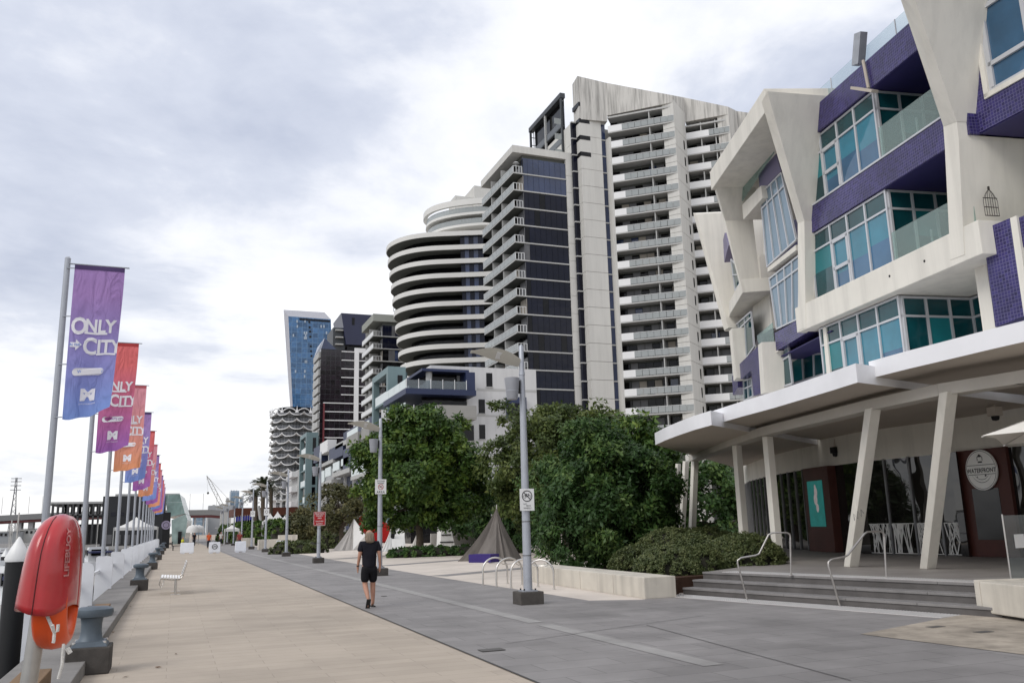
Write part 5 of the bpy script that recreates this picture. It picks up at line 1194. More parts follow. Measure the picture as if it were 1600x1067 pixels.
# planter edging of rusty steel by the steps
b = MB(); pe = [V((10.72, 17.75, 0)), V((11.05, 18.0, 0)), V((11.12, 18.35, 0)), V((13.3, 18.8, 0)), V((13.6, 19.4, 0)), V((12.6, 22, 0)), V((10.7, 22, 0))]
b.prism(pe, (0, 0, .36)); tag(b.build('planter_edge', mat('rusty_steel_edging', (.055, .03, .02), .85, .2, var=.25, vscale=4)), 'dark rusty steel planter edge between concrete wall and steps', 'planter')
# palms far along
def palm(label, px, Y, h, seed, n=26, fl=2.6):
    c = aty(px, 850, Y); c.z = 0; P = thing('palm_tree', label, 'palm', c); b = MB(); b.tube([c, c+V((.1, 0, h*.5)), c+V((0, 0, h))], [.42, .34, .36], 10); b.build('trunk', m_bark, P, smooth=True)
    rg = np.random.default_rng(seed)
    for k in range(n):
        a = rg.random()*6.28; e = rg.uniform(-.5, 1.3); dd = V((math.cos(a)*math.cos(e), math.sin(a)*math.cos(e), math.sin(e))); b = MB(); top = c+V((0, 0, h)); sd = dd.cross(V((0, 0, 1))).normalized()
        prev = None
        for j in range(8):
            t0 = j/8; p = top+dd*fl*t0-V((0, 0, 1.1*t0*t0*fl*.5)); w = .5*math.sin(math.pi*(.12+.85*t0))
            for s in (-1, 1):
                b.add([p, p+dd*.16, p+sd*s*w+dd*.28-V((0, 0, .18))], [(0, 1, 2)]); b.add([p+dd*.17, p+dd*.3, p+sd*s*w+dd*.5-V((0, 0, .2))], [(0, 1, 2)])
        o = b.build('frond', lm_palm, P, fix=False)
        at = o.data.attributes.new('tint', 'FLOAT', 'FACE'); at.data.foreach_set('value', [float(rg.random())]*len(o.data.polygons))
    return P
palm('tall leafy palm beside the tall tower base, near the white slanted pole', 408, 150, 9.0, 61, 34, 3.2); palm('shorter shaggy palm left of the taller palm', 397, 165, 8.0, 62, 30, 3.0); palm('palm at the right of the palm group, before the rust-red wall', 421, 170, 9.5, 63, 30, 3.0)
a, c = aty(404, 790, 148), aty(410, 838, 148); b = MB(); b.tube([V((a.x, 148, a.z)), V((c.x, 148, c.z))], .22, 8); tag(b.build('slanted_pole', m_slab), 'slanted pale pole leaning beside the palms', 'pole')
# row of far topiary balls
for k, (px, Y) in enumerate(((352, 150), (362, 142), (371, 135), (380, 128), (390, 122), (402, 116), (415, 110), (428, 104), (440, 98))):
    c = aty(px, 850, Y); hedge(['farthest clipped ball hedge in the far row', 'second farthest clipped ball hedge', 'third farthest clipped ball hedge', 'fourth clipped ball hedge counting from the far end', 'middle clipped ball hedge of the far row', 'clipped ball hedge left of the white barrier', 'clipped ball hedge beside the palm pole', 'second nearest clipped ball hedge of the far row', 'nearest clipped ball hedge of the far row'][k], [((c.x, Y), 1.5)], 2.9, 70+k, n=3600, size=.24, m=lm_brt, name='ball_hedge')
    bpy.data.objects[-1] if False else None
# ================================================================ STREET FURNITURE
m_gal = mat('galvanised_pole', (.40, .42, .46), .45, .5, .35, var=.07, vscale=5)
m_arm = mat('cream_lamp_blade', (.62, .6, .53), .5, .4, var=.05)
m_basalt = mat('dark_precast_block', (.075, .068, .062), .85, .25, var=.2, vscale=7, bump=.25, bscale=40, dirt=.2)
m_signw = mat('white_sign_plate', (.78, .78, .77), .4, .4, var=.03)
m_signr = mat('red_sign_plate', (.38, .012, .014), .4, .4, var=.03)
m_red = mat('red_sign_ink', (.42, .02, .02), .5, var=0)
# ---- lamp posts
def lamp_proto():
    T = thing('lamp_post', 'x', 'lamp post', (0, 0, 0))
    b = MB(); b.box(-.27, .27, -.25, .25, 0, .27); b.build('base_block', m_basalt, T, bevel=.018)
    b = MB(); b.box(-.17, .17, -.15, .15, .27, .295); bp = b.build('base_plate', m_gal, T)
    for sx in (-.13, .13):
        for sy in (-.11, .11): b = MB(); b.tube([(sx, sy, .295), (sx, sy, .33)], .018, 6); b.build('bolt', m_dark, bp)
    b = MB(); b.tube([(0, 0, .295), (0, 0, 1.5), (0, 0, 3.4), (0, 0, 5.05)], [.098, .092, .078, .062], 16); b.build('pole', m_gal, T, smooth=True)
    b = MB(); b.tube([(0, 0, 1.02), (0, 0, 1.035)], .1, 16); b.tube([(0, 0, 1.75), (0, 0, 1.765)], .097, 16); b.build('pole_band', m_basalt, T)
    b = MB(); b.tube([(0, 0, 5.05), (0, 0, 5.16), (0, 0, 5.72), (0, 0, 5.76)], [.075, .058, .056, .03], 14); b.build('pole_top', m_gal, T, smooth=True)
    # curved blade arm reaching over the promenade
    rows_ = []
    for i in range(15):
        t = i/14; x = -.05-1.18*t; z = 5.33+.26*math.sin(t*1.75)*(1-.18*t); w = .05+.15*math.sin(math.pi*min(1, .12+.95*t))**.7*(1-.75*t**4); th = .035*(1-.6*t)
        w *= .95; rows_.append([(x, -w*.8, z+w*.62), (x, 0, z+th), (x, w*.8, z-w*.62), (x, 0, z-th*.8), (x, -w*.8, z+w*.62)])
    b = MB(); b.sheet(rows_); b.add(rows_[0][:4], [(0, 1, 2, 3)]); b.add(rows_[-1][:4], [(3, 2, 1, 0)]); b.build('lamp_blade', m_arm, T, smooth=True)
    b = MB(); b.obox((-.46, .0, 5.485), (.16, 0, 0), (0, .075, -.058), (0, .008, .012)); b.build('diffuser', m_signw, T.children[-1], world=False)
    # tapered up-light bucket
    b = MB(); b.lathe([(.115, 4.47), (.125, 4.5), (.175, 4.96), (.165, 4.965), (.12, 4.6)], (-.27, -.05, 0), 18); bk = b.build('flood_light', mat('grey_light_housing', (.33, .34, .37), .5, .4, .2, var=.05), T, smooth=True)
    b = MB(); b.tube([(-.27, -.05, 4.66), (-.27, -.05, 4.675)], .148, 18); b.build('seam', m_gal, bk)
    b = MB(); b.box(-.1, -.05, -.03, .03, 4.62, 4.92); b.build('bracket', m_dark, T)
    return T
LP = lamp_proto()
lampY = [18.05, 32.0, 46.6, 60.7, 75.2, 89, 103, 117, 131, 145]
lab = ['nearest tall lamp post, carrying the no-bicycles sign', 'second lamp post, with the dismount area sign, behind the walking person', 'third lamp post, carrying the red sign', 'fourth lamp post counting from the nearest', 'fifth lamp post, beside the far white barriers', 'sixth lamp post counting from the nearest', 'seventh lamp post along the promenade', 'eighth lamp post along the promenade', 'ninth lamp post, small and far', 'farthest tiny lamp post of the row']
for i, y in enumerate(lampY):
    l = place(LP, ((7.28 if i == 0 else 7.08), y, 0), 0, lab[i], first=(i == 0)); l['group'] = 'lamp posts along the promenade'
def sign_plate(label, x, y, z0, z1, w, face, name='post_sign'):
    T = thing(name, label, 'sign', (x, y, z0)); b = MB(); b.box(x-w/2, x+w/2, y-.005, y+.005, z0, z1); b.build('plate', face, T, bevel=.004)
    b = MB(); b.box(x-.03, x+.03, y+.005, y+.05, z0+.08, z0+.12); b.box(x-.03, x+.03, y+.005, y+.05, z1-.12, z1-.08); b.build('clamp', m_gal, T)
    return T
def ring2(b, c, r0, r1, y, n=28, a0=0, a1=2*math.pi):
    P = [(c[0]+r*math.cos(a0+(a1-a0)*k/n), y, c[1]+r*math.sin(a0+(a1-a0)*k/n)) for k in range(n+1) for r in (r0, r1)]
    b.add(P, [(2*k, 2*k+1, 2*k+3, 2*k+2) for k in range(n)])
def bike_mark(b, cx_, cz, s, y):
    ring2(b, (cx_-.5*s, cz-.1*s), .26*s, .33*s, y, 14); ring2(b, (cx_+.5*s, cz-.1*s), .26*s, .33*s, y, 14)
    for p, q_ in (((-.5, -.1), (-.15, .35)), ((-.15, .35), (.35, .35)), ((.35, .35), (.5, -.1)), ((-.15, .35), (.05, -.1)), ((.05, -.1), (.35, .35)), ((-.5, -.1), (.05, -.1)), ((.3, .5), (.45, .5)), ((-.25, .45), (-.05, .45))):
        b.beam((cx_+p[0]*s, y, cz+p[1]*s), (cx_+q_[0]*s, y, cz+q_[1]*s), .002, .07*s, (0, 0, 1))
# sign 1: no bicycles
x, y = 7.27, 17.93; S = sign_plate('white no-bicycles sign with red ring on the nearest lamp post', x, y, 1.99, 2.47, .34, m_signw)
b = MB(); ring2(b, (x, 2.31), .105, .125, y-.008); b.build('ring', m_ink, S)
b = MB(); bike_mark(b, x, 2.31, .11, y-.009); b.build('bicycle_symbol', m_ink, S)
b = MB(); b.beam((x-.08, y-.01, 2.39), (x+.08, y-.01, 2.23), .002, .018); b.build('slash', m_ink, S)
fm = lambda u, v: V((x+u, y-.009, 2.0+v))
tp = [(*text_polys('NO', .05, 0, 1, 'CENTER'), -.05, .12), (*text_polys('BIKES', .045, 0, 1, 'CENTER'), .03, .085), (*text_polys('WHEELS', .05, 0, 1, 'CENTER'), 0, .03)]
lettering('lettering', [tp[0], tp[1], tp[2]], m_ink, S, fm)
# sign 2: shared area
x2, y2 = 7.08, 31.9; S = sign_plate('white sign ending in AREA with a red ringed symbol on the second lamp post', x2, y2, 2.93, 3.47, .42, m_signw)
fm2 = lambda u, v: V((x2+u, y2-.009, 2.93+v))
lettering('lettering', [(*text_polys('CYCLING', .075, .001, .9, 'CENTER'), 0, .45), (*text_polys('WITHIN', .075, .001, .9, 'CENTER'), 0, .37), (*text_polys('AREA', .11, .002, 1, 'CENTER', 1.2), 0, .04)], m_ink, S, fm2)
b = MB(); ring2(b, (x2, 3.19), .085, .105, y2-.008); b.beam((x2-.07, y2-.009, 3.26), (x2+.07, y2-.009, 3.12), .002, .018); b.build('ring', m_red, S)
b = MB(); bike_mark(b, x2, 3.19, .085, y2-.0085); b.build('bicycle_symbol', m_ink, S)
# sign 3: red
x3, y3 = 7.08, 46.5; S = sign_plate('red sign with white lettering on the third lamp post', x3, y3, 1.9, 2.62, .62, m_signr)
fm3 = lambda u, v: V((x3+u, y3-.009, 1.9+v))
lettering('lettering', [(*text_polys('PEDESTRIAN', .095, .001, .9, 'CENTER'), 0, .58), (*text_polys('PRIORITY', .095, .001, .9, 'CENTER'), 0, .47), (*text_polys('AREA', .095, .001, .9, 'CENTER'), 0, .36), (*text_polys('PLEASE RIDE', .085, .001, .85, 'CENTER'), 0, .2), (*text_polys('SLOWLY', .095, .001, .9, 'CENTER'), 0, .07)], m_signw, S, fm3)
b = MB()
for (u0, u1, v0, v1) in ((-.3, .3, .01, .025), (-.3, .3, .695, .71), (-.3, -.285, .01, .71), (.285, .3, .01, .71)): b.add([fm3(u0, v0), fm3(u1, v0), fm3(u1, v1), fm3(u0, v1)], [(0, 1, 2, 3)])
b.build('border', m_signw, S)
for i, (yy, z) in enumerate(((75.1, 2.95), (88.9, 3.1))):
    S = sign_plate(['small white sign on the fifth lamp post', 'small white sign on the sixth lamp post'][i], 7.08, yy, z, z+.55, .42, m_signw)
    b = MB(); ring2(b, (7.08, z+.3), .09, .12, yy-.008, 16); b.build('ring', m_ink, S)

# ---- low concrete bench wall, in three precast lengths
WL = thing('bench_wall', 'low cream concrete bench wall by the bike hoops', 'wall', (9.9, 17.6, 0))
w0, w1 = V((9.86, 17.5, 0)), V((10.15, 25.5, 0)); d_ = (w1-w0).normalized(); sd_ = V((d_.y, -d_.x, 0))
for k, (u0, u1) in enumerate(((0, .2), (.203, .45), (.453, 1))):
    a, c = w0.lerp(w1, u0), w0.lerp(w1, u1); b = MB(); wd = .8
    b.prism([a, c, c+sd_*wd, a+sd_*wd], (0, 0, .47)); b.build('precast_block', m_conc, WL, bevel=.02)
for k in range(4):
    p = w0.lerp(w1, .12+.2*k)+sd_*.25+V((0, 0, .47)); b = MB(); b.lathe([(.025, 0), (.025, .006), (.01, .01)], p, 8); b.build('skate_stud', m_alum, WL)
# right block
BK = thing('bench_block', 'cream concrete bench block at the right end of the steps', 'bench block', (12.75, 11.0, 0))
a = atz(1527, 955, .06); c = atz(1600, 966, .06); d_ = (c-a).normalized(); n_ = V((-d_.y, d_.x, 0)); n_ = n_ if n_.x > 0 else -n_
b = MB(); b.prism([a, a+d_*.14, a+d_*.14+n_*1.3, a+n_*1.3], (0, 0, .52)); b.build('end_slab', m_conc, BK, bevel=.02)
b = MB(); b.prism([a+d_*.155, a+d_*5, a+d_*5+n_*1.3, a+d_*.155+n_*1.3], (0, 0, .5)); b.build('precast_block', m_conc, BK, bevel=.02)
b = MB(); b.prism([a+d_*.25+n_*.1-V((0, 0, .06)), a+d_*5+n_*.1-V((0, 0, .06)), a+d_*5+n_*1.2-V((0, 0, .06)), a+d_*.25+n_*1.2-V((0, 0, .06))], (0, 0, .059)); b.build('recessed_base', m_basalt, BK)
# ---- bike hoops
def hoop_proto():
    T = thing('bike_hoop', 'x', 'bike rack', (0, 0, 0)); b = MB(); pts = [(-.375, 0, 0), (-.375, 0, .42)]+[(-.375*math.cos(t), 0, .42+.34*math.sin(t)) for t in [math.pi*k/14 for k in range(1, 14)]]+[(.375, 0, .42), (.375, 0, 0)]
    b.tube(pts, .026, 10); b.build('hoop', m_alum, T, smooth=True)
    b = MB(); b.tube([(-.27, .0, .67), (-.15, .06, .6), (.15, .06, .6), (.27, 0, .67)], .013, 8); b.build('cross_bar', m_alum, T, smooth=True)
    for s in (-1, 1): b = MB(); b.lathe([(.055, 0), (.055, .008), (.03, .012)], (s*.375, 0, 0), 14); b.build('base_flange', m_alum, T)
    return T
HP = hoop_proto()
for i, ((ax, ay), (bx_, by_), lb) in enumerate((((755, 914), (793, 912), 'leftmost steel bike hoop, nearest the brown draped tent'), ((776, 916.5), (816, 914), 'second steel bike hoop from the left'), ((799, 919), (841, 917), 'third steel bike hoop, partly behind the lamp post'), ((826, 921), (866, 921), 'rightmost steel bike hoop, against the low concrete wall'))):
    p, q_ = atz(ax, ay), atz(bx_, by_); dd = (q_-p)
    h = place(HP, (p+q_)/2+V((0, 0, .006)), math.atan2(dd.y, dd.x), lb, scale=((dd.length/.75), 1, 1), first=(i == 0)); h['group'] = 'bike hoops'
# ---- mooring bollards on blocks
m_boll = mat('blue_grey_cast_iron', (.10, .125, .15), .5, .4, .2, var=.15, vscale=5, dirt=.15)
def bollard_proto():
    T = thing('mooring_bollard', 'x', 'bollard', (0, 0, 0))
    b = MB(); b.box(-.32, .32, -.34, .34, 0, .36); b.build('plinth', m_basalt, T, bevel=.02)
    b = MB(); b.prism([V((-.27, -.28, .36)), V((.27, -.28, .36)), V((.27, .28, .36)), V((-.27, .28, .36))], [V((.05, .05, .07)), V((-.05, .05, .07)), V((-.05, -.05, .07)), V((.05, -.05, .07))]); bs = b.build('base_flange', m_boll, T, bevel=.01)
    for sx in (-.22, .22):
        for sy in (-.22, .22): b = MB(); b.tube([(sx, sy, .38), (sx, sy, .43)], .028, 6); b.build('bolt', m_alum, bs)
    b = MB(); b.lathe([(.21, .42), (.17, .47), (.155, .56), (.155, .66), (.17, .74), (.22, .77)], (0, 0, 0), 24); b.build('barrel', m_boll, T, smooth=True)
    b = MB(); b.lathe([(.2, .745), (.255, .76), (.275, .81), (.265, .86), (.2, .89), (.05, .9)], (.03, -.02, 0), 28, 1.05, .98); b.build('cap', m_boll, T, smooth=True)
    return T
BP = bollard_proto()
for i, y in enumerate((12.75, 30.0, 47, 63.5, 80, 97)):
    bo = place(BP, (-.93, y, 0), 0, ['nearest blue-grey mooring bollard, behind the red lifebuoy case', 'second mooring bollard, left of the bench', 'third mooring bollard from the camera', 'fourth mooring bollard from the camera', 'fifth mooring bollard, far along the quay', 'farthest mooring bollard, small'][i], scale=(.8, .8, .9), first=(i == 0)); bo['group'] = 'mooring bollards on the quay'
# timber chocks on the kerb
m_tim = mat('weathered_timber', (.20, .13, .075), .8, .2, var=.2, vscale=4, aniso=(1, .2, 1))
for i, (y, l) in enumerate(((9.6, 1.2), (19.0, 1.1))):
    b = MB(); b.box(-1.42, -1.14, y, y+l, .172, .33); tag(b.build('timber_chock', m_tim, bevel=.01), ['brown timber chock on the kerb below the lifebuoy post', 'brown timber chock on the kerb beyond the nearest bollard'][i], 'timber block')
# ---- bench (steel slat seat facing the water)
BN = thing('steel_bench', 'stainless bench with a white seat facing the water, by the second bollard', 'bench', (0.12, 27.8, 0)); o_ = V((.12, 27.8, 0))
for yy in (-.75, .75):
    c = o_+V((0, yy, 0)); b = MB(); b.tube([c, c+V((0, 0, .4))], .035, 8); b.build('leg', m_alum, BN)
    b = MB(); b.box(c.x-.13, c.x+.13, c.y-.06, c.y+.06, 0, .012); b.build('foot_plate', m_alum, BN)
    b = MB(); b.tube([c+V((-.42, 0, .46)), c+V((-.1, 0, .41)), c+V((.1, 0, .41)), c+V((.17, 0, .5)), c+V((.27, 0, .88))], .022, 6); b.build('side_frame', m_alum, BN, smooth=True)
    b = MB(); b.tube([c+V((-.42, 0, .46)), c+V((-.44, 0, .3)), c+V((-.38, 0, .2)), c+V((-.32, 0, .3)), c+V((-.34, 0, .44))], .012, 6); b.build('hand_loop', m_alum, BN, smooth=True)
for k in range(7):
    b = MB(); x = -.4+.075*k; b.box(o_.x+x, o_.x+x+.055, o_.y-.9, o_.y+.9, .475-.006*k, .5-.006*k); b.build('seat_slat', m_signw, BN)
for k in range(6):
    b = MB(); t = k/5; c = o_+V((.16+.1*t, 0, .54+.34*t)); b.box(c.x-.012, c.x+.012, o_.y-.9, o_.y+.9, c.z-.022, c.z+.022); b.build('back_slat', m_alum, BN)
# ---- lifebuoy: red case on a steel post, orange ring hanging below
Yl = 8.0; c = aty(88, 870, Yl)
LB = thing('lifebuoy_case', 'red plastic lifebuoy case on a steel post at the quay edge', 'lifebuoy case', (c.x-.25, Yl, 0))
pb = aty(50, 1010, Yl); b = MB(); b.tube([V((pb.x-.03, Yl, .17)), V((pb.x+.06, Yl, 1.5))], .062, 18); b.build('post', mat('steel_post', (.42, .41, .39), .35, .5, .8, var=.1, vscale=6), LB, smooth=True)
# case: two moulded half shells meeting at a seam, seen edge-on, a horseshoe hood open below
m_redp = mat('red_moulded_plastic', (.42, .022, .026), .28, .5, var=.08, vscale=5, coat=.3)
zt_ = aty(88, 803, Yl).z; zb_ = aty(88, 945, Yl).z; ctr = V((aty(87, 880, Yl).x, Yl, (zt_+zb_)/2)); hh = (zt_-zb_)/2; ax = V((.998, -.06, 0)).normalized(); fw = V((.06, .998, 0)).normalized()
vp = [0, .03, .08, .16, .28, .42, .58, .74, .88, 1.0]; hw = [.02, .075, .11, .14, .163, .18, .192, .20, .205, .207]; hd_ = [.03, .17, .25, .32, .38, .41, .42, .42, .42, .42]
sk_ = [-.02, -.018, -.014, -.008, 0, .008, .014, .02, .025, .03]
def case_pt(v, th, grow=0.):
    """v 0 top .. 1 bottom, th round the plan section (0 = +ax, towards the paving)"""
    k = min(int(np.searchsorted(vp, v)), 9); k = max(k, 1); f = (v-vp[k-1])/(vp[k]-vp[k-1]); w = hw[k-1]+(hw[k]-hw[k-1])*f+grow; d = hd_[k-1]+(hd_[k]-hd_[k-1])*f+grow; sh = sk_[k-1]+(sk_[k]-sk_[k-1])*f
    c_, s_ = math.cos(th), math.sin(th); e_ = .72; x = math.copysign(abs(c_)**e_, c_)*w; y_ = math.copysign(abs(s_)**e_, s_)*d
    cut = (.03*math.cos(3*th+.9)-.02)*max(0, v-.72)/.28
    crease = -.006*math.exp(-((((th-4.62+math.pi) % (2*math.pi))-math.pi)/.05)**2)
    return ctr+ax*(x*(1+crease*8)-sh)+fw*(y_*(1+crease*6))+V((0, 0, hh-2*hh*v+cut))
vv = [0, .015, .03, .055, .08, .12, .16, .22, .28, .35, .42, .5, .58, .66, .74, .81, .88, .94, 1.0]
NT = 72; sk = MB(); sk.sheet([[case_pt(v, 2*math.pi*j/NT) for j in range(NT+1)] for v in vv])
o = sk.build('case_shell', m_redp, LB, smooth=True); o.data.set_sharp_from_angle(angle=R_(75))
mod = o.modifiers.new('thickness', 'SOLIDIFY'); mod.thickness = .012; mod.offset = -1
b = MB(); b.tube([case_pt(v, 4.62, .002) for v in vv[2:]], .0045, 6); b.build('seam', mat('dark_red_seam', (.08, .005, .006), .6, var=0), LB)
rt = text_polys('LIFEBUOY', .105, .003, .8, 'CENTER')
def onshell(u, v):   # lettering runs down the side of the case
    return case_pt(min(max(.42-u/(2*hh), .05), .95), 5.5-v*3.0, .006)
lettering('lettering', [(rt[0], rt[1], 0, -.03)], mat('worn_white_print', (.52, .22, .21), .6, var=.7, vscale=14), LB, onshell)
# ring
LR = thing('life_ring', 'orange life ring hanging out below the red case', 'life ring', ctr+V((0, 0, -hh)))
rc = ctr+V((0, 0, -hh*.86))+ax*.03; R1, r1 = .27, .10; b = MB()
rows_ = []
for i in range(37):
    t = 2*math.pi*i/36; rows_.append([rc+(fw*math.cos(t)+V((0, 0, math.sin(t)*1.12)))*(R1+r1*.75*math.cos(s))+ax*(r1*1.25*math.sin(s)) for s in [2*math.pi*k/14 for k in range(15)]])
b.sheet(rows_); b.build('ring', mat('orange_ring_plastic', (.72, .085, .012), .35, .5, var=.06, vscale=4), LR, smooth=True)
m_rope = mat('white_rope', (.68, .66, .62), .85, .2, var=.15, vscale=40, bump=.6, bscale=120)
bt = rc-V((0, 0, R1*1.12+r1*.4))
p0 = aty(66, 944, Yl-.3); p1 = aty(85, 988, Yl-.4); p2 = aty(83, 1004, Yl-.4); p3 = aty(98, 1019, Yl-.35); p4 = aty(97, 1038, Yl-.35); p5 = aty(91, 1060, Yl-.35)
b = MB(); b.tube([p0, p0.lerp(p1, .5)+V((.01, 0, -.02)), p1, p1+V((0, 0, -.06)), p2], .012, 8); b.build('rope', m_rope, LR, smooth=True)
b = MB(); b.tube([aty(91, 975, Yl-.42), aty(90, 985, Yl-.42), p1, aty(82, 976, Yl-.42)], .012, 8); b.build('rope_knot', m_rope, LR, smooth=True)
b = MB(); b.tube([p3+V((0, .02, .06)), p3, p4, p5], .011, 8); b.build('rope', m_rope, LR, smooth=True)
b = MB(); b.tube([aty(105, 1012, Yl-.35), aty(110, 1020, Yl-.35)], .018, 8); b.build('toggle', m_rope, LR)

# ---- flag poles with banners, each on a white board at the quay edge
m_board = mat('white_quay_board', (.74, .75, .78), .5, .4, var=.03, vscale=2, dirt=.08)
def flagmat(name, top, bot):
    m = bpy.data.materials.new(name); m.use_nodes = True; t = m.node_tree; b_ = t.nodes['Principled BSDF']; b_.inputs['Roughness'].default_value = .7; b_.inputs['Specular IOR Level'].default_value = .2
    uv = t.nodes.new('ShaderNodeUVMap'); uv.uv_map = 'UVMap'; sp = t.nodes.new('ShaderNodeSeparateXYZ'); t.links.new(uv.outputs[0], sp.inputs[0])
    r = t.nodes.new('ShaderNodeValToRGB'); t.links.new(sp.outputs[1], r.inputs[0]); e = r.color_ramp.elements
    e[0].position = 0; e[0].color = (*bot, 1); e[1].position = .8; e[1].color = (*top, 1)
    t.links.new(r.outputs[0], b_.inputs['Base Color'])
    nz_ = t.nodes.new('ShaderNodeTexNoise'); nz_.inputs['Scale'].default_value = 3.2; nz_.inputs['Detail'].default_value = 2; nz_.inputs['Distortion'].default_value = 1.2; ge_ = t.nodes.new('ShaderNodeNewGeometry'); mp_ = t.nodes.new('ShaderNodeMapping'); mp_.inputs['Rotation'].default_value = (0, .6, 0); mp_.inputs['Scale'].default_value = (1.6, 1, .5); t.links.new(ge_.outputs['Position'], mp_.inputs[0]); t.links.new(mp_.outputs[0], nz_.inputs['Vector'])
    bm_ = t.nodes.new('ShaderNodeBump'); bm_.inputs['Strength'].default_value = .9; bm_.inputs['Distance'].default_value = .12; t.links.new(nz_.outputs['Fac'], bm_.inputs['Height']); t.links.new(bm_.outputs[0], b_.inputs['Normal'])
    tr = t.nodes.new('ShaderNodeBsdfTranslucent'); t.links.new(r.outputs[0], tr.inputs[0])
    mx = t.nodes.new('ShaderNodeMixShader'); mx.inputs[0].default_value = .45; t.links.new(b_.outputs[0], mx.inputs[1]); t.links.new(tr.outputs[0], mx.inputs[2]); t.links.new(mx.outputs[0], t.nodes['Material Output'].inputs[0]); return m
FM = [flagmat('violet_to_blue_banner', (.44, .27, .58), (.24, .36, .76)), flagmat('red_to_magenta_banner', (.86, .2, .2), (.38, .15, .48)), flagmat('pink_to_orange_banner', (.86, .36, .42), (.86, .36, .18))]
HEM = [mat('dark_violet_hem', (.06, .03, .12), .7, var=.05), mat('red_hem', (.4, .03, .03), .7, var=.05), mat('pink_hem', (.45, .08, .1), .7, var=.05)]
m_print = mat('white_banner_print', (.82, .80, .84), .7, .2, var=.03)
TXT = [text_polys('O', .40, .012, .78), text_polys('NLY', .31, .010, .82), text_polys('C', .40, .012, .78), text_polys('ITY', .31, .010, .86), text_polys('IN THE', .06, .001, .95, 'CENTER'), text_polys("WHAT'S ON", .075, .001, .95, 'CENTER'), text_polys('M', .26, .018, 1.15, 'CENTER'), text_polys('CITY OF MELBOURNE', .03, 0, .9, 'CENTER')]
def subdiv_text(vs, fs): return vs, fs
seq = [0, 1, 2, 0, 1, 2, 0, 1, 2, 0, 1, 2, 0]
names = ['violet', 'red and magenta', 'pink and orange']
ordn = ['nearest', 'second', 'third', 'fourth', 'fifth', 'sixth', 'seventh', 'eighth', 'ninth', 'tenth', 'eleventh', 'twelfth', 'farthest']
XP = -1.93
bpro = None
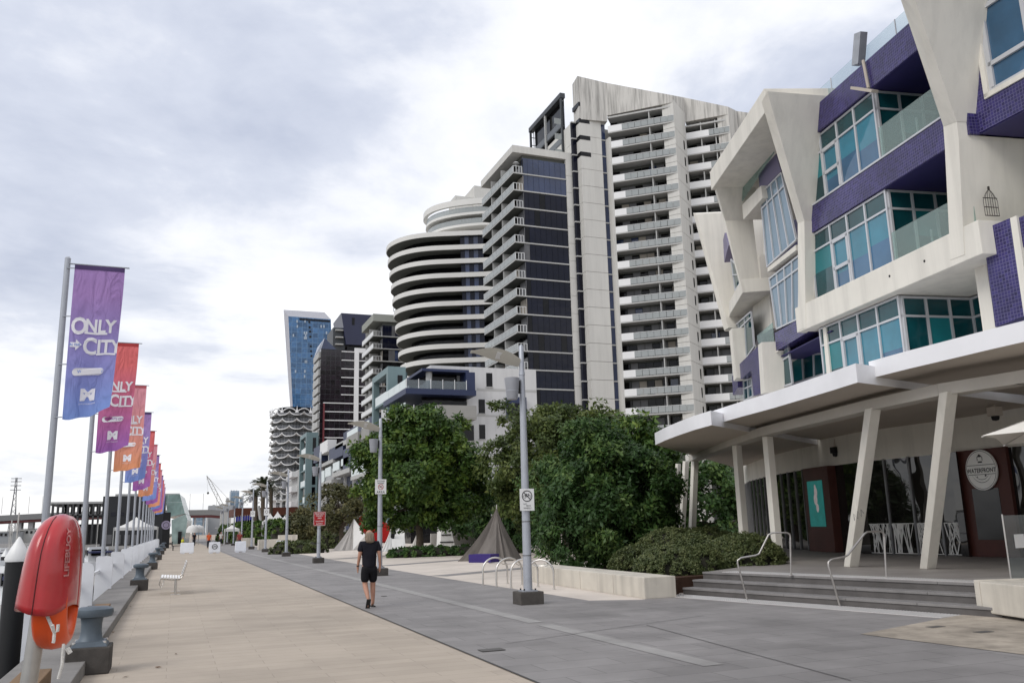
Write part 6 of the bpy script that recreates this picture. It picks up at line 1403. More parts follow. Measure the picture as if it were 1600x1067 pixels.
for i in range(13):
    y = 15.75+6.5*i; x0 = XP; ht = 6.32; k = seq[i]; rg = random.Random(40+i)
    FPt = thing('flag_pole', f'{ordn[i]} grey flag pole of the quay row', 'flag pole', (x0, y, 0), group='flag poles along the quay')
    b = MB(); b.tube([V((x0, y, -.6)), V((x0, y, 3)), V((x0, y, ht))], [.06, .055, .047], 12); b.build('pole', m_gal, FPt, smooth=True)
    b = MB(); b.tube([V((x0, y, ht)), V((x0, y, ht+.03))], [.05, .03], 12); b.build('cap', m_gal, FPt)
    b = MB(); b.tube([V((x0, y-.02, ht-.09)), V((x0+.97, y-.04, ht-.10))], .013, 6); b.build('top_rod', m_gal, FPt)
    for z in (ht-.18, ht-1.02, ht-1.84, ht-2.72):
        b = MB(); b.tube([V((x0, y-.05, z)), V((x0+.12, y-.04, z+.01))], .010, 5); b.build('ring_clip', m_gal, FPt)
    # banner
    FB_ = thing('banner', f'{ordn[i]} banner, {names[k]}, reading ONLY IN THE CITY', 'banner', (x0+.1, y, ht-2.75), group='event banners on the quay')
    ph = rg.random()*6; am = .075+.05*rg.random(); Wf, Hf = .78, 2.64
    def surf(u, v, ph=ph, am=am, x0=x0, y=y, ht=ht):
        """u 0..1 from the pole, v 0 top .. 1 bottom"""
        fr_ = v**1.3*u
        yy = y-.04+am*(1.2*math.sin(3.1*u+4.2*v+ph)*v*u**.6+.5*math.sin(9*u-3*v+ph*2)*v*.7+.35*math.sin(7*v*u+5*u-11*v+ph*3)*(.25+.75*v)*u)-.16*fr_
        xx = x0+.12+Wf*u*(1-.09*v*v*(1+.5*math.sin(ph)))+.02*math.sin(5*v+ph)*u*v
        zz_ = ht-.11-Hf*v+.16*max(0, v-.55)*2.2*u**2*(1+.3*math.sin(ph*3))+.012*math.sin(14*u+ph)*v
        return V((xx, yy, zz_))
    nu, nv = 14, 36; b = MB(); b.sheet([[surf(a/nu, c_/nv) for a in range(nu+1)] for c_ in range(nv+1)]); o = b.build('cloth', FM[k], FB_, smooth=True, fix=False)
    uvl = o.data.uv_layers.new(name='UVMap')
    uvs = [((j % (nu+1))/nu, 1-(j//(nu+1))/nv) for j in range((nu+1)*(nv+1))]
    for lp in o.data.loops: uvl.data[lp.index].uv = uvs[lp.vertex_index]
    b = MB(); b.sheet([[surf(a/nu, v)+V((0, -.006, 0)) for a in range(nu+1)] for v in (0, .028)]); b.build('hem', HEM[k], FB_, fix=False)
    if i < 9:
        # printed words: text plane (metres from banner's lower left) mapped on the cloth
        def fmf(a, c_): u = min(max(a/Wf, 0), 1); v = min(max(1-c_/Hf, 0), 1); return surf(u, v)+V((0, -.012, 0))
        it = [(*TXT[0], .02, 1.44), (*TXT[1], .24, 1.48), (*TXT[2], .23, 1.10), (*TXT[3], .45, 1.14)]
        lettering('headline', it, m_print, FB_, fmf)
        b = MB(); b.add([fmf(*p) for p in ((.24, 1.475), (.42, 1.475), (.6, 1.475), (.6, 1.44), (.42, 1.44), (.24, 1.44))], [(0, 1, 4, 5), (1, 2, 3, 4)]); b.add([fmf(*p) for p in ((.45, 1.125), (.6, 1.125), (.76, 1.125), (.76, 1.09), (.6, 1.09), (.45, 1.09))], [(0, 1, 4, 5), (1, 2, 3, 4)]); b.build('underline', m_print, FB_, fix=False)
        b = MB(); b.add([fmf(*p) for p in ((.03, 1.21), (.12, 1.21), (.12, 1.155), (.215, 1.25), (.12, 1.345), (.12, 1.29), (.03, 1.29))], [(0, 1, 5, 6), (2, 3, 4)]); ar = b.build('arrow', m_print, FB_, fix=False)
        lettering('arrow_lettering', [(*TXT[4], .105, 1.23)], FM[k], FB_, lambda a, c_: fmf(a, c_)+V((0, -.004, 0)))
        b = MB(); pill = [(.16+.06*math.cos(t), .79+.065*math.sin(t)) for t in [math.pi/2+math.pi*j/8 for j in range(9)]]+[(.53+.06*math.cos(t), .79+.065*math.sin(t)) for t in [-math.pi/2+math.pi*j/8 for j in range(9)]]
        b.add([fmf(*p) for p in pill], [tuple(range(18))]); b.build('search_pill', m_print, FB_, fix=False)
        lettering('pill_lettering', [(*TXT[5], .38, .765)], FM[k], FB_, lambda a, c_: fmf(a, c_)+V((0, -.006, 0)))
        lettering('emblem', [(*TXT[6], .37, .30), (*TXT[7], .37, .22)], m_print, FB_, fmf)
    # white board in front of the pole
    if bpro is None:
        q0 = MB(); w = .46; r_ = .16; out_ = [(-w/2, -.75), (w/2, -.75), (w/2, 1.1-r_)]+[(w/2-r_+r_*math.cos(t), 1.1-r_+r_*math.sin(t)) for t in [math.pi/2*j/6 for j in range(1, 7)]]+[(-w/2+.04, 1.1), (-w/2, 1.06)]
        q0.prism([V((a, 0, c_)) for a, c_ in out_], (0, .05, 0)); bpro = q0.build('quay_board', m_board); bo = bpro
    else: bo = bpro.copy(); COL.objects.link(bo)
    bo.location = (x0+.06, y-.14, 0); bo.rotation_euler = (0, 0, -.12); tag(bo, f'{ordn[i]} white round-cornered board at the quay edge, under its flag pole', 'board', 'white boards along the quay')
# fill boards between: the far run reads as a continuous white screen
for i in range(12):
    bo = bpro.copy(); COL.objects.link(bo); bo.location = (XP+.06, 15.75+6.5*(i+4)+3.1, 0); bo.rotation_euler = (0, 0, -.12); tag(bo, f'white board midway between flag poles, {ordn[i]} of the far infill run', 'board', 'white boards along the quay')
b = MB(); b.box(XP-.12, XP-.06, 15, 100, .62, .70); tag(b.build('board_rail', m_board), 'thin white rail joining the quay boards', 'rail')
# ================================================================ PEOPLE
def skin(name, verts, edges, radii, m, parent, sub=2, root=0, smooth=True):
    me = bpy.data.meshes.new(name); me.from_pydata(verts, edges, []); o = bpy.data.objects.new(name, me)
    md = o.modifiers.new('skin', 'SKIN'); md.use_smooth_shade = True
    for i, r in enumerate(radii):
        sv = me.skin_vertices[0].data[i]; sv.radius = r if isinstance(r, tuple) else (r, r); sv.use_root = (i == root)
    ms = o.modifiers.new('sub', 'SUBSURF'); ms.levels = sub; ms.render_levels = sub
    m2 = tmp_eval(o); bpy.data.objects.remove(o, do_unlink=True)
    m2.materials.clear(); m2.materials.append(m); m2.polygons.foreach_set('use_smooth', [True]*len(m2.polygons))
    r = bpy.data.objects.new(name, m2); COL.objects.link(r); r.parent = parent; return r
m_skin = mat('skin', (.42, .22, .15), .55, .4, var=.08, vscale=10)
def person(label, loc, rz, h, shirt, shorts, hair, hairlen=.0, stride=.2, longp=False, arms=0., lod=2):
    P = thing('person', label, 'person', loc, rz); s = h/1.66; S_ = lambda *p: tuple(v*s for v in p)
    v, e, r = [], [], []
    def ad(p, rad, par=None):
        v.append(S_(*p)); r.append(tuple(x*s for x in rad) if isinstance(rad, tuple) else rad*s)
        if par is not None: e.append((par, len(v)-1))
        return len(v)-1
    pel = ad((0, 0, .9), (.125, .10)); sp = ad((0, .005, 1.1), (.125, .09), pel); ch = ad((0, .01, 1.27), (.145, .10), sp); nb = ad((0, 0, 1.385), (.07, .065), ch); nk = ad((0, .01, 1.43), .052, nb)
    hd = ad((0, .02, 1.5), (.068, .082), nk); ht_ = ad((0, .025, 1.585), (.07, .085), hd); tp = ad((0, .015, 1.635), (.04, .05), ht_)
    no = ad((0, .115, 1.515), .016, hd)
    for sx in (-1, 1): ad((sx*.083, .01, 1.52), .016, hd)
    LA = {}
    for sx in (-1, 1):
        sw = -arms*sx
        sh = ad((sx*.165, 0, 1.345), .058, ch); el_ = ad((sx*.215, -.03+sw*.4, 1.09), .042, sh); wr = ad((sx*.235, .03+sw, .86), .026, el_); pm = ad((sx*.232, .045+sw*1.05, .80), (.018, .036), wr)
        for k in range(4):
            f0 = ad((sx*.232, .02+.017*k+sw*1.05, .755), .0095, pm); f1 = ad((sx*.224, .024+.017*k+sw*1.1, .72+(.008 if k in (0, 3) else 0)), .0085, f0)
        th = ad((sx*.215, .085+sw*1.05, .79), .011, pm); ad((sx*.208, .095+sw*1.05, .755), .009, th); LA[sx] = wr
    for sx, kn, an, to in ((1, (.1, .06+stride*.2, .47), (.1, .03+stride*.25, .075), (.105, .17+stride*.25, .03)), (-1, (-.085, .03-stride*.1, .475), (-.07, -.26-stride*.2, .19), (-.07, -.20-stride*.2, .04))):
        hp = ad((sx*.09, 0, .86), .092, pel); k_ = ad(kn, .06, hp); cf = ad(tuple(kn[i]*.62+an[i]*.38 for i in range(3)), .058, k_); a_ = ad(an, .036, cf); b_ = ad(to, (.042, .022), a_)
        if sx < 0: ad((to[0], to[1]+.06, to[2]-.01), (.04, .018), b_)
    skin('body', v, e, r, m_skin, P, lod)
    g = 1.15
    # shirt: torso and short sleeves
    sv = [S_(0, 0, .77), S_(0, .0, .93), S_(0, .005, 1.12), S_(0, .008, 1.27), S_(0, 0, 1.38)]; sr = [(.168, .135), (.17, .132), (.175, .122), (.19, .125), (.09, .078)]; se = [(0, 1), (1, 2), (2, 3), (3, 4)]
    for sx in (-1, 1):
        k = len(sv); sv += [S_(sx*.175, 0, 1.335), S_(sx*.21, -.02-arms*sx*.3, 1.16)]; sr += [.078, .072]; se += [(3, k), (k, k+1)]
    skin('shirt', sv, se, [tuple(x*s for x in q_) if isinstance(q_, tuple) else q_*s for q_ in sr], shirt, P, lod)
    pv = [S_(0, 0, .93), S_(0, 0, .85)]; pr = [(.15, .115), (.15, .115)]; pe = [(0, 1)]
    for sx, kn, an in ((1, (.1, .06+stride*.2, .47), (.1, .03+stride*.25, .075)), (-1, (-.085, .03-stride*.1, .475), (-.07, -.26-stride*.2, .19))):
        k = len(pv); end = V(kn)*.94+V((sx*.09, 0, .86))*.06; pv += [S_(sx*.088, 0, .76), S_(*(V(kn).lerp(V((sx*.09, 0, .86)), .45))), S_(*end)]; pr += [.108, .104, .092]; pe += [(1, k), (k, k+1), (k+1, k+2)]
        if longp: pv += [S_(*an)]; pr += [.065]; pe += [(k+2, k+3)]
    skin('trousers' if longp else 'shorts', pv, pe, [tuple(x*s for x in q_) if isinstance(q_, tuple) else q_*s for q_ in pr], shorts, P, lod)
    # hair
    if hairlen > 0:
        hv = [S_(0, -.002, 1.595), S_(0, -.02, 1.53), S_(0, -.06, 1.45), S_(0, -.085, 1.345)]; hr = [(.09, .095), (.112, .098), (.122, .075), (.11, .05)]
        for sx in (-1, 1): hv += [S_(sx*.075, -.01, 1.50), S_(sx*.085, -.03, 1.41)]; hr += [.036, .026]
        skin('hair', hv, [(0, 1), (1, 2), (2, 3), (1, 4), (4, 5), (1, 6), (6, 7)], [tuple(x*s for x in q_) if isinstance(q_, tuple) else q_*s for q_ in hr], hair, P, lod)
    else:
        skin('hair', [S_(0, -.02, 1.55), S_(0, .0, 1.625)], [(0, 1)], [(.078*s, .075*s), (.06*s, .07*s)], hair, P, lod)
    m_so = mat('dark_sandal', (.02, .018, .016), .7, var=.1)
    an = V((.1, .03+stride*.25, .0)); b = MB(); q0 = an+V((.002, .07, .012)); b.obox(q0*s, V((.048, 0, 0))*s, V((0, .135, 0))*s, V((0, 0, .012))*s); b.build('sandal', m_so, P, bevel=.008, world=False)
    a1, t1 = V((-.07, -.26-stride*.2, .19)), V((-.07, -.14-stride*.2, .02)); d_ = (t1-a1).normalized(); n_ = d_.cross(V((1, 0, 0))).normalized(); n_ = n_ if n_.y < 0 else -n_
    b = MB(); b.obox(((a1+t1)/2+n_*.05+d_*-.005)*s, V((.047, 0, 0))*s, d_*.135*s, n_*.012*s); b.build('sandal', m_so, P, bevel=.008, world=False)
    return P
m_blkc = mat('black_cotton', (.011, .011, .016), .85, .2, var=.2, vscale=6, bump=.3, bscale=18)
m_blks = mat('black_shorts_cloth', (.008, .008, .010), .8, .2, var=.2, vscale=6)
m_hair = mat('dark_blonde_hair', (.21, .165, .12), .6, .4, var=.4, vscale=45, aniso=(1, 1, .12), bump=.5, bscale=60)
m_dhair = mat('dark_hair', (.03, .022, .018), .6, .4, var=.2)
pc_ = atz(577, 949); PMAN = person('person with shoulder-length blond hair in black t-shirt and shorts walking away', (pc_.x, pc_.y+.05, .008), .0, 1.68, m_blkc, m_blks, m_hair, .2, .1, arms=.05)
b = MB(); w_ = V((-.236, .075, .885)); b.lathe([(.031, -.012), (.034, 0), (.031, .012)], w_, 12); b.build('watch', m_dark, PMAN, world=False)
far = [('far person in an orange top and dark trousers walking towards the camera', 326, 100, mat('orange_top', (.55, .09, .02), .8, var=.1), mat('dark_trousers', (.02, .02, .028), .8, var=.1), math.pi), ('far person in a dark red top beside the white barrier', 374, 92, mat('dark_red_top', (.22, .03, .025), .8, var=.1), MATS['dark_trousers'], math.pi), ('small far person in black near the white domes', 303, 125, m_blkc, MATS['dark_trousers'], .3), ('far pale-clothed person left of the lamp row', 345, 118, mat('pale_top', (.5, .48, .45), .8, var=.1), MATS['dark_trousers'], 2.8)]
for lb, px, Y, sh_, tr_, rz in far:
    person(lb, (Y*az(px, 850), Y, .008), rz, 1.72, sh_, tr_, m_dhair, 0, .06, True, .05, 1)
rd_ = person('seated far person in a yellow top on a bench by the glass pavilion', (96*az(285, 850), 96, -.35), -1.2, 1.7, mat('yellow_top', (.5, .5, .03), .8, var=.1), MATS['dark_trousers'], m_dhair, 0, .05, True, .1, 1)
# dark bench under the far seated person
bc_ = V((96*az(283, 850), 96, 0)); FBn = thing('dark_bench', 'dark bench by the glass pavilion under the seated person', 'bench', bc_)
b = MB(); b.box(bc_.x-.9, bc_.x+.5, 95.7, 96.3, .42, .5); b.build('seat', m_dark, FBn); b = MB(); b.box(bc_.x-.9, bc_.x-.8, 95.7, 96.3, .5, .9); b.build('backrest', m_dark, FBn)
for x in (-.8, .35): b = MB(); b.box(bc_.x+x, bc_.x+x+.1, 95.75, 96.25, 0, .42); b.build('leg', m_dark, FBn)

# ================================================================ TENT SCULPTURES
def drape(T, name, apexes, base, m, folds=16, amp=.12, nz_=14, flare=1.6, seed=1, closed=True):
    """cloth hung from a ridge/apex to an outline on the ground, with folds"""
    b = MB(); n = len(base)*6 if closed else (len(base)-1)*6; rows_ = []; rg = random.Random(seed); ph = [rg.random()*6 for _ in range(4)]
    def bp(t):
        L_ = len(base); f = t*(L_ if closed else L_-1); i = int(f) % L_; j = (i+1) % L_ if closed else min(i+1, L_-1); return V(base[i]).lerp(V(base[j]), f-int(f))
    for k in range(nz_+1):
        v = k/nz_; row = []
        for i in range(n+1):
            t = i/n; g = bp(min(t, .99999) if not closed else t % 1.0); ap = min(apexes, key=lambda a: (V(a)-g).length)
            ap = V(ap); w = v**flare; p = V((ap.x+(g.x-ap.x)*(w*.75+v*.25), ap.y+(g.y-ap.y)*(w*.75+v*.25), ap.z*(1-v)+g.z*v))
            d_ = (g-V((ap.x, ap.y, g.z))); d_ = d_.normalized() if d_.length > 1e-3 else V((1, 0, 0))
            f_ = amp*v**.8*(math.sin(folds*2*math.pi*t+ph[0])+.5*math.sin(folds*1.7*2*math.pi*t+ph[1]+3*v)); row.append(p+d_*f_)
        rows_.append(row)
    b.sheet(rows_); return b.build(name, m, T, smooth=True)
m_brown = mat('grey_brown_canvas', (.165, .148, .134), .85, .2, var=.12, vscale=2, aniso=(1, 1, .3), streak=.15)
m_greyc = mat('pale_grey_canvas', (.38, .36, .34), .85, .2, var=.08, vscale=2)
m_whitec = mat('white_canvas_panel', (.66, .65, .63), .8, .2, var=.04)
m_redc = mat('red_canvas', (.45, .02, .018), .8, .2, var=.06)
g = [atz(718, 877), atz(738, 876.5), atz(775, 877.5), atz(800, 876), atz(816, 872)]
ap = aty(776, 792, 41)
T = thing('draped_tent', 'tall grey-brown draped tent sculpture with a purple seat at its foot', 'tent sculpture', (15, 41, 0))
bs_ = [g[0], g[1], g[2], g[3], g[4], g[4]+V((-.2, 1.6, 0)), g[0]+V((1.0, 2.2, 0))]
drape(T, 'canvas', [tuple(ap)], [tuple(p) for p in bs_], m_brown, 17, .10, 18, 1.35, 3)
b = MB(); b.tube([ap-V((0, 0, .3)), ap+V((0, 0, .12))], .03, 6); b.build('pole_tip', m_alum, T)
b = MB(); a, c = atz(737, 878.5), atz(771, 878.5); d_ = (c-a).normalized(); n_ = V((-d_.y, d_.x, 0)); b.prism([a-n_*.25, c-n_*.25, c+n_*.5, a+n_*.5], (0, 0, .38)); b.build('purple_seat', mat('purple_seat_cloth', (.045, .03, .16), .7, .2, var=.1), T)
Yt = 73; ap = aty(552, 811, Yt); T = thing('pointed_tent', 'pale pointed tent with grey drape on its left and flat white panel', 'tent sculpture', (14, Yt, 0))
l0, l1, l2 = atz(519, 860), atz(551, 859), atz(593, 858)
drape(T, 'grey_drape', [tuple(ap)], [tuple(l0), tuple(l0.lerp(l1, .5)), tuple(l1), tuple(l1+V((0, 2.5, 0))), tuple(l0+V((1, 2.5, 0)))], m_greyc, 9, .08, 12, 1.4, 5)
b = MB(); b.prism([l1-V((0, .1, 0)), l2-V((0, .1, 0)), V((l2.x-1.2, l2.y, ap.z*.45)), V(ap)-V((0, .1, 0))], (.1, .12, 0)); b.build('white_panel', m_whitec, T)
Yq = 78; T = thing('red_tent', 'red canvas tent between the pale tent and the big tree', 'tent sculpture', (15.5, Yq, 0))
P = [aty(x, y, Yq) for x, y in ((553, 813), (572, 797), (612, 822), (606, 845), (585, 846))]
b = MB(); b.prism(P, (.5, 3.0, -.2)); b.build('canvas', m_redc, T); b = MB(); b.tube([aty(556, 813, Yq-.1), aty(572, 796, Yq-.1)], .06, 6); b.build('pole', m_slab, T)
Yv = 66; T = thing('white_draped_tent', 'white draped canvas with a dark opening behind the walking person', 'tent sculpture', (16, Yv, 0))
ap = aty(612, 820, Yv); g0, g1, g2 = atz(597, 862), atz(612, 861), atz(634, 860)
drape(T, 'canvas', [tuple(ap), tuple(ap+V((1.0, 0, -.3)))], [tuple(g0), tuple(g1), tuple(g2), tuple(g2+V((0, 2, 0))), tuple(g0+V((0.4, 2, 0)))], m_whitec, 11, .1, 12, 1.5, 9)
b = MB(); b.prism([aty(609, 856, Yv-.9), aty(614, 850, Yv-.9), aty(619, 826, Yv-.9), aty(612, 826, Yv-.9)], (0, .05, 0)); b.build('dark_opening', m_dark, T)
T = thing('white_draped_tent', 'second white draped canvas half hidden by shrubs under the big tree', 'tent sculpture', (18, Yv+1, 0)); ap = aty(652, 830, Yv+1); g0, g2 = atz(640, 858), atz(668, 857)
drape(T, 'canvas', [tuple(ap)], [tuple(g0), tuple((g0+g2)/2-V((0, .3, 0))), tuple(g2), tuple(g2+V((0, 2, 0)))], m_whitec, 8, .08, 10, 1.3, 12)
T = thing('small_white_tent', 'small white tent with dark straps between tree trunk and brown tent', 'tent sculpture', (20, 60, 0)); ap = aty(698, 815, 60); g0, g2 = aty(688, 853, 60), aty(712, 853, 60)
b = MB(); b.prism([V((g0.x, 60, 0.05)), V((g2.x, 60, .05)), V((ap.x+.3, 60.3, ap.z)), V((ap.x-.3, 60.3, ap.z))], (0, 1.0, 0)); b.build('canvas', m_whitec, T)
for u in (.3, .55, .8):
    z = ap.z*u; b = MB(); b.box(ap.x-.55*(1.2-u), ap.x+.55*(1.2-u), 59.95+.3*u, 59.99+.3*u, z-.04, z+.04); b.build('strap', m_dark, T)
b = MB(); b.lathe([(.2, 0), (.22, .15), (.1, .3)], ap, 8); b.build('top_knot', m_dark, T)
b = MB(); b.box(17.5, 24, 62, 62.2, 0, 1.2); tag(b.build('plaza_wall', m_greyc), 'low grey wall behind the tents at the back of the plaza', 'wall')
b = MB(); b.box(aty(672, 850, 61).x, aty(760, 850, 61).x, 60.8, 61.2, .0, .35); tag(b.build('kerb_bench', m_whitec), 'long low white bench edge under the trees', 'bench')

# ---- white water-filled barriers
m_bar = mat('white_barrier_plastic', (.72, .74, .78), .45, .4, var=.05, vscale=3)
def barrier():
    T = thing('water_barrier', 'x', 'barrier', (0, 0, 0)); b = MB()
    b.prism([V((-.5, -.22, .08)), V((.5, -.22, .08)), V((.5, .22, .08)), V((-.5, .22, .08))], [V((.02, .1, .82)), V((-.02, .1, .82)), V((-.02, -.1, .82)), V((.02, -.1, .82))]); b.build('body', m_bar, T, bevel=.04)
    for x in (-.3, .3): b = MB(); b.box(x-.14, x+.14, -.2, .2, 0, .1); b.build('foot', m_bar, T)
    b = MB(); b.lathe([(.06, .9), (.06, .93), (.03, .94)], (0, 0, 0), 10); b.build('filler_cap', m_dark, T)
    return T
BPt = barrier()
for i, (px, Y, w) in enumerate(((292, 79, 1.1), (335, 77, .9), (375.5, 77, .9), (441, 73, .95))):
    q_ = place(BPt, (Y*az(px, 862), Y, .008), 0, ['leftmost white plastic barrier across the promenade', 'white plastic barrier with a ringed symbol, middle of the promenade', 'white plastic barrier in front of the person in dark red', 'white plastic barrier with a symbol beside the fourth lamp post'][i], scale=(w, 1, 1), first=(i == 0)); q_['group'] = 'white barriers across the promenade'
for i, (px, Y) in enumerate(((335, 77), (441, 73))):
    x = Y*az(px, 862); T = thing('barrier_sign', ['round cycling symbol stuck on the middle barrier', 'round cycling symbol stuck on the barrier by the lamp'][i], 'sign', (x, Y-.2, .3)); b = MB(); ring2(b, (x, .55), .17, .22, Y-.235, 18); b.build('ring', m_ink, T); b = MB(); bike_mark(b, x, .55, .2, Y-.24); b.build('symbol', m_ink, T)
# far planter walls
for i, (px0, px1, py0, py1, Y) in enumerate(((448, 470, 851, 862, 70), (404, 438, 842, 856, 84), (436, 465, 835, 846, 92), (378, 398, 840, 850, 100))):
    a, c = aty(px0, py1, Y), aty(px1, py0, Y); b = MB(); b.box(a.x, c.x, Y, Y+1.2, 0, max(c.z, .35)); tag(b.build('planter_wall', m_conc, bevel=.03), ['cream concrete block right of the fourth lamp post', 'long pale planter wall behind the far lamp posts', 'pale planter wall below the clipped ball hedges', 'farthest pale planter wall on the right of the promenade'][i], 'planter wall')
# white sun umbrella at the right edge and glass screen
tip = aty(1537, 681, 10.6); U = thing('cafe_umbrella', 'cream cafe umbrella cut by the right edge of the picture', 'umbrella', (tip.x+1.7, tip.y-.6, .48)); cU = V((tip.x+1.75, tip.y-.4, 0))
cor = [cU+V((math.cos(t)*1.85, math.sin(t)*1.85, 0)) for t in [math.pi-.22+k*math.pi/2 for k in range(4)]]; b = MB(); zt_ = tip.z+.62
for k in range(4):
    a, c = cor[k], cor[(k+1) % 4]; rows_ = []
    for j in range(6):
        f = j/5; zz_ = zt_+(tip.z-zt_)*f**.8; rows_.append([V((*(cU.lerp(a, f)).xy, zz_)), V((*(cU.lerp((a+c)/2, f*.96)).xy, zz_+.04*f)), V((*(cU.lerp(c, f)).xy, zz_))])
    b.sheet(rows_)
b.build('canvas', mat('cream_canvas', (.72, .69, .63), .8, .2, var=.04), U)
b = MB(); b.tube([V((cU.x, cU.y, .5)), V((cU.x, cU.y, zt_))], .03, 10); b.build('pole', m_alum, U)
for a in cor:
    b = MB(); b.tube([V((cU.x, cU.y, zt_-.06)), V((a.x, a.y, tip.z-.02))], .012, 5); b.build('rib', m_alum, U)
b = MB(); b.lathe([(.3, .0), (.3, .06), (.05, .08)], (cU.x, cU.y, .48), 16); b.build('base', m_basalt, U)
Pg = [atz(1580, 905, .482), atz(1640, 900, .482)]; G = thing('glass_screen', 'clear glass wind screen at the right edge above the bench block', 'glass screen', Pg[0]); b = MB(); hg = 1.15
b.prism([Pg[0], Pg[1], Pg[1]+V((0, 0, hg)), Pg[0]+V((0, 0, hg))], (.012, .012, 0)); b.build('pane', clearglass('wind_glass', (.86, .9, .9), .85), G); b = MB(); b.tube([Pg[0], Pg[0]+V((0, 0, hg+.02))], .014, 6); b.build('post', m_alum, G)
m1 = Pg[0].lerp(Pg[1], .22)+V((-.02, -.02, .55)); b = MB(); dv = (Pg[1]-Pg[0]).normalized(); b.prism([m1, m1+dv*.3, m1+dv*.3+V((0, 0, .25)), m1+V((0, 0, .25))], (-.004, -.004, 0)); b.build('notice', m_signw, G)
# ================================================================ FAR LEFT: PAVILIONS, MARINA, BRIDGE, SKYLINE
def pxbox(T, name, px0, py0, px1, py1, Y, depth, m, z0=None):
    a, c = aty(px0, py1, Y), aty(px1, py0, Y); b = MB(); b.box(min(a.x, c.x), max(a.x, c.x), Y, Y+depth, a.z if z0 is None else z0, c.z); return b.build(name, m, T)
struct(MB().box(-60, -2.2, 112, 300, -3, .05).build('pier', m_kerb))
struct(MB().box(-4000, -2.5, 620, 5000, -3, .3).build('far_shore', mat('far_bank_ground', (.12, .12, .1), .9, var=.2, vscale=.02)))
BP_ = thing('black_pavilion', 'long black clad pavilion behind the flag poles', 'building', (-12, 150, 0))
pxbox(BP_, 'wall', 155, 774, 258, 862, 150, 25, mat('black_cladding', (.012, .013, .016), .4, .5, var=.2, vscale=.3), 0)
pxbox(BP_, 'roof_slab', 180, 770.5, 281, 775, 160, 20, m_slab)
for i in range(7): pxbox(BP_, 'window', 160+13*i, 800, 168+13*i, 806, 149.9, .2, m_navy)
for i in range(5): pxbox(BP_, 'lower_window', 165+14*i, 835, 175+14*i, 850, 149.9, .2, m_shade)
GPv = thing('glass_pavilion', 'faceted pale green glass pavilion at the end of the quay', 'building', (1, 165, 0)); Yp = 150.5
m_gp = gridmat('green_pavilion_glass', (.20, .30, .28), (.28, .37, .35), 2.2, .15, width=.04, var=.2)
P = [aty(x, y, Yp) for x, y in ((258, 773), (281, 772), (289, 802), (262, 808))]; b = MB(); b.prism(P, (1.0, 18, 0)); b.build('upper_glass', m_gp, GPv); boxuv(GPv.children[-1])
P = [aty(x, y, Yp) for x, y in ((268, 812), (290, 803), (293, 812), (287, 858), (268, 858))]; P[3].z = P[4].z = 0; b = MB(); b.prism(P, (1.0, 18, 0)); b.build('lower_glass', m_gp, GPv); boxuv(GPv.children[-1])
pxbox(GPv, 'doorway', 277, 830, 284, 857, Yp-.3, .4, m_blk, 0)
bx0 = thing('black_kiosk', 'tall black box with a round emblem at the end of the flag row', 'kiosk', (-1.5, 104, 0)); pxbox(bx0, 'body', 252, 800, 267, 858, 112, 3, m_dark, 0)
c = aty(259.5, 820, 111.9); b = MB(); b.tube([c, c+V((0, .05, 0))], .52, 20); b.build('emblem_disc', mat('grey_violet_disc', (.28, .24, .34), .5, var=.1), bx0); b = MB(); ring2(b, (c.x, c.z), .28, .34, c.y-.02, 16); b.build('emblem_ring', m_ink, bx0)
# open framed building, farther left
OB = thing('framed_building', 'grey open-framed waterfront building left of the black pavilion', 'building', (-30, 190, 0))
pxbox(OB, 'roof_slab', 70, 783, 160, 787.5, 185, 22, m_slab); pxbox(OB, 'floor_slab', 70, 803, 160, 806.5, 185, 22, mat('dark_slab', (.06, .06, .062), .7, var=.1)); pxbox(OB, 'lower_wall', 66, 818, 160, 840, 190, 18, MATS['dark_slab'], 0)
for i in range(12): pxbox(OB, 'column', 72+8*i, 787, 73.2+8*i, 838, 185, 1, MATS['dark_slab'], 0)
for i in range(6): pxbox(OB, 'window', 100+10*i, 788, 108+10*i, 803, 187, .3, m_blk)
for i in range(10): pxbox(OB, 'rail_post', 70+9*i, 779, 70.4+9*i, 783, 185, .1, m_slab)
# marquee
def marquee(label, px0, px1, pytop, pyeave, Y, pybase=850, side=False):
    a, c = aty(px0, pyeave, Y), aty(px1, pyeave, Y); tp = aty((px0+px1)/2, pytop, Y); w = c.x-a.x; T = thing('marquee', label, 'marquee', (tp.x, Y, 0)); cen = V((tp.x, Y+w/2, 0)); b = MB()
    E_ = [V((a.x, Y, a.z)), V((c.x, Y, a.z)), V((c.x, Y+w, a.z)), V((a.x, Y+w, a.z))]
    for k in range(4):
        p, q_ = E_[k], E_[(k+1) % 4]; rows_ = []
        for j in range(7):
            f = j/6; z = a.z+(tp.z-a.z)*(1-f)**1.6; rows_.append([V((*(cen.lerp(p, f)).xy, z)), V((*(cen.lerp((p+q_)/2, f)).xy, z)), V((*(cen.lerp(q_, f)).xy, z))])
        b.sheet(rows_)
    b.build('canopy', m_whitec, T, smooth=True)
    b = MB()
    for k in range(4):
        q0 = MB(); q0.tube([V((*E_[k].xy, 0)), E_[k]], .06, 6); q0.build('leg', m_slab, T)
        v_ = MB(); p, q_ = E_[k], E_[(k+1) % 4]; v_.add([p, q_, q_-V((0, 0, .35)), p-V((0, 0, .35))], [(0, 1, 2, 3)]); v_.build('valance', m_whitec, T, fix=False)
    return T
marquee('white peaked marquee on the pier behind the flag poles', 178, 246, 807, 824, 116)
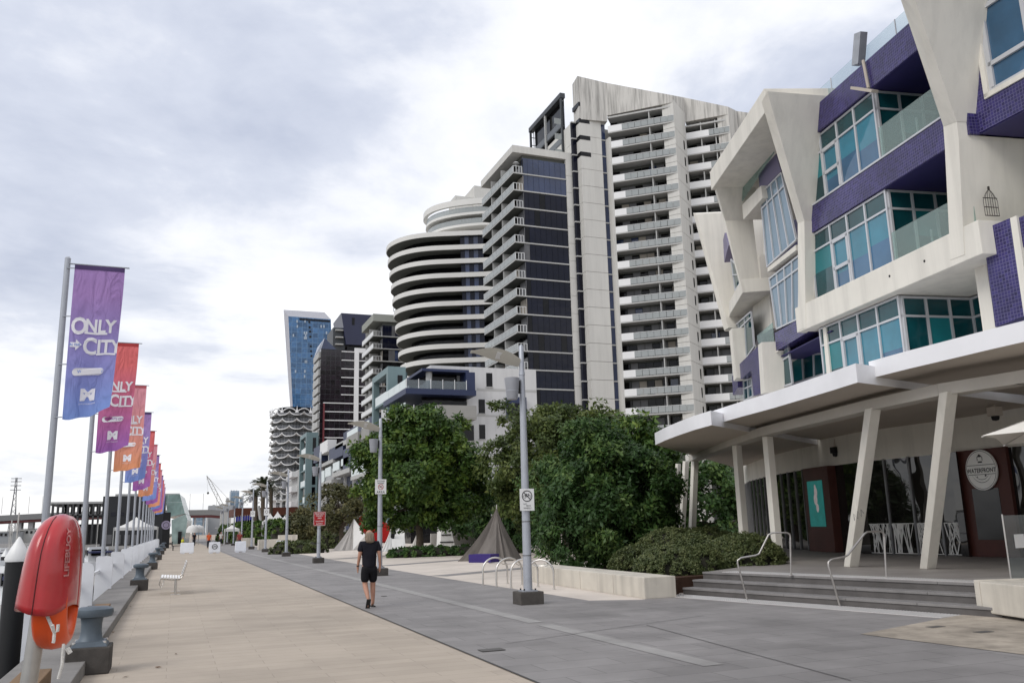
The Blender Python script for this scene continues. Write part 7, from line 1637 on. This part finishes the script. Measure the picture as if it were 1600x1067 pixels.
for i, (a_, c_, t_, e_, Y, lb) in enumerate(((352, 374, 819.5, 826, 120, 'small white market umbrella among the far lamp posts'), (412, 434, 801, 814, 104, 'left peak of the white marquees above the clipped hedges'), (424, 446, 798.5, 812, 110, 'middle peak of the white marquees above the clipped hedges'), (436, 462, 802, 815, 100, 'right peak of the white marquees above the clipped hedges'), (388, 406, 813, 820, 128, 'white marquee left of the palm pole'))): marquee(lb, a_, c_, t_, e_, Y)
# cluster of white domes
for i, px in enumerate((301, 306, 311)):
    c = aty(px, 829, 135); T = thing('white_dome', ['left white bubble umbrella at the far end of the quay', 'middle white bubble umbrella at the far end of the quay', 'right white bubble umbrella at the far end of the quay'][i], 'umbrella', (c.x, 135+i, 0)); b = MB(); b.lathe([(.9, -.25), (.85, .25), (.6, .65), (.05, .85)], V((c.x, 135+i, c.z)), 14); b.build('dome', m_whitec, T, smooth=True); b = MB(); b.tube([V((c.x, 135+i, 0)), V((c.x, 135+i, c.z))], .06, 6); b.build('pole', m_slab, T)
# rows of blue and red pennants
for i in range(7):
    px = 370+3.6*i; c = aty(px, 811-.4*i, 140); T = thing('blue_pennant', f'blue pennant in the far market row, {["leftmost", "second", "third", "fourth", "fifth", "sixth", "rightmost"][i]}', 'pennant', (c.x, 140, 0), group='blue pennants of the far market'); b = MB(); b.box(c.x-.13, c.x+.16, 140, 140.03, c.z-.3, c.z+.35); b.build('cloth', mat('deep_blue_cloth', (.02, .03, .25), .8, var=.1), T); b = MB(); b.tube([V((c.x-.15, 140, 0)), V((c.x-.15, 140, c.z+.5))], .03, 5); b.build('pole', m_slab, T)
a = aty(384, 819, 139); b = MB(); b.box(a.x-1.2, a.x+1.3, 139, 141, a.z-.3, a.z+.1); sR = thing('red_stall', 'red fronted market stall under the blue pennants', 'stall', (a.x, 139, 0)); b.build('awning', m_redc, sR); b = MB(); b.box(a.x-1.2, a.x+1.3, 139.2, 141, 0, a.z-.32); b.build('counter', m_shade, sR)
# ---- bridge
m_br = mat('grey_bridge_concrete', (.20, .20, .20), .8, var=.1, vscale=.02); m_brd = mat('bridge_red_underside', (.12, .035, .035), .8, var=.1, vscale=.02)
BR = thing('road_bridge', 'long low road bridge across the harbour at the horizon', 'bridge', (0, 640, 0)); Y = 640
pl = [(-60, 808), (40, 803), (90, 800.5), (200, 796.5), (292, 796.5), (330, 796), (368, 799)]
for i in range(len(pl)-1):
    a, c = aty(*pl[i], Y), aty(*pl[i+1], Y); hgt = 3.6; b = MB(); b.prism([a, c, c-V((0, 0, hgt)), a-V((0, 0, hgt))], (0, 22, 0)); b.build('deck', m_br, BR); b = MB(); b.prism([a-V((0, -.5, hgt+.03)), c-V((0, -.5, hgt+.03)), c-V((0, -.5, hgt+1.5)), a-V((0, -.5, hgt+1.5))], (0, 20, 0)); b.build('girder', m_brd, BR)
for px in (29, 47): pxbox(BR, 'pier', px-5, 811, px+5, 840, Y+2, 10, mat('pale_pier', (.36, .35, .35), .8, var=.1, vscale=.05), -2)
for px in (304, 318): pxbox(BR, 'pier', px-2, 808, px+2, 840, Y+2, 10, MATS['pale_pier'], -2)
for i in range(18):
    px = 2+21*i; c = aty(px, 803-i*.45, Y+2)
    if px < 80 or px > 285: b = MB(); b.tube([c, c+V((0, 0, 11))], .14, 4); b.build('light_pole', m_slab, BR)
# lattice pylon
PY = thing('power_pylon', 'thin lattice power pylon at the far left horizon', 'pylon', (-95, 760, 0)); Y = 760; c0, c1 = aty(23, 838, Y), aty(26, 746, Y); hP = c1.z; cx0 = c1.x; m_py = mat('pylon_steel', (.22, .22, .23), .6, .5, .4, var=.05)
for sx in (-1, 1):
    for sy in (-1, 1): b = MB(); b.tube([V((cx0+sx*2.6, Y+sy*2.6, 0)), V((cx0+sx*.8, Y+sy*.8, hP*.72)), V((cx0+sx*.4, Y+sy*.4, hP))], .28, 4); b.build('leg', m_py, PY)
for k in range(10):
    z0, z1 = hP*k/10, hP*(k+1)/10; w = 2.6*(1-k/12); b = MB(); b.beam((cx0-w, Y-w, z0), (cx0+w*.9, Y-w*.9, z1), .25, .25); b.beam((cx0+w, Y-w, z0), (cx0-w*.9, Y-w*.9, z1), .25, .25); b.build('bracing', m_py, PY)
for f in (.80, .87, .935, .985): b = MB(); b.beam((cx0-3.6, Y, hP*f), (cx0+3.6, Y, hP*f), .4, .5); b.build('cross_arm', m_py, PY)
# crane
CR = thing('lattice_crane', 'pale lattice boom crane above the far rust-red building', 'crane', (14, 300, 0)); Y = 300; a, c = aty(323, 743, Y), aty(353, 790, Y); a2 = aty(354, 792, Y); c = aty(352, 800, Y)
ax_ = (a-c).normalized(); sd_ = V((ax_.z, 0, -ax_.x))
for s in (-1, 1): b = MB(); b.tube([c+sd_*s*.55, c.lerp(a, .8)+sd_*s*.45, a], .1, 4); b.build('boom_chord', m_slab, CR)
for k in range(14): b = MB(); b.beam(c.lerp(a, k/15)+sd_*(.52 if k % 2 else -.52), c.lerp(a, (k+1)/15)+sd_*(-.5 if k % 2 else .5), .09, .09); b.build('boom_lacing', m_slab, CR)
b = MB(); b.tube([a, aty(360, 783, Y)], .05, 4); b.build('stay_cable', m_slab, CR); b = MB(); h = aty(325, 770, Y); b.tube([a, h], .03, 4); b.build('hoist_line', m_slab, CR); b = MB(); b.lathe([(.1, -.4), (.4, 0), (.1, .4)], h, 8); b.build('hook_block', m_dark, CR)
b = MB(); b.box(c.x-1.5, c.x+2, Y-1.5, Y+1.5, 0, c.z); b.build('base', m_slab, CR)
# far skyline blocks
m_fb = gridmat('far_blue_glass', (.20, .28, .36), (.30, .36, .42), 5, .3, width=.1, var=.2); m_fg = mat('far_grey_block', (.34, .35, .36), .8, var=.06, vscale=.01)
for i, (x0, y0, x1, y1, Y, mm, lb) in enumerate(((357.5, 766.5, 374, 840, 900, m_fb, 'pale blue glass tower at the horizon by the crane'), (352, 778, 358, 840, 880, m_fg, 'narrow grey block beside the pale blue far tower'), (374, 777, 380, 840, 880, m_fb, 'small blue block right of the pale blue far tower'), (324, 789, 366, 840, 720, m_fg, 'long grey far block above the bridge end'), (300, 802, 322, 840, 700, m_fb, 'bluish far block below the bridge deck'), (322, 804, 345, 840, 760, m_fg, 'grey far block below the bridge, right of the bluish one'))):
    T = thing('far_block', lb, 'building', (0, Y, 0)); pxbox(T, 'body', x0, y0, x1, y1, Y, 20, mm, 0); boxuv(T.children[-1]) if mm is m_fb else None
    for k in range(3): pxbox(T, 'roof_plant', x0+(x1-x0)*(.2+.25*k), y0-.8, x0+(x1-x0)*(.3+.25*k), y0, Y+4, 5, m_slab)
# far market clutter under the lamps: pale stall frames
for i in range(6):
    px = 318+7*i; Y = 170-6*i; c = aty(px, 835, Y); T = thing('market_stall', f'pale market stall at the far end of the promenade, {["leftmost", "second from left", "third from left", "fourth from left", "fifth from left", "rightmost"][i]}', 'stall', (c.x+3, Y, 0), group='far market stalls'); x = c.x+3
    b = MB(); b.box(x-1, x+1, Y, Y+2, 2.4, 2.55); b.build('roof', m_whitec, T); b = MB(); b.box(x-.9, x+.9, Y+.5, Y+1.5, 0, 1.0); b.build('counter', m_slab, T)
    for sx in (-.95, .9): b = MB(); b.box(x+sx, x+sx+.06, Y, Y+.06, 0, 2.4); b.build('post', m_slab, T)
# ---- marina
m_hullw = mat('white_gelcoat', (.66, .67, .68), .3, .5, var=.05, vscale=1); m_hulln = mat('navy_hull', (.02, .025, .06), .35, .5, var=.1); m_hullr = mat('red_hull', (.25, .03, .03), .4, .5, var=.1)
def boat(label, x, y, L_, rz, hull, cab, mast=False, cover=None):
    T = thing('motor_boat', label, 'boat', (x, y, -1.55), rz); b = MB(); rows_ = []; W_ = L_*.3
    for i in range(9):
        t = i/8; w = W_/2*(1-max(0, (t-.45)/.55)**2.2)+.02; sh = 1.0+.35*t*t; yy = -L_/2+L_*t
        rows_.append([(-w, yy, sh), (-w*.85, yy, .45), (-w*.3, yy, -.1), (w*.3, yy, -.1), (w*.85, yy, .45), (w, yy, sh)])
    b.sheet(rows_); b.add(rows_[0], [(0, 1, 2, 3, 4, 5)]); b.sheet([[r[0], r[5]] for r in rows_]); b.build('hull', hull, T, smooth=False, world=False)
    b = MB(); b.prism([V((-W_*.34, -L_*.22, 1.0)), V((W_*.34, -L_*.22, 1.0)), V((W_*.3, L_*.2, 1.2)), V((-W_*.3, L_*.2, 1.2))], [V((.05, .05, 1.25)), V((-.05, .05, 1.25)), V((-.1, -L_*.1, 1.0)), V((.1, -L_*.1, 1.0))]); cb = b.build('cabin', cab, T, world=False)
    for s in (-1, 1): b = MB(); b.box(s*W_*.35-.03, s*W_*.35+.03, -L_*.17, L_*.08, 1.55, 2.0); b.build('cabin_window', m_blk, cb, world=False)
    b = MB(); b.box(-W_*.25, W_*.25, -L_*.235, -L_*.215, 1.5, 2.05); b.build('cabin_window', m_blk, cb, world=False)
    if cover: b = MB(); b.box(-W_*.36, W_*.36, -L_*.48, -L_*.18, 1.75, 1.9); b.build('canvas_cover', cover, T, bevel=.03, world=False)
    for s in (-1, 1): b = MB(); b.tube([(s*W_*.4, L_*.1, 1.25), (s*W_*.4, L_*.1, 1.75), (s*W_*.2, L_*.42, 1.9)], .02, 4); b.build('bow_rail', m_alum, T, world=False)
    if mast: b = MB(); b.tube([(0, 0, 1.5), (0, -.1, 4.4)], .035, 5); b.build('antenna_mast', m_alum, T, world=False)
    return T
navyc = mat('navy_canvas', (.02, .025, .08), .8, var=.1)
bl = [('white motor boat with a navy cover, nearest at the far left', -5.5, 38, 7, .4, m_hullw, m_hullw, False, navyc), ('white cruiser behind the black piling', -6.9, 47, 8, .25, m_hullw, m_hullw, True, None), ('navy-hulled boat among the far moored boats', -8.5, 58, 9, .15, m_hulln, m_hullw, False, navyc), ('white boat with antenna beyond the navy boat', -10.2, 67, 9, .1, m_hullw, m_hullw, True, None), ('red-trimmed boat in the middle of the marina', -9.5, 78, 8, .3, m_hullr, m_hullw, False, None), ('large white cruiser far left in the marina', -13.2, 86, 10, .2, m_hullw, m_hullw, True, None), ('small white boat under the red bunting, marina far side', -11.5, 96, 8, .0, m_hullw, m_hullw, True, navyc), ('white cruiser in the last marina row', -16, 106, 10, .1, m_hullw, m_hullw, True, None), ('white boat behind the flag poles in front of the pavilion', -6.5, 88, 8, .2, m_hullw, m_hullw, True, navyc), ('farthest white boat before the framed building', -15, 118, 9, 0, m_hullw, m_hullw, True, None)]
for a_ in bl: boat(*a_)
# pontoons
for i, (x0, x1, y0, y1) in enumerate(((-14, -4.6, 36.5, 38.2), (-30, -5, 70, 71.6), (-5.6, -4.2, 26, 105))):
    T = thing('pontoon', ['grey floating pontoon finger at the left edge', 'far cross pontoon in the marina', 'long pontoon walkway running beside the quay'][i], 'pontoon', ((x0+x1)/2, y0, -1.55)); b = MB(); b.box(x0, x1, y0, y1, -1.6, -1.12); b.build('deck', mat('pontoon_deck', (.33, .31, .29), .85, var=.12, vscale=2), T); b = MB(); b.box(x0-.04, x1+.04, y0-.04, y1+.04, -1.5, -1.3); b.build('fender_strip', m_dark, T)
# black piling with white cone cap
c = aty(25, 900, 24); T = thing('black_piling', 'black mooring pile with a white cone cap at the left edge', 'piling', (c.x, 24, -1.55)); p0 = V((c.x, 24, -2)); zc = aty(24, 873, 24).z
b = MB(); b.tube([p0, V((p0.x, 24, zc))], .25, 18); b.build('pile', mat('black_sleeve', (.014, .014, .015), .5, .4, var=.2), T, smooth=True); b = MB(); b.lathe([(.27, -.06), (.28, .02), (.17, .25), (.03, .5), (.015, .52)], V((p0.x, 24, zc)), 18); b.build('cone_cap', m_signw, T, smooth=True)
for i, (px, Y) in enumerate(((47, 40), (8, 55), (60, 62))):
    c = aty(px, 870, Y); T = thing('black_piling', ['slim dark mooring pile among the boats, left of the red case', 'far dark mooring pile at the picture edge', 'far mooring pile behind the red case'][i], 'piling', (c.x, Y, -1.55)); b = MB(); b.tube([V((c.x, Y, -2)), V((c.x, Y, .7))], .2, 12); b.build('pile', MATS['black_sleeve'], T, smooth=True); b = MB(); b.lathe([(.22, 0), (.12, .2), (.02, .4)], V((c.x, Y, .7)), 12); b.build('cone_cap', m_signw, T)
# far water's edge sheds
for i, (x0, y0, x1, Y) in enumerate(((-10, 830, 30, 330), (30, 826, 64, 340), (64, 830, 100, 320))):
    T = thing('far_shed', ['low grey shed across the water, leftmost', 'pale shed across the water under the bridge', 'low dark shed across the water left of the framed building'][i], 'shed', (0, Y, 0)); pxbox(T, 'wall', x0, y0, x1, 842, Y, 12, [m_fg, m_tconc, m_fg][i], -1.6); pxbox(T, 'roof', x0-1, y0-1.2, x1+1, y0, Y-.5, 13, m_slab)
    for k in range(4): pxbox(T, 'window', x0+3+k*7, y0+3, x0+7+k*7, y0+7, Y-.2, .3, m_blk)
bpy.data.scenes.remove(TS)
struct(MB().box(-400, -25, 318, 620, -3, -1.3).build('far_quay', m_kerb))
